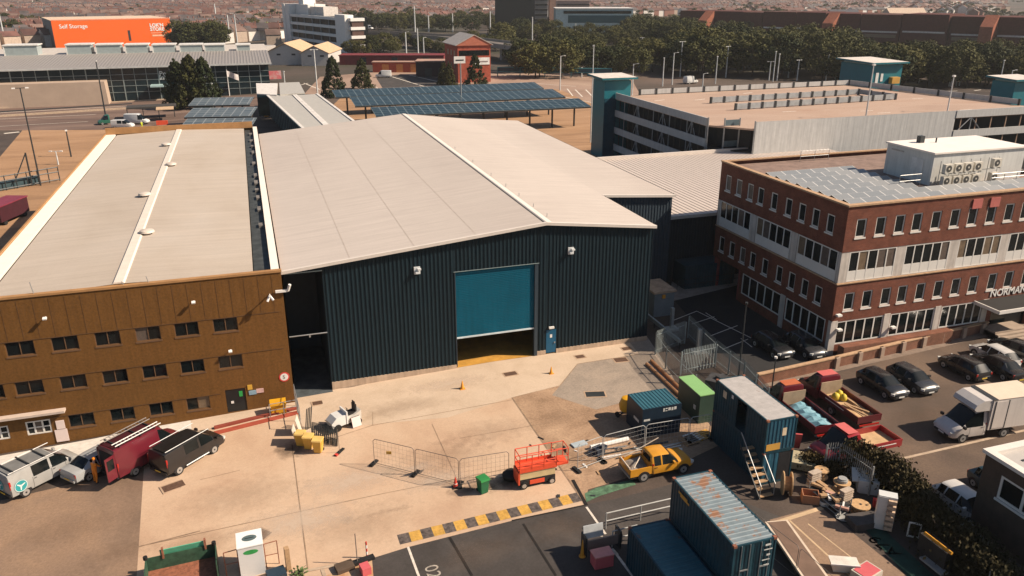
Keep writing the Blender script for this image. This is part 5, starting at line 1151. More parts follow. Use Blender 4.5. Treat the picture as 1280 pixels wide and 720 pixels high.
for s in (-.5,.5):
    for z in (1.85,2.4): b.tube((-1.22,s,z),(1.28,s,z),.032,6)
    for x in (-1.22,-.4,.42,1.28): b.tube((x,s,1.32),(x,s,2.4),.032,6)
    b.box(-1.22,1.28,s-.012,s+.012,1.32,1.52)
for x in (-1.22,):
    for z in (1.85,2.4): b.tube((x,-.5,z),(x,.5,z),.032,6)
b.build('guard_rail', OR, t)
b = MB()
for s in (-.46,.46):
    for z in (1.85,2.4): b.tube((1.28,s,z),(2.08,s,z),.03,6)
    b.tube((2.08,s,1.34),(2.08,s,2.4),.03,6)
for z in (1.85,2.4): b.tube((2.08,-.46,z),(2.08,.46,z),.03,6)
b.build('extension_rail', OR, t); MB().box(1.95,2.06,-.2,.2,1.9,2.2).build('control_box', BLACK, t); MB().box(-1.32,-1.22,-.5,.5,.3,1.2).build('ladder', OR, t)
p = at(639,598); t = thing('rubble_sack', 'black rubble sacks slumped against the left end of the orange lift', 'sack', (p.x,p.y,p.z), .3); MB().lathe([(.1,0),(.55,.08),(.6,.35),(.3,.6),(.1,.65)], 12).build('sack_body', BLACK, t, smooth=True)
# timber and pipes near the pickup
for k, (a, e, r, m, lab) in enumerate((((738,562),(785,551),.17,WHITE,'thick white pipe lying before the waste box'), ((735,566),(783,558),.05,STEEL,'thin pale pipe lying next to the thick white pipe'),
      ((749,573.5),(776,569),.06,WHITE,'short pale pipe lying near the pickup tailgate'), ((828,560),(849,554.5),.05,WHITE,'upper pale pipe beside the pickup bonnet'), ((826,563),(851,557.5),.05,WHITE,'lower pale pipe beside the pickup bonnet'),
      ((770,574),(800,567),.05,DARK,'dark pipe lying between pickup and fence'),((742,571),(835,553),.06,DARK,'long dark rail on the dirt in front of the fence panels'))):
    a, e = at(*a), at(*e); tag(MB().tube(a+Vector((0,0,r)), e+Vector((0,0,r)), r, 8).build('pipe', m), lab, 'pipe')
p = at(748,567); tag(MB().obox((p.x,p.y,.25),(.7,.6,.5), rz=.3).obox((p.x+.3,p.y-.1,.55),(.4,.4,.2), rz=.6).build('crate', mat('dark_blue_crate',(0.02,0.03,0.05),.6)), 'dark crate beside the pipes left of the pickup', 'crate')
p = at(724,556); tag(MB().obox((p.x,p.y,.06),(1.1,.55,.10), rz=.15).build('floor_sign', mat('pale_blue_plate',(0.38,0.44,0.47),.5)), 'pale blue plate lying flat on the dirt near the fence', 'plate')
for k,(px,py) in enumerate(((867,548),(862,552),(880,545))):
    p = at(px,py); t = thing('pallet', ['white slatted pallet against the fence right of the waste box','timber offcut pallet below the green cabinet','ochre pallet near the pale roofed container'][k], 'pallet', (p.x,p.y,0), .15, 'pallets by the fence')
    mm = (WHITE, BRASSY, OCH)[k]
    b = MB()
    for i in range(5): b.box(-.6,.6,-.5+.22*i,-.36+.22*i,.10,.14)
    b.box(-.6,-.5,-.5,.5,0,.10); b.box(.5,.6,-.5,.5,0,.10); b.build('slats', mm, t)
rng = random.Random(11)
for k in range(26):                                          # bits of litter on the dirt
    px, py = rng.uniform(655,860), rng.uniform(545,628); p = at(px, py)
    if 770 < px < 860 and py > 565: continue
    tag(MB().obox((p.x,p.y,p.z+.03),(rng.uniform(.1,.5),rng.uniform(.06,.2),.06), rz=rng.uniform(0,3)).build('scrap_piece', rng.choice((DARK,BRASSY,BLACK,WHITE))), 'small scrap lying on the trodden dirt around the pickup', 'scrap', 'scraps on the dirt')
# handrails around the asphalt pit and road signs
def rails2(label, a, b, h, m):
    a, b = at(*a), at(*b); return railing('guard_rail', label, [a, b], h=h, m=m, mid=1, step=2.2, r=.035)
for nm, A_, B_ in (('pale guard rail in front of the single blue container, far one', (757,661), (842,641)), ('pale guard rail beside the single blue container, near one', (765,684), (795,676))):
    a, b = at(*A_), at(*B_); railing('guard_rail', nm, [a, b], h=1.1, m=mat('bright_fence_steel',(0.42,0.42,0.40),.4), step=2.5, r=.04)
p = at(749, 693); q = at(765,689); ang = math.atan2(q.y-p.y,q.x-p.x)
t = thing('road_barrier', 'grey road barrier board with a pale panel and orange cone at the pit', 'barrier', (p.x,p.y,0), ang)
MB().obox((-.2,.5,1.25),(1.2,.05,.8), rx=R(-10)).build('pale_panel', mat('grey_white_panel',(0.48,0.50,0.50),.5), t); MB().box(-.9,1.5,.2,.3,.25,.85).build('board', mat('grey_brown_board',(0.25,0.19,0.16),.7), t)
for x in (-.8,1.3): MB().box(x-.05,x+.05,.0,.7,0,1.2).build('leg', DARK, t)
MB().lathe([(.2,0),(.2,.04),(.12,.05),(.03,1.1)], 10, c=(-1.0,.1,0)).build('marker_cone', ORC, t)
p = at(752, 706); t = thing('fuel_can', 'pink red toolbox standing in front of the road barrier board', 'toolbox', (p.x,p.y,0), ang)
MB().box(-.55,.55,-.35,.35,0,.75).build('box', mat('pink_red_box',(0.55,0.11,0.12),.5,var=.1), t); MB().box(-.58,.58,-.38,.38,.75,.82).build('lid', mat('pink_lid',(0.62,0.25,0.22),.5), t)
p = at(1018,0) if False else None
# ------------------------------------------------------------------ bottom left: skip, white unit, planters
p0, p1 = at(186,722), at(273,700); ang = math.atan2(p1.y-p0.y,p1.x-p0.x)
t = thing('skip', 'green steel skip with rusty inside and pale green flap at the bottom edge', 'skip', (p0.x,p0.y,p0.z), ang); GS = mat('skip_green',(0.03,0.075,0.045),.6,var=.4,scale=3); L_ = (p1-p0).length
b = MB(); b.box(0,L_,-.04,0,0,1.3).box(0,.05,-1.9,-.05,0,1.3).box(L_-.05,L_,-1.9,-.05,0,1.3); b.build('shell', GS, t); MB().box(.05,L_-.05,-1.9,-.05,.3,.45).build('floor', RUST, t)
MB().obox((L_*.52,.05,1.42),(L_*.62,.05,.42), rx=R(12)).build('flap', mat('mint_flap',(0.10,0.40,0.25),.5), t)
for x in (.25*L_,.85*L_): MB().box(x-.05,x+.05,-.1,.1,1.1,1.75).build('post', RUST, t)
for x in (.03,L_-.1): MB().tube((x,-.1,1.3),(x,-.1,1.5),.12,8).build('lifting_lug', BLACK, t)
p = at(302,724); q_ = at(333,716); ang = math.atan2(q_.y-p.y,q_.x-p.x); w_ = (q_-p).length
t = thing('white_unit', 'white tower shaped site unit with green oval badges at the bottom edge', 'site unit', (p.x,p.y,p.z), ang)
hh = 2.0
MB().box(0,w_,0,1.35,0,hh).build('body', mat('unit_grey_white',(0.60,0.60,0.59),.5,var=.04), t); MB().box(-.03,w_+.03,-.03,1.4,hh,hh+.06).build('top', mat('unit_white',(0.74,0.74,0.72),.5,var=.03), t)
def oval(m, c, X, Y, rx_, ry_):
    b = MB(); X, Y, c = Vector(X), Vector(Y), Vector(c); b.face([c+X*rx_*math.cos(a)+Y*ry_*math.sin(a) for a in [2*math.pi*i/24 for i in range(24)]]); return b.build('badge', m, t)
oval(mat('slate_badge',(0.09,0.13,0.13),.5), (w_/2,.72,hh+.064), (1,0,0), (0,1,0), w_*.3, .27); oval(mat('green_badge',(0.03,0.28,0.07),.5), (w_/2,-.004,hh-.35), (1,0,0), (0,0,1), w_*.3, .15)
MB().box(w_*.32,w_*.68,.69,.75,hh+.066,hh+.07).build('badge_text', BLACK, t)
for x0, s in ((-.75,1),(w_+.05,1)):
    b = MB(); b.path([(x0,.5,0),(x0,.5,1.6),(x0+.7*s,.5,1.65),(x0+.7*s,.5,0)], .03, 5); b.tube((x0,.5,.8),(x0+.7*s,.5,.8),.025,5); b.build('side_rail', RUST, t)
sheet('brick_paving', [(395,724),(465,699),(470,760),(380,790)], mixmat('patch_paving', [(0.35,(0.40,0.22,0.11)),(0.55,(0.50,0.33,0.2)),(0.7,(0.2,0.16,0.13))], 1.5), 0.02)
strips('paving_edge', [((372,716),(464,698),.22),((403,712),(409,730),.2)], .2, KERB, 0.03)
for k,(px,py,m,sz,lab) in enumerate(((431,711,mat('crate_brown',(0.09,0.06,0.04),.8),(1.0,.7,.25),'dark brown crate on the patched paving at the bottom edge'),(452,703,BLACK,(1.5,.35,.2),'black rubber strip along the paving edge'),(457,716,mat('pink_red_box',(0.55,0.11,0.12),.5),(.5,.6,.5),'crumpled pink sack at the tarmac corner'),(361,712,BRASSY,(.25,.3,1.5),'upright timber post beside the white unit'),(346,722,mat('navy_tub',(0.02,0.04,0.06),.5),(1.0,.8,.4),'dark tub at the right foot of the white unit'))):
    p = at(px,py); tag(MB().obox((p.x,p.y,p.z+sz[2]/2),sz,rz=.2).build(['crate','rubber_strip','sack','timber_post','tub'][k], m), lab, ['crate','rubber strip','sack','post','tub'][k])
p = at(459,697); t = thing('marker_post', 'red and white striped marker post at the concrete edge', 'post', p)
for k in range(5): MB().tube((0,0,.22*k),(0,0,.22*k+.215),.05,8).build('stripe', WHITE if k % 2 else mat('red_sign',(0.55,0.05,0.04),.5), t)
p = at(447,705); tag(MB().tube(p, p+Vector((0,.1,2.0)), .03, 5).build('pole', DKM), 'thin dark pole leaning at the concrete edge near the striped post', 'pole')
p = at(374,719); t = thing('shrub', 'small green weed beside the white unit at the bottom edge', 'plant', p)
b = MB()
for i in range(60):
    a = rng.uniform(0,6.28); rr_ = rng.uniform(.1,.45); b.obox((rr_*math.cos(a),rr_*math.sin(a),rng.uniform(.05,.4)),(.16,.08,.01),rz=a,rx=rng.uniform(-1,1))
b.build('leaves', mat('weed_green',(0.07,0.11,0.03),.7), t)
# ------------------------------------------------------------------ person in orange work clothes behind the maroon van
def person(label, loc, rz, pose_pts, rad, parts, skinm):
    t = thing('person', label, 'person', loc, rz)
    me = bpy.data.meshes.new('body'); V, E = pose_pts
    me.from_pydata(V, E, []); o = bpy.data.objects.new('body', me); COL.objects.link(o); o.parent = t
    md = o.modifiers.new('skin', 'SKIN'); sv_ = me.skin_vertices[0].data
    for i, r in enumerate(rad): sv_[i].radius = (r, r)
    sv_[0].use_root = True; ss = o.modifiers.new('sub', 'SUBSURF'); ss.levels = 1; ss.render_levels = 1
    bpy.context.view_layer.update(); m2 = bpy.data.meshes.new_from_object(o.evaluated_get(bpy.context.evaluated_depsgraph_get()))
    o.modifiers.clear(); o.data = m2; m2.name = 'body'
    for q in parts + [skinm]: pass
    m2.materials.clear()
    for q in parts: m2.materials.append(q[0])
    for pl_ in m2.polygons:
        c = pl_.center
        for k, q in enumerate(parts):
            if q[1](c): pl_.material_index = k; break
        pl_.use_smooth = True
    return t
SKIN = mat('skin', (0.45,0.25,0.17), 0.6); ORV = mat('hi_vis_orange', (0.72,0.22,0.015), 0.7, var=.1); YLV = mat('hi_vis_yellow', (0.55,0.62,0.03), 0.7); DKT = mat('dark_trousers', (0.02,0.022,0.03), 0.8)
V = [(0,0,.92),(0,0,1.15),(.06,0,1.38),(.10,0,1.50),(.14,0,1.62),(.15,0,1.74),(.04,.20,1.42),(.18,.27,1.16),(.36,.22,1.0),(.43,.2,.97),(.04,-.20,1.42),(.22,-.26,1.18),(.42,-.2,1.08),(.49,-.18,1.06),(0,.10,.86),(.03,.12,.48),(-.02,.13,.08),(.12,.14,.04),(0,-.10,.86),(-.05,-.12,.48),(-.14,-.13,.08),(0,-.14,.04)]
Ed = [(0,1),(1,2),(2,3),(3,4),(4,5),(2,6),(6,7),(7,8),(8,9),(2,10),(10,11),(11,12),(12,13),(0,14),(14,15),(15,16),(16,17),(0,18),(18,19),(19,20),(20,21)]
Rd = [.15,.15,.17,.07,.10,.085,.075,.06,.045,.04,.075,.06,.045,.04,.10,.075,.055,.05,.10,.075,.055,.05]
p = at(121,603)
pm_ = lambda torso, legs: [(SKIN, lambda c: c.z > 1.49 or (c.z < 1.12 and abs(c.y) > .15 and c.x > .33)), (torso, lambda c: c.z > .9), (BLACK, lambda c: c.z < .12), (legs, lambda c: True)]
pp = person('person in orange jacket and trousers leaning into the open maroon van', (p.x,p.y,p.z), rzv+.25, (V,Ed), Rd, pm_(ORV,ORV), SKIN)
MB().lathe([(.11,.0),(.125,.05),(.10,.12),(.03,.15)], 12, c=(.15,0,1.70)).build('hard_hat', ORV, pp, smooth=True)
p = at(178,161); pp = person('person in yellow hi vis jacket standing by the far white vans', (p.x,p.y,p.z), 2.0, (V,Ed), Rd, pm_(YLV,YLV), SKIN)
MB().lathe([(.11,.0),(.125,.05),(.10,.12),(.03,.15)], 12, c=(.15,0,1.70)).build('hard_hat', WHITE, pp, smooth=True)

# ------------------------------------------------------------------ compound fences, substation, brick wall
PALS = mat('palisade_steel', (0.27,0.31,0.31), 0.5, metal=.2, var=.2)
def palisade(label, pts, h=2.3, step=.16, m=PALS, sag=0.0):
    t = thing('palisade_fence', label, 'fence', pts[0], 0, 'palisade fences'); o0 = Vector(pts[0]); pal = MB()
    for a, b in zip(pts, pts[1:]):
        a, b = Vector(a)-o0, Vector(b)-o0; d = b-a; L = d.length; u = d.normalized(); n = int(L/step)
        for i in range(n): 
            c = a+u*(i+.5)*step; w = u*.033
            pal.quads([c-w+Vector((0,0,.06)), c+w+Vector((0,0,.06)), c+w+Vector((0,0,h-.08)), c+Vector((0,0,h)), c-w+Vector((0,0,h-.08))], [(0,1,2,3,4)])
        for z in (.4, h-.45): MB().tube(a+Vector((0,0,z)), b+Vector((0,0,z)), .028, 4).build('rail', m, t)
        k = max(1, round(L/2.7))
        for i in range(k+1): c = a+u*L*i/k; MB().obox((c.x,c.y,h*.46),(.09,.09,h*.92), rz=math.atan2(u.y,u.x)).build('post', m, t)
    pal.build('pales', m, t); return t
g0 = lambda px,py,h: (lambda p: Vector((p.x,p.y,0)))(atz(px,py,h))
H_ = 2.3
palisade('palisade fence along the hardcore edge, leading to the green cabinet', [g0(821,413,H_), g0(834,430,H_), g0(892,486,H_)])
palisade('palisade fence along the parking bays in the shade', [g0(862,393,H_), g0(896,424,H_), g0(932,450,H_), g0(962,482,H_)])
palisade('palisade fence closing the top of the compound', [g0(821,413,H_), g0(858,400,H_)])
palisade('palisade fence across the middle of the compound', [g0(853,437,H_), g0(897,428,H_)])
palisade('tall palisade fence behind the pink roofed truck', [g0(1035,553,H_), g0(1052,552,H_), g0(1093,580,H_)], m=mat('pale_palisade',(0.27,0.27,0.26),.5,var=.2))
palisade('palisade fence beside the dark corner building', [g0(1203,652,H_), g0(1243,680,H_), g0(1238,720,H_)], m=mat('pale_palisade',(0.27,0.27,0.26),.5,var=.2))
for k,(px,py,hh_) in enumerate(((839,412,2.2),(872,440,2.2))):
    p = at(px,py); tag(MB().obox((p.x,p.y,hh_/2),(.28,.28,hh_)).obox((p.x,p.y,.1),(1.2,.9,.2)).build('cable_riser', STEEL), ['grey cable riser post at the top of the compound','grey cable riser post in the middle of the compound'][k], 'post')
p = at(893,489); tag(MB().obox((p.x,p.y,.6),(1.6,1.2,1.2), rz=.7).obox((p.x+.4,p.y-.3,1.3),(.8,.7,.25), rz=.3).build('scrap_heap', mat('dark_scrap',(0.04,0.04,0.042),.8,var=.5,scale=3)), 'dark heap of scrap inside the compound above the pale container roof', 'scrap heap')
a, e = at(803,398), at(849,436); b = MB(); d = (e-a); L_ = d.length
t = thing('crash_barrier', 'grey diagonal crash barrier beam by the warehouse corner', 'barrier', (a.x,a.y,0), math.atan2(d.y,d.x))
MB().box(0,L_,-.09,.09,.55,.9).build('beam', mat('grey_beam',(0.24,0.27,0.27),.6,var=.2), t)
for i in range(4): MB().box(L_*i/3-.06,L_*i/3+.06,-.02,.05,0,.6).build('post', DARK, t)
for k, (A_, B_) in enumerate((((808,456),(851,497)), ((814,452),(851,488)))):
    a, e = at(*A_), at(*B_); tag(MB().tube(a+Vector((0,0,.1)), e+Vector((0,0,.1)), .14, 8).build('timber_log', mat('orange_timber',(0.45,0.22,0.10),.8,var=.2,scale=4)), ['long orange timber on the hardcore edge, nearer the yard','long orange timber against the palisade fence'][k], 'timber', 'timbers along the hardcore edge')
# little substation
t0, t1, t2 = atz(807,360,2.6), atz(841,365,2.6), atz(818,367,2.6)
a = atz(818,367.5,2.5); b_ = atz(843.5,363,2.5)
t = thing('substation_hut', 'small grey concrete hut with sandy flat roof beside the warehouse corner', 'hut', (a.x,a.y,0))
w_ = b_.x-a.x
MB().box(.1,w_-.1,.1,3.2,0,2.45).build('wall', mat('grey_concrete_wall',(0.15,0.17,0.18),.8,var=.15), t); MB().box(-.05,w_+.05,-.05,3.4,2.45,2.65).build('roof', mat('sandy_roof',(0.40,0.28,0.19),.85,var=.25,scale=2), t)
MB().obox((w_*.45,.05,2.1),(.3,.2,.35)).build('wall_light', ORC, t)
# pavement with railings behind
sheet('service_path', [(835,378),(840,352),(940,333),(942,352)], mat('pale_path',(0.30,0.25,0.21),.85,var=.2), 0.02)
railing('railing', 'dark railing along the service path behind the office', [at(846,364), at(935,352)], h=1.2, m=DARK, step=2.0)
# boundary wall of the brick office
WALLB = brickmat('boundary_brick', (0.21,0.085,0.05), (0.165,0.065,0.04), (0.24,0.17,0.12))
a, m_, e = at(946,481), at(1043,459), at(1232,414)
t = thing('boundary_wall', 'low brick boundary wall with tan coping in front of the brick offices', 'wall', (a.x,a.y,0)); o0 = Vector((a.x,a.y,0))
b = MB(); c = MB()
for p, q in ((a,m_),(m_,e)):
    d = q-p; L_ = d.length; an_ = math.atan2(d.y,d.x); mid = (p+q)/2-o0; b.obox((mid.x,mid.y,.45),(L_,.24,.9), rz=an_); c.obox((mid.x,mid.y,.95),(L_+.05,.36,.10), rz=an_)
b.build('wall', WALLB, t); c.build('coping', COPE, t)
for k in range(8):
    p = m_.lerp(e, k/7.3)-o0; d = e-m_; MB().obox((p.x,p.y-.2,.5),(.42,.3,1.0), rz=math.atan2(d.y,d.x)).build('pier', mat('pier_render',(0.33,0.24,0.18),.85,var=.2), t)
# raised planter ledge right behind the wall
MB().box(46.2,58.0,50.0,50.75,0,1.15).build('planter', WALLB, br)
# ------------------------------------------------------------------ right hand scrap strip
def drum(label, px, py, R_, W_, hub, tilt=0, h0=0.0, m=None):
    p = at(px,py); t = thing('cable_drum', label, 'cable drum', (p.x,p.y,h0), 0, 'wooden cable drums'); m = m or mat('drum_timber',(0.48,0.30,0.15),.8,var=.2,scale=5)
    if tilt: t.rotation_euler = (R(90),0,R(tilt))
    for z in (0, W_): MB().tube((0,0,z),(0,0,z+.07),R_,20).build('flange', m, t)
    MB().tube((0,0,.07),(0,0,W_),R_*hub,16).build('core', mat('drum_core',(0.33,0.2,0.1),.8,var=.3,scale=6), t); MB().tube((0,0,W_+.07),(0,0,W_+.085),R_*.14,10).build('hub_plate', DARK, t)
drum('large pale wooden cable drum lying flat near the white shelf cabinet', 1074, 640, .58, .5, .7)
drum('wooden cable drum with a grey wheel on top, behind the trolley', 1050, 619, .52, .6, .5, h0=.35)
drum('wooden cable drum beside the stacked pallets, furthest from the camera', 1025, 601, .45, .5, .5, h0=.3)
drum('tan coil drum standing on its rim by the site stairs', 976, 617, .75, .5, .6, tilt=60, h0=.8)
p = at(1050,619); tag(MB().tube((p.x,p.y,1.03),(p.x,p.y,1.2),.32,16).tube((p.x,p.y,1.2),(p.x,p.y,1.28),.26,16).build('spare_wheel', mat('grey_tub',(0.33,0.33,0.32),.6)), 'grey wheel lying on the wooden drum behind the trolley', 'wheel')
for k,(px,py,nn,lab) in enumerate(((1015,612,6,'left stack of short pale planks on the trolley'),(1055,632,5,'right stack of short pale planks on the trolley'))):
    for i in range(nn):
        p = at(px,py); tag(MB().obox((p.x+.03*(i%2),p.y,.5+.16*i),(.8,.4,.09), rz=.15).build('plank_bundle', mat('grey_planks',(0.42,0.34,0.27),.8,var=.2,scale=4)), lab+', its planks alike', 'planks', lab)
t = thing('trolley', 'long dark steel trolley heaped with scrap between the drums', 'trolley', at(1010,618))
o0 = Vector(t.location); b = MB()
q = [at(1010,618), at(1048,648), at(1062,640), at(1024,610)]; q = [v-o0 for v in q]
for z in (.15,.45): b.path([v+Vector((0,0,z)) for v in q+[q[0]]], .035, 5)
for v in q: b.tube(v, v+Vector((0,0,.95)), .035, 5)
b.build('frame', STEEL, t)
MB().prism([(v.x,v.y) for v in q], .46, .50).build('deck', DARK, t)
for i in range(14):
    c = q[0].lerp(q[1], rng.random()).lerp(q[3].lerp(q[2], rng.random()), rng.uniform(.2,.8))
    w = MB().obox((o0.x+c.x,o0.y+c.y,.6+.1*rng.random()),(rng.uniform(.3,.8),rng.uniform(.1,.3),.15), rz=rng.uniform(0,3)).build('offcut', rng.choice((BRASSY, mat('pink_offcut',(0.45,0.25,0.19),.8), WHITE)))
    tag(w, 'short timber offcut heaped on the long steel trolley', 'offcut', 'offcuts on the trolley')
p = at(1012,626); t = thing('cardboard_box', 'open brown cardboard box in front of the trolley', 'box', (p.x,p.y,0), R(-30))
b = MB()
for q_ in ((-.5,.5,-.4,-.36,0,.6),(-.5,.5,.36,.4,0,.6),(-.5,-.46,-.36,.36,0,.6),(.46,.5,-.36,.36,0,.6),(-.46,.46,-.36,.36,.02,.05)): b.box(*q_)
b.build('sides', mat('cardboard',(0.36,0.17,0.09),.85), t)
for px,py,r_,m_,lab,h_ in ((1030,630,.38,WHITE,'white plastic tub by the cardboard box',.3),(1054,647,.5,mat('grey_tub',(0.33,0.33,0.32),.6),'round grey lid lying on the ground by the trolley',.08)):
    p = at(px,py); tag(MB().lathe([(r_*.8,0),(r_,h_),(r_*.9,h_),(r_*.75,h_*.4)], 18, c=(p.x,p.y,0)).build('tub' if h_>.1 else 'lid', m_, smooth=True), lab, 'tub' if h_>.1 else 'lid')
p = at(1080,655); tag(MB().obox((p.x,p.y,.22),(1.9,1.1,.44), rz=-.1).build('pallet_crate', mat('dark_crate',(0.07,0.06,0.055),.8,var=.3)), 'dark crate frame on the ground beside the white shelf cabinet', 'crate')
a = at(1106,664); t = thing('shelf_cabinet', 'tall white cabinet with open shelves of parts by the hedge', 'cabinet', (a.x,a.y,0), R(-40))
MB().box(-.65,.35,0,.6,.05,2.35).build('carcass', mat('grey_white_steel',(0.56,0.57,0.56),.5,var=.06), t); MB().box(-.65,-.15,-.04,-.004,.1,2.3).build('door', mat('cabinet_door',(0.60,0.57,0.53),.5), t)
for k in range(6): MB().box(-.12,.32,-.22,-.004,.2+.36*k,.42+.36*k).build('shelf_load', mat('tan_parts',(0.50,0.36,0.25),.8,var=.4,scale=8), t)
p = at(1079,610); tag(MB().obox((p.x,p.y,.9),(1.6,1.0,.12), rz=-.6, rx=.5).obox((p.x,p.y-.3,.45),(1.2,.8,.9), rz=-.6).build('broken_panel', mat('grey_white_steel',(0.56,0.57,0.56),.5)), 'grey white broken panel propped against the hedge', 'panel')
p = at(1100,636); tag(MB().obox((p.x,p.y,.4),(.9,.3,.5), rz=-.5).build('red_drum', mat('red_sign',(0.55,0.05,0.04),.5)), 'red container half hidden left of the white shelf cabinet', 'drum')
p = at(1141,672); t = thing('window_frame', 'small white window frame leaning in the dark of the hedge', 'frame', (p.x,p.y,.0), R(-40)); b = MB()
for q_ in ((-.35,-.27,0,.06,0,1.0),(.27,.35,0,.06,0,1.0),(-.27,.27,0,.06,0,.08),(-.27,.27,0,.06,.92,1.0)): b.box(*q_)
b.build('frame_bars', WHITE, t)
a, e = at(1156,666,1.6), at(1190,692,1.6); tag(MB().tube(a, e, .09, 6).build('orange_beam', mat('orange_beam',(0.6,0.27,0.02),.6)), 'orange beam lying along the dark hedge', 'beam')
for q_ in (a, e): pass
a2 = Vector((a.x,a.y,0)); t = thing('shed', 'low dark timber store under the orange beam', 'shed', a2); d = e-a
MB().obox((d.x/2+.25,d.y/2+.25,.72),(d.length,.6,1.42), rz=math.atan2(d.y,d.x)).build('wall', mat('dark_timber',(0.03,0.026,0.022),.85,var=.3), t); MB().obox((d.x/2-.2,d.y/2-.2,.3),(1.5,.5,.12), rz=math.atan2(d.y,d.x)).build('bench', mat('grey_bench',(0.3,0.28,0.26),.7), t)
p = at(1053,712); t = thing('white_basin', 'white plastic trough lying on the tan pad', 'trough', (p.x,p.y,0), R(-25)); b = MB()
b.quads([(-.55,-.25,0),(.55,-.25,0),(.55,.25,0),(-.55,.25,0),(-.75,-.38,.6),(.75,-.38,.6),(.75,.38,.6),(-.75,.38,.6)], [(0,3,2,1),(0,1,5,4),(1,2,6,5),(2,3,7,6),(3,0,4,7),(4,5,6,7)]); b.build('tub', mat('trough_white',(0.62,0.57,0.50),.5), t); MB().box(-.78,.78,-.41,-.36,.55,.63).build('rim', WHITE, t)
p = at(1082,722); t = thing('pink_crate', 'pink topped crate at the bottom edge of the tan pad', 'crate', (p.x,p.y,0), R(15)); MB().box(-.7,.7,-.5,.5,0,.5).build('box', mat('pale_crate',(0.5,0.45,0.38),.7), t); MB().box(-.6,.6,-.42,.42,.5,.53).build('lid', mat('pink_red_box',(0.55,0.11,0.12),.5), t)
a, b_ = at(965,663), at(1005,722); d = b_-a; t = thing('flatbed_trailer', 'pale edged trailer bed beside the blue containers at the bottom edge', 'trailer', (a.x+.35,a.y-.1,0), math.atan2(d.y,d.x)); L_ = d.length+1.5
MB().box(0,L_,-.9,.5,.55,.7).build('deck', mat('trailer_edge',(0.58,0.47,0.36),.7,var=.15), t); MB().box(.3,L_-.3,-.82,.42,.35,.55).build('chassis', DARK, t); MB().box(.1,L_-.1,-.75,.35,.702,.72).build('deck_boards', mat('brown_boards',(0.16,0.10,0.07),.8), t)
for x in (1.0,L_-1.2): MB().tube((x,-.7,.3),(x,-.9,.3),.3,12).build('wheel', BLACK, t)
pf = [atz(942,640,2.0), atz(1000,684,2.0), atz(1045,724,2.0)]; pf = [Vector((q.x,q.y,0)) for q in pf]
heras('thin wire fence panel standing on the tan pad, upper one', pf[0], pf[1], m=DKM, r=.018, group='wire panels on the tan pad', foot=False); heras('thin wire fence panel standing on the tan pad, lower one', pf[1], pf[2], m=DKM, r=.018, group='wire panels on the tan pad', foot=False)
p = at(988,563); tag(MB().obox((p.x,p.y,.8),(1.2,.1,1.4), rz=-.5, rx=.3).build('pink_sheet', mat('pink_red', (0.50,0.085,0.085), 0.45)), 'pink red sheet propped behind the blue container stack', 'sheet')
p = at(993,580); tag(MB().obox((p.x,p.y,.35),(2.6,1.6,.5), rz=-.7).build('pale_slab', mat('lichen_slab',(0.36,0.31,0.20),.85,var=.25)), 'pale mossy slab on the ground right of the container stack', 'slab')
# poles in the yard
for k,(px,py,top_,lab) in enumerate(((923,470,380,'thin dark pole standing inside the compound'),(963,500,448,'slim black lamp post with white head by the orange roofed truck'))):
    p = at(px,py); h_ = over(p, top_); t = thing('lamp_post' if k else 'pole', lab, 'lamp post' if k else 'pole', (p.x,p.y,p.z)); MB().tube((0,0,0),(0,0,h_),.09 if not k else .06,8,.04).build('shaft', DARK, t); MB().tube((0,0,h_),(0,0,h_+.15),.12,8).build('head', WHITE if k else DARK, t)
# ------------------------------------------------------------------ middle distance: ground
PINKT = mixmat('pinkish_lot', [(0.3,(0.22,0.145,0.105)),(0.5,(0.32,0.22,0.165)),(0.7,(0.38,0.27,0.20))], 0.05, fine=.15)
sheet('sandy_lot', [(-160,270),(0,196),(28,163),(190,159),(60,330),(-160,420)], SANDY, 0.006)
sheet('canopy_paving', [(330,220),(430,118),(600,100),(742,110),(745,200),(500,240)], SANDY, 0.006)
sheet('forecourt', [(585,105),(600,92),(760,92),(790,100),(800,118),(745,132),(700,112)], PINKT, 0.008)
sheet('station_road', [(-200,165),(-200,140),(0,136),(190,125),(330,118),(330,135),(190,162),(0,163)], mixmat('brown_road',[(0.3,(0.10,0.065,0.05)),(0.5,(0.15,0.10,0.08)),(0.7,(0.22,0.15,0.115))],.1,stretch=(.3,2,1)), 0.007)
sheet('far_lot', [(380,118),(400,96),(540,84),(600,92),(590,112),(440,120)], PINKT, 0.009)
sheet('far_lot_tarmac', [(478,110),(470,97),(500,93),(560,98),(570,106)], DARKTAR, 0.014)
strips('lot_lines', [((490,96),(530,108),.5),((512,94),(556,104),.5),((455,100),(475,112),.4),((380,104),(400,112),.5),((360,111),(385,104),.5)], .5, ROADLINE, .02)
strips('road_lines', [((0,149),(120,143),.35),((0,141),(190,131),.5),((5,167),(24,165),1.2),((0,158),(110,152),.3)], .4, ROADLINE, .02)
strips('forecourt_lines', [((709,111),(716,120),.4),((719,112),(728,121),.4),((732,112),(742,122),.4),((690,118),(748,130),.4),((650,103),(720,108),.4)], .4, ROADLINE, .02)
for k, (A_, B_, h_, m_) in enumerate((((-60,150),(165,136),.5,KERB),((-60,144),(165,130),.25,mat('dark_wall',(0.03,0.035,0.04),.7)),((-60,139),(240,122),.3,KERB))):
    a, b = at(*A_), at(*B_); d = b-a; t = tag(MB().obox(((a.x+b.x)/2,(a.y+b.y)/2,gz(a.x)+h_/2),(d.length,.5,h_), rz=math.atan2(d.y,d.x)).build('road_barrier_wall', m_), ['low pale kerb wall along the road before the glass terminal, nearest','dark low wall along the road before the glass terminal','pale low wall along the foot of the glass terminal'][k], 'wall')

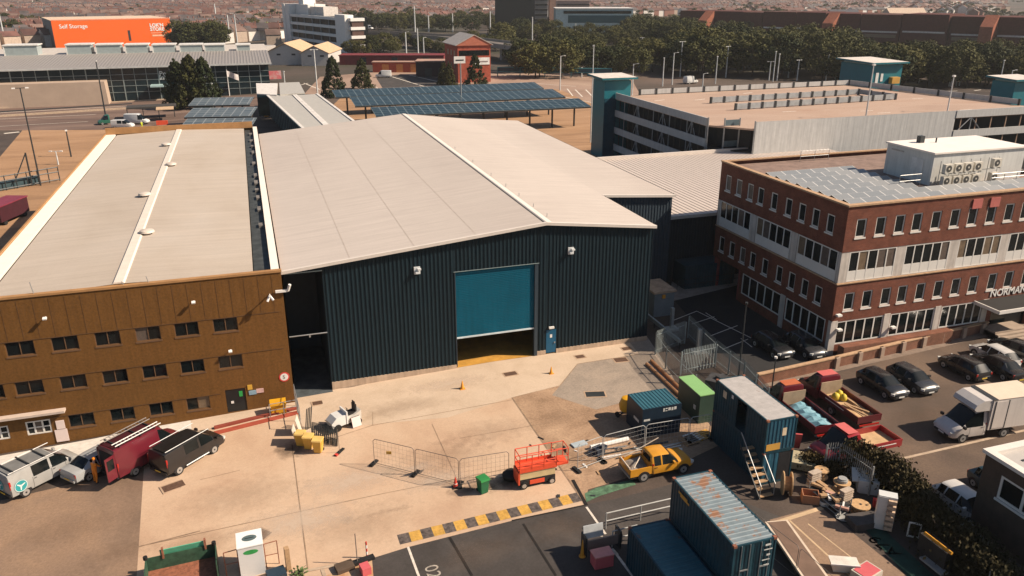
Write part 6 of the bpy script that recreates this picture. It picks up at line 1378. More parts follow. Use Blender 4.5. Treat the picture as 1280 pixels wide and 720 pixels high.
# ------------------------------------------------------------------ multi storey car park
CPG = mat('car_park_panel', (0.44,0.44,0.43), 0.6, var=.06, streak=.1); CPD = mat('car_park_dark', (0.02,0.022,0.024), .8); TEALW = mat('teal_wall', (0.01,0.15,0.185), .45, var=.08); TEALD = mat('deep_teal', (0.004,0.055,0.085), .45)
CX, CY0, CY1, CXa, CYf, CXe = 64.2, 103.8, 135.4, 68.9, 98.4, 152.0; CZ = 12.0
cp = thing('car_park', 'grey and teal multi storey car park with open banded sides and a pinkish roof deck', 'car park')
DECK = mixmat('pink_deck', [(0.3,(0.33,0.225,0.17)),(0.5,(0.41,0.295,0.225)),(0.7,(0.36,0.235,0.17))], .08, fine=.12, stretch=(.5,1.5,1))
pB = atz(1062,100,CZ); pE = atz(1275,124,CZ); pW = atz(800,112,CZ)
deck = [(CX+.2,CY0),(CXa,CYf+.2),(CXe,CYf+.2),(CXe,130),(pB.x+20,pB.y),(CX+.2,pW.y)]
deck = [(CX+.2,CY0),(CXa,CYf+.2),(pE.x+6,CYf+.2),(pE.x,pE.y),(pB.x,pB.y),(pW.x,pW.y),(CX+.2,CY1)]
LEV = [(12.0,10.85),(8.9,7.75),(5.8,4.65),(2.7,1.5)]
MB().prism(deck, 10.7, 10.95).build('roof_deck', DECK, cp)
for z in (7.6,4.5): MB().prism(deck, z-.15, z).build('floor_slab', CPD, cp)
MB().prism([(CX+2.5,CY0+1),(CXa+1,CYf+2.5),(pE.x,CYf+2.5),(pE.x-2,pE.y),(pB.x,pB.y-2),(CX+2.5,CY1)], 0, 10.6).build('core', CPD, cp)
for zt, zb in LEV:
    MB().box(CX-.12,CX+.08,CY0,CY1,zb,zt).build('parapet_band', CPG, cp)
    MB().box(105.3,CXe,CYf-.1,CYf+.1,zb,zt).build('parapet_band', CPG, cp)
    MB().box(CX+2.0,CXa,CY0-1.5,CY0-1.35,zb+.1,zt-.2).build('parapet_band', mat('blue_grey_band',(0.08,0.12,0.14),.6), cp)
MB().rib((CXa,CYf,0),(1,0,0),(0,0,1),(0,-1,0),105.2-CXa,0,CZ,1.1,.008).build('blank_wall', CPG, cp)
MB().box(CXa,105.2,CYf+.02,CYf+.2,0,CZ-.05).build('blank_wall_back', CPG, cp)
y = CY0+.4; i = 0
while y < CY1-.3:
    MB().box(CX+.1,CX+.2,y,y+.12,0,11).build('column', mat('pale_column',(0.30,0.31,0.31),.6) if i%3 == 0 else DARK, cp); y += 1.85; i += 1
for j in range(3):
    for yc in (108.5,117.7,127):
        z0, z1 = LEV[j+1][0], LEV[j][1]
        for dy in (-1.1,0,1.1): MB().tube((CX+.15,yc+dy,z0),(CX+.15,yc,z1),.07,5).build('brace', mat('pale_column',(0.30,0.31,0.31),.6), cp)
x = 106.5; i = 0
while x < CXe: MB().box(x,x+.18,CYf+.1,CYf+.2,0,11).build('column', mat('rust_column',(0.30,0.20,0.14),.6), cp); x += 3.1; i += 1
for xa, xb in ((106.2,108.5),(110.6,108.5),(108.5,108.5)): MB().tube((xa,CYf+.05,8.9),(xb,CYf+.05,10.85),.09,5).build('brace', mat('pale_column',(0.45,0.45,0.44),.6), cp)
for p in ((CX+.1,CY0-.1),(CX+2.0,CY0-1.5),(CXa-.4,CY0-1.9),(CXa-.1,CYf+.1)): MB().tube((p[0],p[1],0),(p[0],p[1],12.1),.12,6).build('corner_post', STEEL, cp)
def deckwall(a, b, n, posts=True, z0=10.95, h=1.1, m=None):
    a, b = Vector((a[0],a[1],0)), Vector((b[0],b[1],0)); d = b-a; L_ = d.length; an_ = math.atan2(d.y,d.x); c = (a+b)/2
    MB().obox((c.x,c.y,z0+h*.55),(L_,.12,h*.8), rz=an_).build('deck_parapet', m or CPG, cp)
    if posts:
        k = max(2, int(L_/n))
        for i in range(k+1): q = a+d*i/k; MB().obox((q.x,q.y,z0+h*.5),(.35,.35,h*1.05), rz=an_).build('parapet_post', DARK, cp)
deckwall((pW.x,pW.y),(pB.x,pB.y),3.3); deckwall((pB.x,pB.y),(pE.x,pE.y),4.4)
for A_, B_ in (((889,122.5),(1074,112)),((920,130.5),(1120,118)),((1074,112),(1120,118))):
    a, b = atz(*A_,11.9), atz(*B_,11.9); deckwall((a.x,a.y),(b.x,b.y),2.6, m=mat('grey_rail',(0.30,0.32,0.33),.5))
for k in range(14):
    px, py = rng.uniform(820,1230), rng.uniform(112,150); p = atz(px,py,10.95)
    MB().obox((p.x,p.y,10.965),(2.6,.25,.02), rz=rng.choice((0,0,.3))).build('bay_marking', ROADLINE, cp)
def stair(label, px_near, ztop, Y, w, d, X=None, extra=True):
    x = atY(px_near[0],px_near[1],Y).x; t = thing('stair_tower', label, 'stair tower', (x,Y,0), 0, 'teal stair towers of the car park')
    MB().box(0,w,0,d,0,ztop-.5).build('wall', TEALW, t); MB().box(.3,w-.3,.3,d-.3,ztop-.5,ztop-.25).build('clerestory', mat('pale_teal',(0.30,0.42,0.42),.5), t)
    b = MB(); b.quads([(-.9,-.9,ztop-.2),(w+.9,-.9,ztop-.2),(w+.9,d+.9,ztop+.0),(-.9,d+.9,ztop+.0),(-.9,-.9,ztop+.1),(w+.9,-.9,ztop+.1),(w+.9,d+.9,ztop+.3),(-.9,d+.9,ztop+.3)], [(0,3,2,1),(0,1,5,4),(1,2,6,5),(2,3,7,6),(3,0,4,7)]); b.build('roof_edge', TEALW, t)
    b = MB(); b.quads([(-.8,-.8,ztop+.12),(w+.8,-.8,ztop+.12),(w+.8,d+.8,ztop+.32),(-.8,d+.8,ztop+.32)], [(0,1,2,3)]); b.build('roof', mat('pale_tower_roof',(0.62,0.56,0.50),.6), t)
    return t
tw = stair('tall teal stair tower at the left end of the car park', (756,104), 14.6, CY1+.1, 5.3, 5.2)
MB().box(.05,2.4,-.10,-.004,0,11.0).build('dark_teal_panel', TEALD, tw)  # darker teal over the lower left of the front face
q = atz(1132,79,15.0); qn = atz(1057,104,10.95)
st2 = stair('teal rooftop stair tower at the far corner of the car park deck', (1089,105), 15.2, atz(1089,105,10.95).y, 7.5, 10)
MB().box(.8,1.5,-.1,-.01,11.0,13.2).build('door', WHITE, st2); MB().box(2.1,2.7,-.1,-.01,11.4,13.0).build('notice', WHITE, st2)
stair('teal rooftop stair tower at the right edge', (1266,120), 14.0, atz(1266,121,10.95).y, 6, 5)
p = atz(1116,104,10.95); tag(MB().obox((p.x,p.y,11.6),(2.0,1.6,1.3)).build('grit_box', mat('ochre_panel', (0.55, 0.30, 0.06), 0.6)), 'orange box standing on the car park deck by the far stair tower', 'box')

# ------------------------------------------------------------------ solar canopies
PV2 = solarmat('canopy_solar_glass', (0.010,0.026,0.036), (0.15,0.19,0.20), 1.75, 1.45, .085)
def canopy(label, ll, lr, ul, ur, zl, zu, posts, group, pv=PV2):
    a, b, c = atz(*ll,zl), atz(*lr,zl), atz(*ul,zu); U = (b-a); L_ = U.length; U.normalize()
    t = thing('solar_canopy', label, 'solar canopy', a, math.atan2(U.y,U.x), group); W = abs((c-a).dot(Vector((-U.y,U.x,0)))); W = max(W, 3.5); rise = zu-zl
    g = MB(); g.box(0,L_,0,math.hypot(W,rise),-.06,0); o = g.build('panels', pv, t); o.rotation_euler = (math.atan2(rise,W),0,0)
    for k in range(posts):
        x = L_*(k+.5)/posts; gzz = -a.z+gz(a.x)
        MB().tube((x,W*.45,gzz),(x,W*.45,-.1+rise*.4),.22,8).build('post', DARK, t)
        MB().tube((x,W*.45,-.6+rise*.3),(x,.3,-.10),.14,6).build('arm', DARK, t); MB().tube((x,W*.45,-.6+rise*.3),(x,W*.9,rise*.9-.12),.14,6).build('arm', DARK, t)
    MB().box(0,L_,.05,.35,-.38,-.07).build('beam', DARK, t); MB().box(0,L_,W-.35,W-.05,rise-.45,rise-.12).build('beam', DARK, t)
G1 = 'solar carport canopies behind the warehouse'
canopy('solar carport canopy nearest the warehouse roof', (470,145.5), (739,133), (463,134), (722,121), 4.8, 5.7, 9, G1)
canopy('middle solar carport canopy behind the warehouse', (444,132.5), (707,121), (434,121.5), (692,111.5), 4.8, 5.7, 9, G1)
canopy('furthest solar carport canopy, by the small conifers', (420,121.5), (680,110.5), (416,112.5), (671,104.5), 4.8, 5.7, 9, G1)
G2 = 'solar canopies behind the brown block'; PV3 = solarmat('pale_solar_glass', (0.075,0.095,0.105), (0.28,0.30,0.30), 1.9, 1.9, .09)
canopy('small solar canopy nearest the brown block roof', (225,159), (315,157.5), (227,148.5), (314,147), 4.2, 5.0, 3, G2, PV3)
canopy('middle one of the small solar canopies behind the brown block', (230,146.5), (314,145), (232,135), (312,133), 4.2, 5.0, 3, G2, PV3)
canopy('small solar canopy furthest back, below the broad conifers', (235,132), (312,130.5), (237,122.5), (310,121), 4.2, 5.0, 3, G2, PV3)

# ------------------------------------------------------------------ covered walkway and glass terminal
WR = mat('walkway_roof', (0.42,0.40,0.36), .5, var=.06); WE = mat('walkway_edge', (0.66,0.62,0.57), .5); TG = mat('teal_glass', (0.012,0.035,0.04), .15)
t = thing('covered_walkway', 'pale roofed covered walkway with teal glazed side leading to the glass terminal', 'walkway')
zk = 5.4
Lf = [atz(377,159,zk), atz(334,119,zk)]; Mf = [atz(405,156,zk), atz(367,119,zk)]; Rf_ = [atz(441,151,zk), atz(396,117.5,zk)]
for f in (Lf, Mf, Rf_): f[0] = f[0]+(f[0]-f[1])*.35
def strip2(a, b, c, d, z0, z1, nm, m): MB().prism([(q.x,q.y) for q in (a,b,c,d)], z0, z1).build(nm, m, t)
strip2(Lf[0], Mf[0].lerp(Lf[0],.06), Mf[1].lerp(Lf[1],.06), Lf[1], zk-.25, zk, 'roof_panel', WR); strip2(Mf[0].lerp(Rf_[0],.08), Rf_[0], Rf_[1], Mf[1].lerp(Rf_[1],.08), zk-.25, zk, 'roof_panel', WR)
for a, b, s in ((Lf[0],Lf[1],-1),(Rf_[0],Rf_[1],1),(Mf[0],Mf[1],-.5),(Mf[0].lerp(Rf_[0],.09),Mf[1].lerp(Rf_[1],.09),.5)):
    d = b-a; c = (a+b)/2; MB().obox((c.x,c.y,zk+.05),(d.length,.55,.22), rz=math.atan2(d.y,d.x)).build('roof_edge', WE, t)
a, b = Lf; d = b-a; c = (a+b)/2; an_ = math.atan2(d.y,d.x)
MB().obox((c.x+.5,c.y,2.4),(d.length,.15,5.0), rz=an_).build('glazing', TG, t); MB().obox((c.x+.32,c.y,4.85),(d.length,.14,.5), rz=an_).build('fascia', TEALW, t)
for i in range(26): q = a.lerp(b,i/25); MB().obox((q.x+.35,q.y,2.4),(.12,.12,4.9), rz=an_).build('mullion', mat('pale_teal_frame',(0.15,0.22,0.23),.5), t)
a, b = Rf_; d = b-a; c = (a+b)/2; MB().obox((c.x-.3,c.y,2.5),(d.length,.15,5.0), rz=math.atan2(d.y,d.x)).build('glazing', TG, t)
for k, (A_) in enumerate((((321,117),(346,118.5),(347,104),(320,104)),((350,118),(381,116),(374,102.5),(349,103.5)))):
    P = [atz(*q_,zk+.3) for q_ in A_]; MB().prism([(q_.x,q_.y) for q_ in P], zk, zk+.3).build('end_roof', WR if k else WE, t)
a, b = atz(321,118,zk), atz(381,117,zk); d = b-a; c = (a+b)/2; MB().obox((c.x,c.y,zk/2),(d.length,.15,zk-.4), rz=math.atan2(d.y,d.x)).build('glazing', TG, t); MB().obox((c.x,c.y-.1,zk-.35),(d.length,.15,.6), rz=math.atan2(d.y,d.x)).build('fascia', TEALW, t)
p = at(333,146); tag(MB().lathe([(.5,0),(.55,.8),(.45,1.2)], 10, c=(p.x,p.y,p.z)).build('bollard_cover', ORC, smooth=True), 'orange bollard cover in the shade under the walkway', 'bollard')

TY = 262.0; tx0, tx1 = -130.0, atY(336,90,TY).x; zE = atY(160,83,TY).z
t = thing('ferry_terminal', 'long glass fronted terminal with grey ribbed roof and boxy white rooflights', 'building')
MB().box(tx0,tx1,TY+.3,TY+40,gz(-40)-1,zE-.1).build('wall', mat('terminal_inside',(0.012,0.02,0.024),.3), t)
MB().box(tx0,tx1,TY,TY+.28,-2,zE-.05).build('glazing', mat('terminal_glass',(0.008,0.02,0.026),.12), t)
MF = mat('pale_mullion',(0.20,0.24,0.24),.5)
nx = int((tx1-tx0)/3.2)
for i in range(0, nx+1): x = tx0+i*3.2; MB().box(x,x+(.16 if i%3 else .3),TY-.14,TY,-2,zE-.05).build('mullion', MF, t)
for z in (1.2,3.0,4.6,6.2): MB().box(tx0,tx1,TY-.12,TY-.002,z,z+.13).build('transom', MF, t)
zR = atY(160,66.5,TY+26).z
b = MB(); d = Vector((0,27.5,zR-zE)); L_ = d.length; b.rib((tx0,TY-1.5,zE),(1,0,0),d.normalized(),(0,-d.normalized().z,d.normalized().y),tx1+1-tx0,0,L_,.9,.07); b.build('roof', mat('terminal_roof',(0.25,0.23,0.215),.5,var=.06), t)
MB().box(tx0,tx1+1,TY-1.7,TY-1.5,zE-.35,zE+.12).build('eaves', mat('pale_eaves',(0.45,0.46,0.45),.5), t)
MB().box(tx0,tx1+1,TY+26,TY+60,zR-2,zR-.02).build('rear_roof', mat('pale_flat_roof',(0.50,0.45,0.40),.7), t)
sgn = atY(199,92,TY)
text('Portsmouth', 1.9, mat('sign_white',(0.75,0.75,0.73),.5), t, frame_M((sgn.x, TY-.2, sgn.z-.6),(1,0,0),(0,0,1)), extr=.02); sg2 = atY(199,97,TY); text('International Port', 1.9, mat('sign_white',(0.75,0.75,0.73),.5), t, frame_M((sg2.x, TY-.2, sg2.z-.6),(1,0,0),(0,0,1)), extr=.02)
for px0, px1, py in ((5,46,58),(83,113,57),(120,150,57),(157,184,57),(191,218,57),(225,252,57),(256,280,57),(296,312,57)):
    a, e = atY(px0,py,TY+27), atY(px1,py,TY+27); w = MB(); w.box(a.x,e.x,TY+26.5,TY+33,zR-.1,a.z+.1); o = w.build('rooflight', mat('pale_teal_glazing',(0.30,0.35,0.35),.4,var=.1), t)
    MB().box(a.x-.4,e.x+.4,TY+26.2,TY+33.3,a.z+.1,a.z+.4).build('rooflight_top', mat('rooflight_white',(0.66,0.64,0.60),.5), o); MB().box(a.x-.3,a.x,TY+26.3,TY+33,zR-.1,a.z+.1).build('rooflight_frame', mat('rooflight_white',(0.66,0.64,0.60),.5), o)
a, e = atY(-30,104,TY-6), atY(130,102,TY-6); e2 = atY(135,122,TY-6)
MB().extr([(-130,-2),(e2.x,-2),(e.x,e.z),(-130,e.z)], 'y', TY-6, TY-.5).build('beige_wall', mat('beige_concrete',(0.42,0.32,0.245),.8,var=.08,scale=.3), t)
x = a.x; k = 0
a, b = at(88,130), at(232,121)
for i in range(24):
    q = a.lerp(b,i/23); MB().box(q.x-.14,q.x+.14,q.y-.14,q.y+.14,q.z,q.z+2.2).build('bollard_post', mat('pale_post',(0.55,0.43,0.34),.7), t)
MB().obox(((a.x+b.x)/2,(a.y+b.y)/2,a.z+2.25),((b-a).length,.4,.2), rz=math.atan2((b-a).y,(b-a).x)).build('rail', mat('pale_post',(0.55,0.43,0.34),.7), t)
a, e = atY(188,108,TY-3), atY(213,108,TY-3); MB().box(a.x,e.x,TY-4,TY-.2,a.z-.2,a.z+.3).build('entrance_canopy', mat('teal_white_canopy',(0.35,0.48,0.48),.5), t)
# flag
p = at(287,120); fl = thing('flagpole', 'white flagpole with a pale flag in front of the glass terminal', 'flag', p); h_ = over(p, 87)
MB().tube((0,0,0),(0,0,h_),.13,8,.07).build('pole', WHITE, fl)
b = MB(); n = 8
for i in range(n):
    f = lambda s: Vector((3.2*s,.35*math.sin(7*s),h_-.3-1.3*s)); a, e = f(i/n), f((i+1)/n); b.quads([a,e,e-Vector((0,0,1.7)),a-Vector((0,0,1.7))], [(0,1,2,3)])
b.build('flag_cloth', mat('pale_flag',(0.55,0.5,0.48),.7), fl)

# ------------------------------------------------------------------ self storage, office slab, white sheds, red brick building
def block(name, label, cat, quad_px, ztop, base=-2.0):
    pass
a = atD(70,60,428); an_ = R(15); U = Vector((math.cos(an_),math.sin(an_),0)); v_ = ray(217,58)       # front turned a little towards the sun
L_ = (a.x*v_.y-a.y*v_.x)/(U.y*v_.x-U.x*v_.y); za = atD(70,24.5,428).z
t = thing('self_storage', 'big bright orange box shaped storage building with white lettering', 'building', (a.x,a.y,0), an_)
OG = mat('storage_orange', (0.78,0.125,0.012), .5, var=.03, scale=.1)
zt = za
MB().box(0,L_,0,.3,-2,zt).build('front_wall', OG, t); MB().box(0,L_,.31,60,-2,zt-.4).build('body', mat('slate_side',(0.10,0.115,0.13),.6), t); MB().box(-.2,L_+.2,-.1,60,zt-.39,zt-.25).build('roof', mat('cream_storage_roof',(0.62,0.47,0.34),.7), t)
MB().box(L_*.615,L_*.635,-.05,-.005,2,zt*.55).build('dark_pipe', DARK, t)
sc = 994.41/445
text('Self Storage', 2.9, mat('sign_white',(0.75,0.75,0.73),.5), t, frame_M((3.3,-.06,zt-4.4),(1,0,0),(0,0,1)), extr=.03, bold=.03)
for k, (s, z, sz) in enumerate((("LOK'N",zt-4.6,2.5),("STORE",zt-6.8,2.5))): text(s, sz, mat('sign_white',(0.75,0.75,0.73),.5), t, frame_M((L_-11.2,-.06,z),(1,0,0),(0,0,1)), extr=.03, bold=.10)
MB().box(L_-11,L_-3.2,-.06,-.03,zt-8.1,zt-7.8).build('sign_line', mat('pale_orange_line',(0.75,0.45,0.3),.5), t); MB().box(L_-10.5,L_-3.2,-.06,-.03,zt-9.8,zt-8.9).build('sign_line', mat('pale_orange_line',(0.75,0.45,0.3),.5), t)
# white office slab with banded floors
a, b = atD(366,60,455), atD(425,69,400); zt = atD(425,20.5,400).z; U = Vector((b.x-a.x,b.y-a.y,0)); L_ = U.length; an_ = math.atan2(U.y,U.x)
t = thing('office_slab', 'tall white banded office slab with white stair walls, behind the pale sheds', 'building', (a.x,a.y,0), an_)
OW = mat('slab_white',(0.76,0.74,0.70),.6,var=.05); 
MB().box(0,L_,.3,16,-2,zt-.5).build('wall', mat('slab_dark_glass',(0.008,0.010,0.011),.5,spec=.1), t)
for k in range(5): MB().box(-.3,L_+.3,-.6,.29,zt-1.6-4.05*k,zt-.2-4.05*k).build('floor_band', OW, t)
for k in range(7): MB().box(L_*k/6-.2,L_*k/6+.2,-.3,.28,-2,zt-1.7).build('column', mat('slab_column',(0.25,0.26,0.26),.6), t)
MB().box(L_+.5,L_+13,-1.5,3,-2,zt+1.2).build('stair_wall', OW, t); MB().box(L_+13.2,L_+15.5,1,7,-2,zt-.5).build('end_wing', mat('slab_brown',(0.09,0.045,0.035),.7), t)
for k in range(5): MB().box(L_+13.1,L_+16,.2,7.5,zt-1.6-4.05*k,zt-.2-4.05*k).build('floor_band', OW, t)
for x0, x1 in ((-9.5,-5),(-4.2,2)): MB().box(x0*1.0,x1,-1,8,-2,zt+5.0).build('stair_wall', OW, t)
MB().box(2.5,22,3,13,zt-.5,zt+5).build('plant_block', OW, t); MB().box(2.5,10,5,12,zt+5,zt+12).build('lift_block', OW, t); MB().box(22.5,42,4,12,zt-.5,zt+4).build('plant_block', mat('pale_plant',(0.68,0.62,0.56),.6), t)
# pale gabled sheds
for k, (x0,x1,yb,ye,yr,d) in enumerate(((337,378,82,64,54.5,330),(377,411,80,66,58,325))):
    a, b = atD(x0,yb,d), atD(x1,yb,d); U = Vector((b.x-a.x,b.y-a.y,0)); L_ = U.length; ze = atD(x0,ye,d).z-a.z; zr = atD((x0+x1)/2,yr,d).z-a.z
    t = thing('gabled_shed', ['pale gabled shed with sandy roof, left of the pair','pale gabled shed with sandy roof, right of the pair'][k], 'building', (a.x,a.y,a.z), math.atan2(U.y,U.x), 'pale gabled sheds')
    MB().extr([(0,-3),(L_,-3),(L_,ze),(L_/2,zr),(0,ze)], 'y', 0, 26).build('wall', mat('shed_white',(0.50,0.47,0.44),.7,var=.06), t)
    for s in (0,1):
        xa, xb = (-.5,L_/2) if s == 0 else (L_/2,L_+.5); zaa, zbb = (ze-.2,zr+.25) if s == 0 else (zr+.25,ze-.2)
        MB().quads([(xa,-.6,zaa),(xb,-.6,zbb),(xb,26.5,zbb),(xa,26.5,zaa),(xa,-.6,zaa+.25),(xb,-.6,zbb+.25),(xb,26.5,zbb+.25),(xa,26.5,zaa+.25)], [(0,3,2,1),(4,5,6,7),(0,1,5,4),(1,2,6,5),(2,3,7,6),(3,0,4,7)]).build('roof', mat('sandy_shed_roof',(0.52,0.36,0.22),.7), t)
    each('vent', DARK, t, [(L_*.25,L_*.25+1.6,-.05,-.01,ze-1.5,ze-.8),(L_*.7,L_*.7+1.6,-.05,-.01,ze-1.5,ze-.8)])
a, b = atD(300,84,335), atD(336,82,332); U = b-a; t = tag(MB().obox(((a.x+b.x)/2,(a.y+b.y)/2+8,3.2),(U.length,16,7.0), rz=math.atan2(U.y,U.x)).build('flat_shed', mat('shed_grey',(0.36,0.34,0.32),.7)), 'low grey flat shed left of the pale gabled sheds', 'building')
for px, py, w_, h_, lab in ((332,97,23,10,'pink and white advertising hoarding by the walkway end'),):
    p = at(px,py+6); e = at(px+w_-2,py+6); hh_ = over(p, py-8); tag(MB().box(p.x,e.x,p.y,p.y+.3,p.z+1,p.z+hh_).build('billboard', mixmat('pink_poster',[(0.35,(0.62,0.5,0.48)),(0.5,(0.62,0.13,0.15)),(0.65,(0.6,0.3,0.28))],.35,bump=0)), lab, 'billboard')
# red brick building with gable
RB = brickmat('bright_red_brick',(0.40,0.085,0.05),(0.33,0.065,0.04),(0.30,0.12,0.08))
a, b = atD(573,112,268), atD(617,108,268); ze = atD(573,56,268).z; zr = atD(594,43,268).z; L_ = b.x-a.x; an_ = math.atan2(b.y-a.y,b.x-a.x)
t = thing('red_brick_building', 'red brick building with gabled grey roof and a white sign on its front', 'building', (a.x,a.y,0), 0); D_ = 18
MB().box(0,L_,0,D_,-1,ze).build('wall', RB, t); MB().extr([(-.8,ze+.02),(L_+.8,ze+.02),(L_/2,zr)], 'y', -.4, .2).build('gable', mat('orange_tile_gable',(0.40,0.13,0.08),.8,var=.1), t)
for s in (0,1):
    xa, xb, zaa, zbb = (-.8,L_/2,ze,zr) if s == 0 else (L_/2,L_+.8,zr,ze)
    MB().quads([(xa,-.6,zaa),(xb,-.6,zbb),(xb,D_+.6,zbb),(xa,D_+.6,zaa),(xa,-.6,zaa+.2),(xb,-.6,zbb+.2),(xb,D_+.6,zbb+.2),(xa,D_+.6,zaa+.2)], [(0,3,2,1),(4,5,6,7),(0,1,5,4),(1,2,6,5),(2,3,7,6),(3,0,4,7)]).build('roof', mat('grey_roof_sheet',(0.44,0.40,0.36),.6), t)
MB().box(.5,L_-.5,-.08,-.01,ze-3.2,ze-1.5).build('window_band', GLASS, t); MB().box(L_*.52,L_-.4,-.2,-.05,ze-6.2,ze-3.9).build('sign_board', mat('sign_white',(0.75,0.75,0.73),.5), t); MB().box(L_*.58,L_-1,-.23,-.205,ze-5.4,ze-5.0).build('sign_text', mat('sign_grey',(0.25,0.2,0.2),.6), t)
for r in range(2):
    for c in range(3): MB().box(-.08,-.01,3+4.5*c,5+4.5*c,ze-3.5-4*r,ze-1.8-4*r).build('window', BLIND, t)
for k, (A_, d, hgt, depth, m_, lab) in enumerate((((425,555,86,86),330,3.6,10,mat('dark_red_hoarding',(0.17,0.022,0.025),.7),'long dark red hoarding in front of the motorway'),((466,525,88,87),300,3.6,4,RED,'low red painted workshop by the far lot'),((520,576,92,92),285,5.2,9,mat('dark_plum_wall',(0.035,0.02,0.025),.7),'low dark flat roofed building left of the red brick building'))):
    a, b = atD(A_[0],A_[2],d), atD(A_[1],A_[3],d); U = b-a; U.z = 0; t = thing('low_building', lab, 'building', (a.x,a.y,0), math.atan2(U.y,U.x))
    MB().box(0,U.length,0,depth,-1,hgt).build('wall', m_, t); MB().box(-.3,U.length+.3,-.3,depth+.3,hgt,hgt+.3).build('roof', mat('pinkish_roof',(0.40,0.25,0.19),.7) if k else m_, t)
    each('door', DARK if k != 1 else mat('orange_door',(0.5,0.2,0.06),.6), t, [(U.length*f_,U.length*f_+2.5,-.08,-.01,0,3) for f_ in (.2,.5,.8)])
# dark glass tower, grey office, white and teal offices beyond the trees
def far_block(name, label, x0, x1, ytop, d, depth, m_, roofm=None, bands=0, bm=None, wins=None):
    a, b = atD(x0,60,d), atD(x1,60,d); z = atD((x0+x1)/2,ytop,d).z; U = b-a; U.z = 0; t = thing(name, label, 'building', (a.x,a.y,0), math.atan2(U.y,U.x)); L_ = U.length
    MB().box(0,L_,0,depth,-2,z).build('wall', m_, t); MB().box(-.4,L_+.4,-.4,depth+.4,z,z+.6).build('roof', roofm or m_, t)
    for k in range(bands): zz = z-3.2*(k+.7); MB().box(.2,L_-.2,-.12,-.01,zz-.9,zz).build('window_band', bm or GLASS, t)
    return t, L_, z
far_block('dark_tower', 'tall near black office tower rising beyond the trees', 619, 668, -30, 520, 30, mat('tower_black',(0.010,0.014,0.017),.3))
far_block('grey_tower', 'tall grey banded tower beside the near black tower', 668, 684, -25, 540, 20, mat('tower_grey',(0.20,0.19,0.18),.6), bands=20)
far_block('pinkish_tower', 'narrow pinkish tower edge beside the grey banded tower', 686, 694, -5, 545, 20, mat('tower_pink',(0.45,0.27,0.2),.7))
far_block('pinkish_office', 'low pinkish banded office behind the white and teal offices', 695, 735, 1, 640, 20, mat('office_pink',(0.36,0.25,0.21),.7), bands=3)
t, L_, z = far_block('white_offices', 'white and pale teal offices with long window band beyond the trees', 694, 789, 11, 500, 26, mat('pale_teal_wall',(0.42,0.53,0.53),.6), mat('rooflight_white',(0.66,0.64,0.60),.5))
MB().box(L_*.16,L_*.96,-.3,-.05,z-8,z-3.6).build('window_band', mat('blue_band_glass',(0.02,0.07,0.09),.15), t); MB().box(L_*.1,L_*.98,-.3,-.05,z-2.6,z-1).build('clerestory', GLASS, t)
each('window', GLASS, t, [(L_*f_,L_*f_+2.2,-.2,-.05,z-13,z-10.5) for f_ in (.15,.23,.31,.39)])
# long brown brick megastructure on the right
a, b = atD(846,45,520), atD(1300,60,392); U = b-a; U.z = 0; L_ = U.length; zt_ = atD(846,13.5,520).z; zt2 = atD(1300,20.5,392).z
t = thing('brick_megablock', 'very long dark red brick complex with slanted stair towers beyond the trees', 'building', (a.x,a.y,0), math.atan2(U.y,U.x))
MBK = brickmat('dark_red_brick',(0.10,0.028,0.02),(0.08,0.022,0.016),(0.09,0.04,0.03)); LIT = brickmat('sunlit_brick_tint',(0.30,0.10,0.055),(0.25,0.08,0.045),(0.2,0.09,0.06))  # stair wing brick brightened in colour to stand for direct sun
rs = random.Random(5); x = 0; k = 0
while x < L_:
    w = rs.uniform(13,24); z = zt_+(zt2-zt_)*x/L_+rs.uniform(-.6,.6); off = rs.choice((0,0,2.5))
    MB().box(x,min(x+w,L_+10),off,30,-2,z).build('wing', MBK, t); MB().box(x+1,x+w-1,off-.35,off-.02,z-9.4,z-8.6).build('white_strip', mat('strip_white',(0.60,0.57,0.53),.6), t)
    if k % 2 == 0: MB().box(x+1.5,x+w-1.5,off-.2,off-.02,z-12,z-10.2).build('window_band', BLIND, t)
    x += w+.6; k += 1
for px in (884,1043,1233):
    pb = atD(px,40,520-128*(px-846)/454); u_ = (pb-Vector((a.x,a.y,0))); x = u_.x*math.cos(t.rotation_euler.z)+u_.y*math.sin(t.rotation_euler.z); z = zt_+(zt2-zt_)*x/L_
    MB().quads([(x,-9,-2),(x+6,-9,-2),(x+6,0,-2),(x,0,-2),(x,-9,z-5),(x+6,-9,z-5),(x+6,0,z+.5),(x,0,z+.5)], [(0,3,2,1),(4,5,6,7),(0,1,5,4),(1,2,6,5),(2,3,7,6),(3,0,4,7)]).build('stair_wing', LIT, t)
for x0, x1, yt, d, lab in ((1113,1158,10,560,'far shed with pale gabled roof just above the brick complex'),(1040,1075,12,600,'small dark roofed block just above the brick complex')):
    a2, b2 = atD(x0,20,d), atD(x1,20,d); U2 = b2-a2; z = atD(x0,yt,d).z; L2 = U2.length; tt = thing('far_shed', lab, 'building', (a2.x,a2.y,0), math.atan2(U2.y,U2.x))
    MB().box(0,L2,0,14,-2,z-4).build('wall', LIT if x0 > 1100 else DARK, tt); MB().extr([(-.5,z-4),(14.5,z-4),(7,z)], 'x', -.5, L2+.5).build('roof', mat('pale_far_roof',(0.52,0.40,0.30),.7) if x0 > 1100 else mat('slate',(0.08,0.08,0.09),.6), tt)
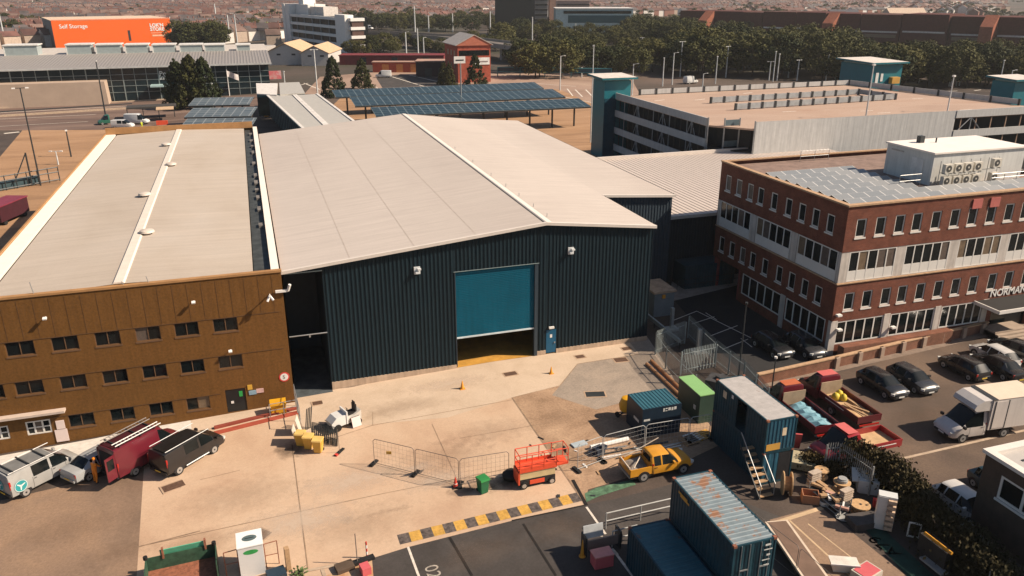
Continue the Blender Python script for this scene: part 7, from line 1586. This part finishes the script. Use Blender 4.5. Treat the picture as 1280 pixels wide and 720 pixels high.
# motorway viaduct
VD = mat('viaduct_concrete',(0.27,0.24,0.21),.8,var=.1)
def viaduct(label, pts, z):
    t = thing('motorway_viaduct', label, 'viaduct'); P = [atz(px,py,z) for px,py in pts]
    for p, q in zip(P, P[1:]):
        d = q-p; c = (p+q)/2; an_ = math.atan2(d.y,d.x); MB().obox((c.x,c.y,z-.8),(d.length+1,13,.9), rz=an_).build('deck', mat('viaduct_road',(0.15,0.13,0.115),.9), t)
        nn = Vector((-d.y,d.x,0)).normalized()*6.6
        for s in (-1,1): MB().obox((c.x+nn.x*s,c.y+nn.y*s,z-.3),(d.length+1,.35,1.9), rz=an_).build('parapet', VD, t)
        MB().obox((c.x,c.y,(z-1)/2-.5),(2,9,z-1), rz=an_).build('pier', VD, t)
viaduct('grey motorway viaduct crossing between the tree belts', [(440,39),(500,42),(560,46),(610,52),(668,60)], 6.5)
viaduct('grey motorway viaduct at the left beyond the storage building', [(285,33),(345,36)], 6.5)
# teal gantry
a, b = at(622,96), at(764,98); zg = over(a, 84)
t = thing('cable_gantry', 'long teal steel gantry bridge on posts behind the solar carports', 'gantry'); TS = mat('teal_steel',(0.05,0.22,0.25),.5)
for z in (zg, zg-1.5): MB().tube((a.x,a.y,z),(b.x,b.y,z),.14,5).build('chord', TS, t)
MB().obox(((a.x+b.x)/2,(a.y+b.y)/2+.3,zg-.8),((b-a).length,.1,1.3), rz=math.atan2(b.y-a.y,b.x-a.x)).build('infill', mat('deep_teal', (0.004,0.055,0.085), .45), t)
for f_ in (0,.2,.42,.65,.85,1): q = a.lerp(b,f_); MB().tube((q.x,q.y,0),(q.x,q.y,zg),.16,6).build('post', TS, t)
# far signs and shelters
p = at(577,147); h_ = over(p,77); t = thing('sign_column', 'tall grey column with a small white sign at its top before the red brick building', 'sign', p); MB().tube((0,0,0),(0,0,h_),.16,8).build('column', STEEL, t); MB().box(-1.6,1.2,-.15,.15,h_-.4,h_+1.2).build('sign_board', WHITE, t); MB().box(-1.2,.8,-.18,-.155,h_+.2,h_+.5).build('sign_text', DARK, t)
# road clutter behind the brown block
far_v = [('panelvan','white panel van standing behind the brown block roof, larger one',(184,155),(160,155),'white'),('van','small white van standing behind the brown block roof, in front',(165,160),(143,160),'white'),('cab','green cabbed truck standing at the left of the white vans',(126,156),(150,154),'green'),('panelvan','white van parked on the far lot by the conifers',(472,97),(487,97),'white'),('panelvan','white lorry on the motorway viaduct',(468,0),(455,0),'white'),('cab','lime green truck on the left viaduct',(330,0),(338,0),'lime'),('hatch','red car parked by the glass terminal entrance',(194,124),(199,124),'red'),('panelvan','white van on the road behind the car park',(868,104),(858,105),'white')]
for kind, lab, f_, r_, c in far_v:
    pmx = {'white':paint('far_white',(0.62,0.62,0.6)),'green':paint('far_green',(0.02,0.12,0.08)),'lime':paint('far_lime',(0.2,0.45,0.06)),'red':paint('far_red',(0.5,0.04,0.04))}[c]
    if f_[1] == 0:
        A_, B_ = atz(f_[0],{455:36,468:36,330:31,338:31}[f_[0]],6.6), atz(r_[0],{455:35.5,338:31.4}[r_[0]],6.6); zz = 6.15
    else: A_, B_ = at(*f_), at(*r_); zz = gz((A_.x+B_.x)/2)
    u_ = A_-B_; c_ = (A_+B_)/2; vehicle(kind, 'far_vehicle', lab, 'vehicle', (c_.x,c_.y,zz), math.atan2(u_.y,u_.x), pmx, lowpoly=True)
for px, py, w_, lab in ((203,156,2.6,'orange red plastic road barrier by the far white vans'),):
    p = at(px,py); tag(MB().obox((p.x,p.y,p.z+.5),(w_,.5,1.0)).build('road_barrier', OR), lab, 'barrier')
a, e = at(160,150), at(222,146); d = e-a; t = thing('shelter', 'dark roofed shelter with sandy top behind the far white vans', 'shelter', (a.x,a.y,a.z), math.atan2(d.y,d.x)); MB().box(0,d.length,0,5,2.6,3.0).build('roof', mat('dark_roof',(0.05,0.045,0.04),.8), t); MB().box(d.length*.6,d.length*.95,-6,-1,2.8,3.0).build('sandy_roof', mat('sandy_shed_roof',(0.52,0.36,0.22),.7), t)
for k in range(4): MB().box(d.length*k/3.2,d.length*k/3.2+.2,.2,.4,0,2.6).build('post', DARK, t)
p = at(-4,281); t = thing('trailer', 'maroon trailer roof at the left edge beside the brown block', 'trailer', (p.x,p.y,p.z), R(70)); MB().box(-1,5.5,-1.5,1.5,.6,2.7).build('body', mat('maroon_side',(0.05,0.01,0.015),.6), t); MB().box(-1.1,5.6,-1.6,1.6,2.7,2.85).build('roof', mat('maroon_roof',(0.20,0.03,0.05),.5), t); 
for x in (0,4.5): MB().tube((x,-1.45,.4),(x,1.45,.4),.4,12).build('axle', BLACK, t)
a, e = at(-20,243), at(75,226); d = e-a; t = thing('gate_gantry', 'dark steel gate and gantry on the sandy lot at the left edge', 'gate', (a.x,a.y,a.z), math.atan2(d.y,d.x)); L_ = d.length
b = MB()
for z in (.3,1.6,2.4): b.tube((0,0,z),(L_,0,z),.10,5)
b.build('rails', DARK, t)
for i in range(8): MB().tube((L_*i/7,0,0),(L_*i/7,0,2.5),.09,5).build('post', DARK, t)
MB().tube((L_*.4,0,1.0),(L_*.62,0,5.5),.1,5).build('strut', DARK, t); MB().tube((L_*.62,0,0),(L_*.62,0,5.6),.14,5).build('mast', DARK, t); MB().box(0,L_*.75,.5,2.5,.0,1.2).build('plinth_wall', mat('deep_grey_blue',(0.03,0.06,0.07),.7), t)  # low wall in one even dark grey-blue

# ------------------------------------------------------------------ lamp posts
LPM = mat('lamp_post_grey',(0.55,0.56,0.55),.45)
def lamp(px, pb, pt, arm, label, group='street lamps', onz=None, m=LPM):
    p = at(px,pb) if onz is None else atz(px,pb,onz); h_ = over(p, pt); t = thing('street_lamp', label, 'street lamp', p, rng.uniform(-.4,.4), group)
    s = 1.0
    MB().tube((0,0,0),(0,0,h_),max(.13,p.y*.0009),7,max(.08,p.y*.0006)).build('post', m, t)
    if arm == 'L': MB().tube((0,0,h_-.1),(1.1,0,h_+.1),.06,5).build('arm', m, t); MB().box(1.0,1.6,-.12,.12,h_+.03,h_+.17).build('lamp_head', WHITE, t)
    elif arm == 'T': MB().tube((-.9,0,h_),(.9,0,h_),.06,5).build('arm', m, t); each('lamp_head', WHITE, t, [(-1.2,-.7,-.15,.15,h_-.1,h_+.08),(.7,1.2,-.15,.15,h_-.1,h_+.08)])
    else: MB().box(-.2,.2,-.2,.2,h_,h_+.25).build('lamp_head', WHITE, t)
near = {0:'with a single arm',1:'with a double arm',2:'with a plain top'}
DSC = [(738,178,58,'I','tall grey pole beside the teal stair tower'),(665,87,22,'I','tall pale pole left of the dark tree belt'),(700,113,70,'L','lamp with one arm over the solar carports, nearest the forecourt'),(727,97,85,'I','short pole standing behind the teal gantry'),(747,93,68,'L','lamp with one arm just above the stair tower'),(719,53,30,'I','pole standing among the trees below the white offices'),
 (790,119,80,'L','lamp beside the stair tower against the trees'),(802,66,47,'T','double lamp among the middle trees'),(828,108,73,'I','plain pole behind the car park, left of the orange sign'),(840,106,66,'L','single arm lamp behind the car park'),(850,96,52,'T','tall double lamp before the big trees'),(878,110,92,'L','short curved lamp on the car park edge'),(894,105,71,'I','plain pole on the car park road, left of the tall double lamp'),(907,97,58,'T','tall double lamp right of the middle trees'),
 (961,101,77,'T','double lamp left of the group of poles'),(966,102,65,'I','taller plain pole of the group'),(971,101,68,'I','plain pole third in the group'),(985,97,67,'L','lamp with curved arm right of the pole group'),(996,101,75,'T','lamp with camera cluster right of the pole group'),(1032,101,69,'I','plain pole left of the far stair tower'),(1044,99,73,'T','double lamp just left of the far stair tower'),
 (1148,104,67,'I','plain pole above the right deck parapet, leftmost'),(1186,108,94,'L','short lamp on the right parapet, leftmost of the pair'),(1188,108,92,'I','short lamp on the right parapet beside its twin'),(1195,107,87,'L','curved lamp behind the right parapet'),(1199,107,81,'I','plain pole behind the right parapet'),(1247,116,76,'I','tall plain pole near the right stair tower'),(1259,120,88,'L','curved lamp nearest the right stair tower'),(1265,118,95,'L','lowest curved lamp at the right stair tower'),
 (519,40,8,'I','pale pole rising behind the viaduct, left'),(536,40,20,'I','pale pole rising behind the viaduct, second'),(566,40,17,'I','pale pole rising behind the viaduct, right'),(613,50,15,'I','pole behind the red brick gable'),(508,68,40,'L','lamp before the viaduct, left one'),(523,71,36,'I','tall lamp before the viaduct, middle'),(530,72,47,'L','lamp before the viaduct, right one'),
 (271,31,5,'I','tall mast beyond the terminal, left'),(288,54,19,'I','tall mast beyond the terminal, middle'),(297,56,18,'L','tall mast beyond the terminal, right'),(221,60,35,'I','short pole above the terminal roof'),(233,57,41,'I','second short pole above the terminal roof'),(398,58,4,'I','mast before the white office slab'),(8,60,15,'I','pole with pale head at the left edge'),
 (397,118,62,'T','lamp mast with pale lamps by the pale gabled sheds'),(358,125,90,'I','white pole at the walkway end'),(268,130,82,'L','lamp rising through the broad conifers')]
for px, pb, pt, arm, lab in DSC: lamp(px, pb, pt, arm, lab+'')
for px, pb, pt, lab in ((1082,148,82,'slim pole standing on the car park deck, nearer'),(1184,140,96,'slim pole standing on the car park deck, further right')): lamp(px, pb, pt, 'I', lab, onz=10.95)
lamp(51,232,110,'T','very tall dark pole with cross arms on the sandy lot', m=DARK); lamp(133,150,77,'I','tall slim pole before the beige terminal wall', m=DARK); lamp(89,196,164,'I','short dark pole on the sandy lot', m=DARK); lamp(73,206,189,'T','short lamp with pale double head on the sandy lot')
# ------------------------------------------------------------------ trees
def leafmat(name, c1, c2, rough=.75):
    m = bpy.data.materials.new(name); m.use_nodes = True; nt = m.node_tree; N = nt.nodes; L = nt.links; b = N['Principled BSDF']; b.inputs['Roughness'].default_value = rough; b.inputs['Specular IOR Level'].default_value = .15
    g = N.new('ShaderNodeNewGeometry'); n = N.new('ShaderNodeTexNoise'); n.inputs['Scale'].default_value = .45; n.inputs['Detail'].default_value = 5; L.new(g.outputs['Position'], n.inputs['Vector'])
    oi = N.new('ShaderNodeObjectInfo'); ad = N.new('ShaderNodeMath'); ad.operation = 'MULTIPLY_ADD'; ad.inputs[1].default_value = .75; L.new(oi.outputs['Random'], ad.inputs[0]); 
    sb = N.new('ShaderNodeMath'); sb.operation = 'SUBTRACT'; sb.inputs[1].default_value = .38; L.new(n.outputs['Fac'], sb.inputs[0]); L.new(sb.outputs[0], ad.inputs[2])
    mx = N.new('ShaderNodeMix'); mx.data_type = 'RGBA'; mx.inputs[6].default_value = (*c1,1); mx.inputs[7].default_value = (*c2,1); L.new(ad.outputs[0], mx.inputs[0]); L.new(mx.outputs[2], b.inputs['Base Color'])
    return m
LEAF = leafmat('broad_leaves', (0.024,0.034,0.012), (0.100,0.092,0.026)); LEAFC = leafmat('conifer_leaves', (0.016,0.026,0.010), (0.05,0.05,0.014)); LEAFH = leafmat('hedge_leaves', (0.018,0.020,0.008), (0.07,0.048,0.017)); BARK = mat('bark', (0.06,0.042,0.03), .9)
def crown(seed, shape, n_cl, n_leaf, leaf):
    r = random.Random(seed); m = MB()
    for k in range(n_cl):
        th = r.uniform(0,2*math.pi)
        if shape == 'broad':
            u = r.uniform(-.75,1); rad = math.sqrt(max(0,1-u*u))*r.uniform(.72,1.05); c = Vector((rad*math.cos(th), rad*math.sin(th), .56+.42*u*r.uniform(.85,1.05))); cr = r.uniform(.18,.38)
        elif shape == 'cone':
            u = r.random()**1.2; rad = (.95*(1-u)**.75+.05)*r.uniform(.6,1); c = Vector((rad*math.cos(th), rad*math.sin(th), .06+.9*u)); cr = r.uniform(.10,.2)*(1.2-u*.7)
        else:
            u = r.random(); rad = math.sqrt(max(.02,math.sin(math.pi*min(1,.25+.75*u))))*r.uniform(.55,1); c = Vector((rad*math.cos(th), rad*math.sin(th), .05+.93*u)); cr = r.uniform(.14,.24)
        for i in range(n_leaf):
            d = Vector((r.gauss(0,1),r.gauss(0,1),r.gauss(0,1))).normalized(); q = c+Vector((d.x*cr,d.y*cr,d.z*cr*.42))*r.uniform(.55,1.0)
            nn = (d+Vector((r.gauss(0,.5),r.gauss(0,.5),r.gauss(0,.5)+.3))).normalized(); a = nn.orthogonal().normalized(); b = nn.cross(a); s = leaf*r.uniform(.6,1.3); an = r.uniform(0,6.28); a, b = a*math.cos(an)+b*math.sin(an), b*math.cos(an)-a*math.sin(an)
            sa, sb_ = a*s, b*s*.7; sa = Vector((sa.x,sa.y,sa.z*.5)); sb_ = Vector((sb_.x,sb_.y,sb_.z*.5))
            m.quads([q-sa, q+sb_, q+sa, q-sb_], [(0,1,2,3)])
    return m
def trunkmesh(seed, top):
    r = random.Random(seed); m = MB(); m.tube((0,0,-.02),(0,0,top),.045,8,.025)
    for k in range(5):
        a = 6.28*k/5+r.uniform(-.4,.4); m.tube((0,0,top*r.uniform(.6,1)),(.45*math.cos(a),.45*math.sin(a),top+r.uniform(.1,.35)),.022,5,.008)
    return m
protos = {'broad':[], 'cone':[], 'col':[]}
def proto(kind, seed, mat_, n_cl, n_leaf, leaf, tt):
    t = thing('tree', 'tree', 'tree'); crown(seed, kind if kind != 'col' else 'col', n_cl, n_leaf, leaf).build('crown', mat_, t); trunkmesh(seed, tt).build('trunk', BARK, t); protos[kind].append(t)
for s in range(5): proto('broad', 10+s, LEAF, 52, 84, .055, .45)
for s in range(2): proto('cone', 30+s, LEAFC, 150, 46, .055, .3)
for s in range(2): proto('col', 40+s, LEAFC, 120, 46, .06, .3)
used = set(); tr = random.Random(21)
def tree(kind, p, h, w, label, group, k=None):
    pr_ = protos[kind][k if k is not None else tr.randrange(len(protos[kind]))]; sc = (w/2, w/2, h)
    if pr_.name in used: r = dup(pr_, p, tr.uniform(0,6.28), label, sc)
    else: used.add(pr_.name); r = pr_; r.location = p; r.rotation_euler = (0,0,tr.uniform(0,6.28)); r.scale = sc; r['label'] = label
    r['group'] = group; return r
def fill(n, px0, px1, b0, b1, h0, h1, label, group, aspect=(.8,1.15), line=None):
    for i in range(n):
        px = px0+(px1-px0)*(i+tr.random())/n; py = tr.uniform(b0,b1)+(line(px) if line else 0); p = at(px,py); h = tr.uniform(h0,h1); p.z -= .3
        tree('broad', p, h, h*tr.uniform(*aspect), label, group)
# single trees that stand apart
for k,(px,pb,pt,w,kind,lab) in enumerate(((226,133,72,10,'cone','left one of the broad dark conifers before the glass terminal'),(243,135,67,11,'cone','middle one of the broad dark conifers, the tallest'),(259,134,70,10.5,'cone','right one of the broad dark conifers before the terminal'),
    (418,121,69,8,'cone','pointed conifer nearest the covered walkway'),(453,111,72,8,'cone','pointed conifer at the back of the solar carports, right of its twin'),(555,106,76,5.5,'cone','slender conifer left of the red brick front'),(562,107,78,5,'cone','slender conifer against the red brick corner'),(594,106,67,7.5,'cone','pointed conifer in front of the red brick building'),
    (297,116,99,4.5,'broad','small yellowish tree behind the flagpole'),(465,67,44,9,'col','rounded tree beside the white office slab'),(488,66,50,7,'broad','small autumn tree before the viaduct'),(491,67,51,7,'broad','second small tree before the viaduct'),(693,84,70,6,'broad','small bushy tree behind the teal gantry, left'),(735,88,68,8,'broad','bushy tree behind the teal gantry, right'),(656,84,66,7,'broad','autumn tree left of the pale lamp pole'))):
    p = at(px,pb); tree(kind, p, over(p,pt), w, lab, 'single trees around the terminal and lots')
fill(7, 218, 282, 60, 64, 12, 15, 'dark round tree behind the terminal roof, one of a clump', 'clump of trees behind the terminal', (.9,1.2))
fill(30, 640, 860, 72, 98, 9, 13, 'bushy tree in the middle belt behind the forecourt', 'tree belt behind the forecourt', (.9,1.3))
fill(14, 690, 790, 52, 66, 8, 11, 'leafy tree just below the white and teal offices', 'upper tree belt', (.9,1.3))
fill(14, 785, 870, 46, 66, 11, 15, 'tall tree in the upper belt below the white offices', 'upper tree belt', (.9,1.3))
fill(44, 850, 1060, 72, 100, 12, 16, 'golden topped tree in the dense belt behind the car park', 'tree belt behind the car park', (.8,1.15))
fill(46, 1040, 1310, 88, 111, 10, 13, 'dark tree in the shaded belt before the brick complex', 'shaded tree belt on the right', (.9,1.25))
fill(26, 790, 1000, 38, 52, 10, 13, 'tree in the distant belt before the brick complex', 'distant tree belt', (.9,1.3))
fill(34, 430, 625, 30, 40, 9, 13, 'tree in the belt beyond the motorway viaduct', 'trees beyond the viaduct', (1,1.4))
fill(18, 430, 640, 58, 70, 6, 9, 'dark tree under the motorway viaduct', 'trees below the viaduct', (1,1.4))
fill(16, -10, 70, 30, 52, 9, 12, 'dark tree left of the orange storage building', 'trees left of the storage building', (1,1.4))
fill(10, 215, 345, 26, 42, 9, 12, 'dark tree right of the orange storage building', 'trees right of the storage building', (1,1.4))
fill(8, 620, 700, 40, 60, 10, 13, 'tree at the foot of the dark tower', 'trees below the dark tower', (1,1.3))
low = crown(99, 'broad', 16, 26, .13); wood = MB()
for i in range(150):                                         # trees among the far roofs, too small to tell apart
    p = at(tr.uniform(-10,1290), tr.uniform(3,29)); w_, h_ = tr.uniform(5,11), tr.uniform(7,12); wood.M = Matrix.Translation(p) @ Matrix.Rotation(tr.uniform(0,6),4,'Z') @ Matrix.Diagonal((w_,w_,h_,1)); wood.quads(low.v, low.f)
o = wood.build('distant_trees', LEAF); o['kind'] = 'stuff'; o['label'] = 'scattered dark trees between the roofs of the distant town'
# overgrown hedge along the right hand palisade
hm = random.Random(8)
def hedge(label, pts, w, h, n, seed, golden=0.0):
    r = random.Random(seed); o = at(*pts[0]); t = thing('overgrown_hedge', label, 'hedge', (o.x,o.y,0)); m = MB(); st = MB(); P = [at(*q)-o for q in pts]
    for i in range(n):
        k = r.randrange(len(P)-1); c = P[k].lerp(P[k+1], r.random()); hh = h*r.uniform(.65,1.15); z = hh*math.sqrt(r.random()); s = w*(1.05-.6*z/hh); q = Vector((c.x+r.gauss(0,.42)*s, c.y+r.gauss(0,.42)*s, z))
        nn = Vector((r.gauss(0,1),r.gauss(0,1),r.gauss(0,1)+.5)).normalized(); a = nn.orthogonal().normalized(); b = nn.cross(a); s2 = r.uniform(.035,.09); m.quads([q-a*s2*1.6, q+b*s2, q+a*s2*1.6, q-b*s2], [(0,1,2,3)])
    for i in range(int(n/180)):
        k = r.randrange(len(P)-1); c = P[k].lerp(P[k+1], r.random()); st.tube((c.x,c.y,0),(c.x+r.gauss(0,.4),c.y+r.gauss(0,.4),h*r.uniform(.7,1.05)),.02,4)
    m.build('leaves', LEAFH, t); st.build('stems', BARK, t); return t
hedge('overgrown brown green hedge behind the cable drums', [(1062,592),(1092,605),(1122,618)], 1.5, 2.3, 11000, 1)
hedge('big dark overgrown hedge between white cabinet and white car', [(1126,622),(1143,645),(1161,668),(1186,692)], 1.7, 2.0, 18000, 2)
hedge('dark hedge in the corner below the dark building', [(1186,692),(1206,708),(1228,732),(1246,760)], 2.0, 2.2, 14000, 3)
hedge('sparse weeds and ivy behind the blue container stack', [(1008,582),(1025,586),(1040,592)], 1.3, .9, 3500, 4)
# ------------------------------------------------------------------ distant town
WALLS = [mat('town_wall_white',(0.66,0.62,0.57),.8,objrand=.2), mat('town_wall_brick',(0.24,0.11,0.08),.8,objrand=.3), mat('town_wall_cream',(0.42,0.33,0.26),.8,objrand=.2)]
ROOFS = [mat('town_roof_tile',(0.115,0.055,0.044),.8,objrand=.45,var=.45,scale=.12), mat('town_roof_pink',(0.17,0.11,0.09),.8,objrand=.4,var=.4,scale=.12), mat('town_roof_slate',(0.085,0.07,0.068),.7,objrand=.4,var=.4,scale=.12)]
def house_into(b, x, y, rz, w, d, h, rise, wi, ri, gable=True):
    b.M = Matrix.Translation((x,y,0)) @ Matrix.Rotation(rz,4,'Z'); b.k = wi; b.quads([(0,0,-1),(w,0,-1),(w,d,-1),(0,d,-1),(0,0,h),(w,0,h),(w,d,h),(0,d,h),(0,d/2,h+rise),(w,d/2,h+rise)], [(0,1,5,4),(1,2,6,9,5),(2,3,7,6),(3,0,4,8,7)])
    b.k = 3+ri; e = .35; b.quads([(-.1,-e,h-.15),(w+.1,-e,h-.15),(w+.1,d/2,h+rise+.05),(-.1,d/2,h+rise+.05),(w+.1,d+e,h-.15),(-.1,d+e,h-.15)], [(0,1,2,3),(3,2,4,5)])
    b.k = 1; b.box(w-.6,w,d/2-.5,d/2+.5,h+rise-.4,h+rise+1.0); b.M = None
tw_ = random.Random(77); cand = []
def allowed(px, py):
    if py < 30: return True
    return px < 460 and py < 55 and not (55 < px < 222) 
Y = 470.0
dirs = [0.2, 0.2+math.pi/2, -.25, .6]
while Y < 2300:
    step = 33 if Y < 900 else (42 if Y < 1400 else 56); half = Y*.70+60; cx = Y*math.tan(YAW)
    X = cx-half
    while X < cx+half:
        blk = int(X//180)+31*int(Y//220); rz = dirs[blk % 4]*.5+((blk*37) % 7)*.05; L_ = tw_.uniform(30,75); w = tw_.uniform(6.2,8.2); xx = X; ri = tw_.choice((0,0,1,2,2)); hh = tw_.uniform(5.4,7.2)
        if tw_.random() < .86:
            while xx < X+L_:
                cand.append((xx, Y+(xx-X)*math.tan(rz)*.5+tw_.uniform(-.4,.4), rz*.5, w, tw_.uniform(8,10), hh+tw_.uniform(-.2,.3), tw_.uniform(2.2,3), tw_.choice((0,0,1,1,2)), ri if tw_.random() < .6 else tw_.randrange(3))); xx += w+.02
        X += L_+tw_.uniform(6,16)
    Y += step*tw_.uniform(.85,1.15)
def proj(p):
    q = Vector((p[0],p[1],6-CAM_H)); f = q.dot(_F); return 640+FPX*q.dot(_Rt)/f, 360+FPX*q.dot(_D)/f
vis = []
for c in cand:
    px, py = proj(c)
    if -30 < px < 1310 and py < 52 and py > -12:
        if py > 30 and not (px < 60 or 225 < px < 350): continue
        if px > 620 and py > 14: continue
        if 420 < px < 640 and py > 24: continue
        vis.append(c)
vis.sort(key=lambda c: c[1])
hp_ = {}
town = MB(); n_ind = 0
for i, c in enumerate(vis):
    if n_ind < 290:
        b = MB(); house_into(b, 0, 0, 0, c[3], c[4], c[5], c[6], c[7], c[8]); o = b.build('town_house', WALLS+ROOFS); o.location = (c[0],c[1],0); o.rotation_euler = (0,0,c[2])
        tag(o, 'small terraced house with pitched roof in the nearer rows of the distant town', 'house', 'houses of the distant town'); n_ind += 1
    else: house_into(town, *c)
o = town.build('distant_houses', WALLS+ROOFS); o['kind'] = 'stuff'; o['label'] = 'sea of small red and pale roofs of the distant town'
print('houses', len(vis))
for t_ in [q for k in protos.values() for q in k if q.name not in used]:
    for ch in list(t_.children): bpy.data.objects.remove(ch)
    bpy.data.objects.remove(t_)

# ------------------------------------------------------------------ thin summer haze over the whole scene
b = MB().box(-2700,3700,-300,3500,-2.6,95); o = b.build('haze', []); o['kind'] = 'stuff'; o['label'] = 'thin pale haze that fades the distant town'
m = bpy.data.materials.new('haze_air'); m.use_nodes = True; nt = m.node_tree; nt.nodes.remove(nt.nodes['Principled BSDF']); v = nt.nodes.new('ShaderNodeVolumePrincipled'); v.inputs['Color'].default_value = (.9,.9,.9,1); v.inputs['Density'].default_value = .00011; v.inputs['Anisotropy'].default_value = .2
nt.links.new(v.outputs[0], nt.nodes['Material Output'].inputs['Volume']); o.data.materials.append(m)
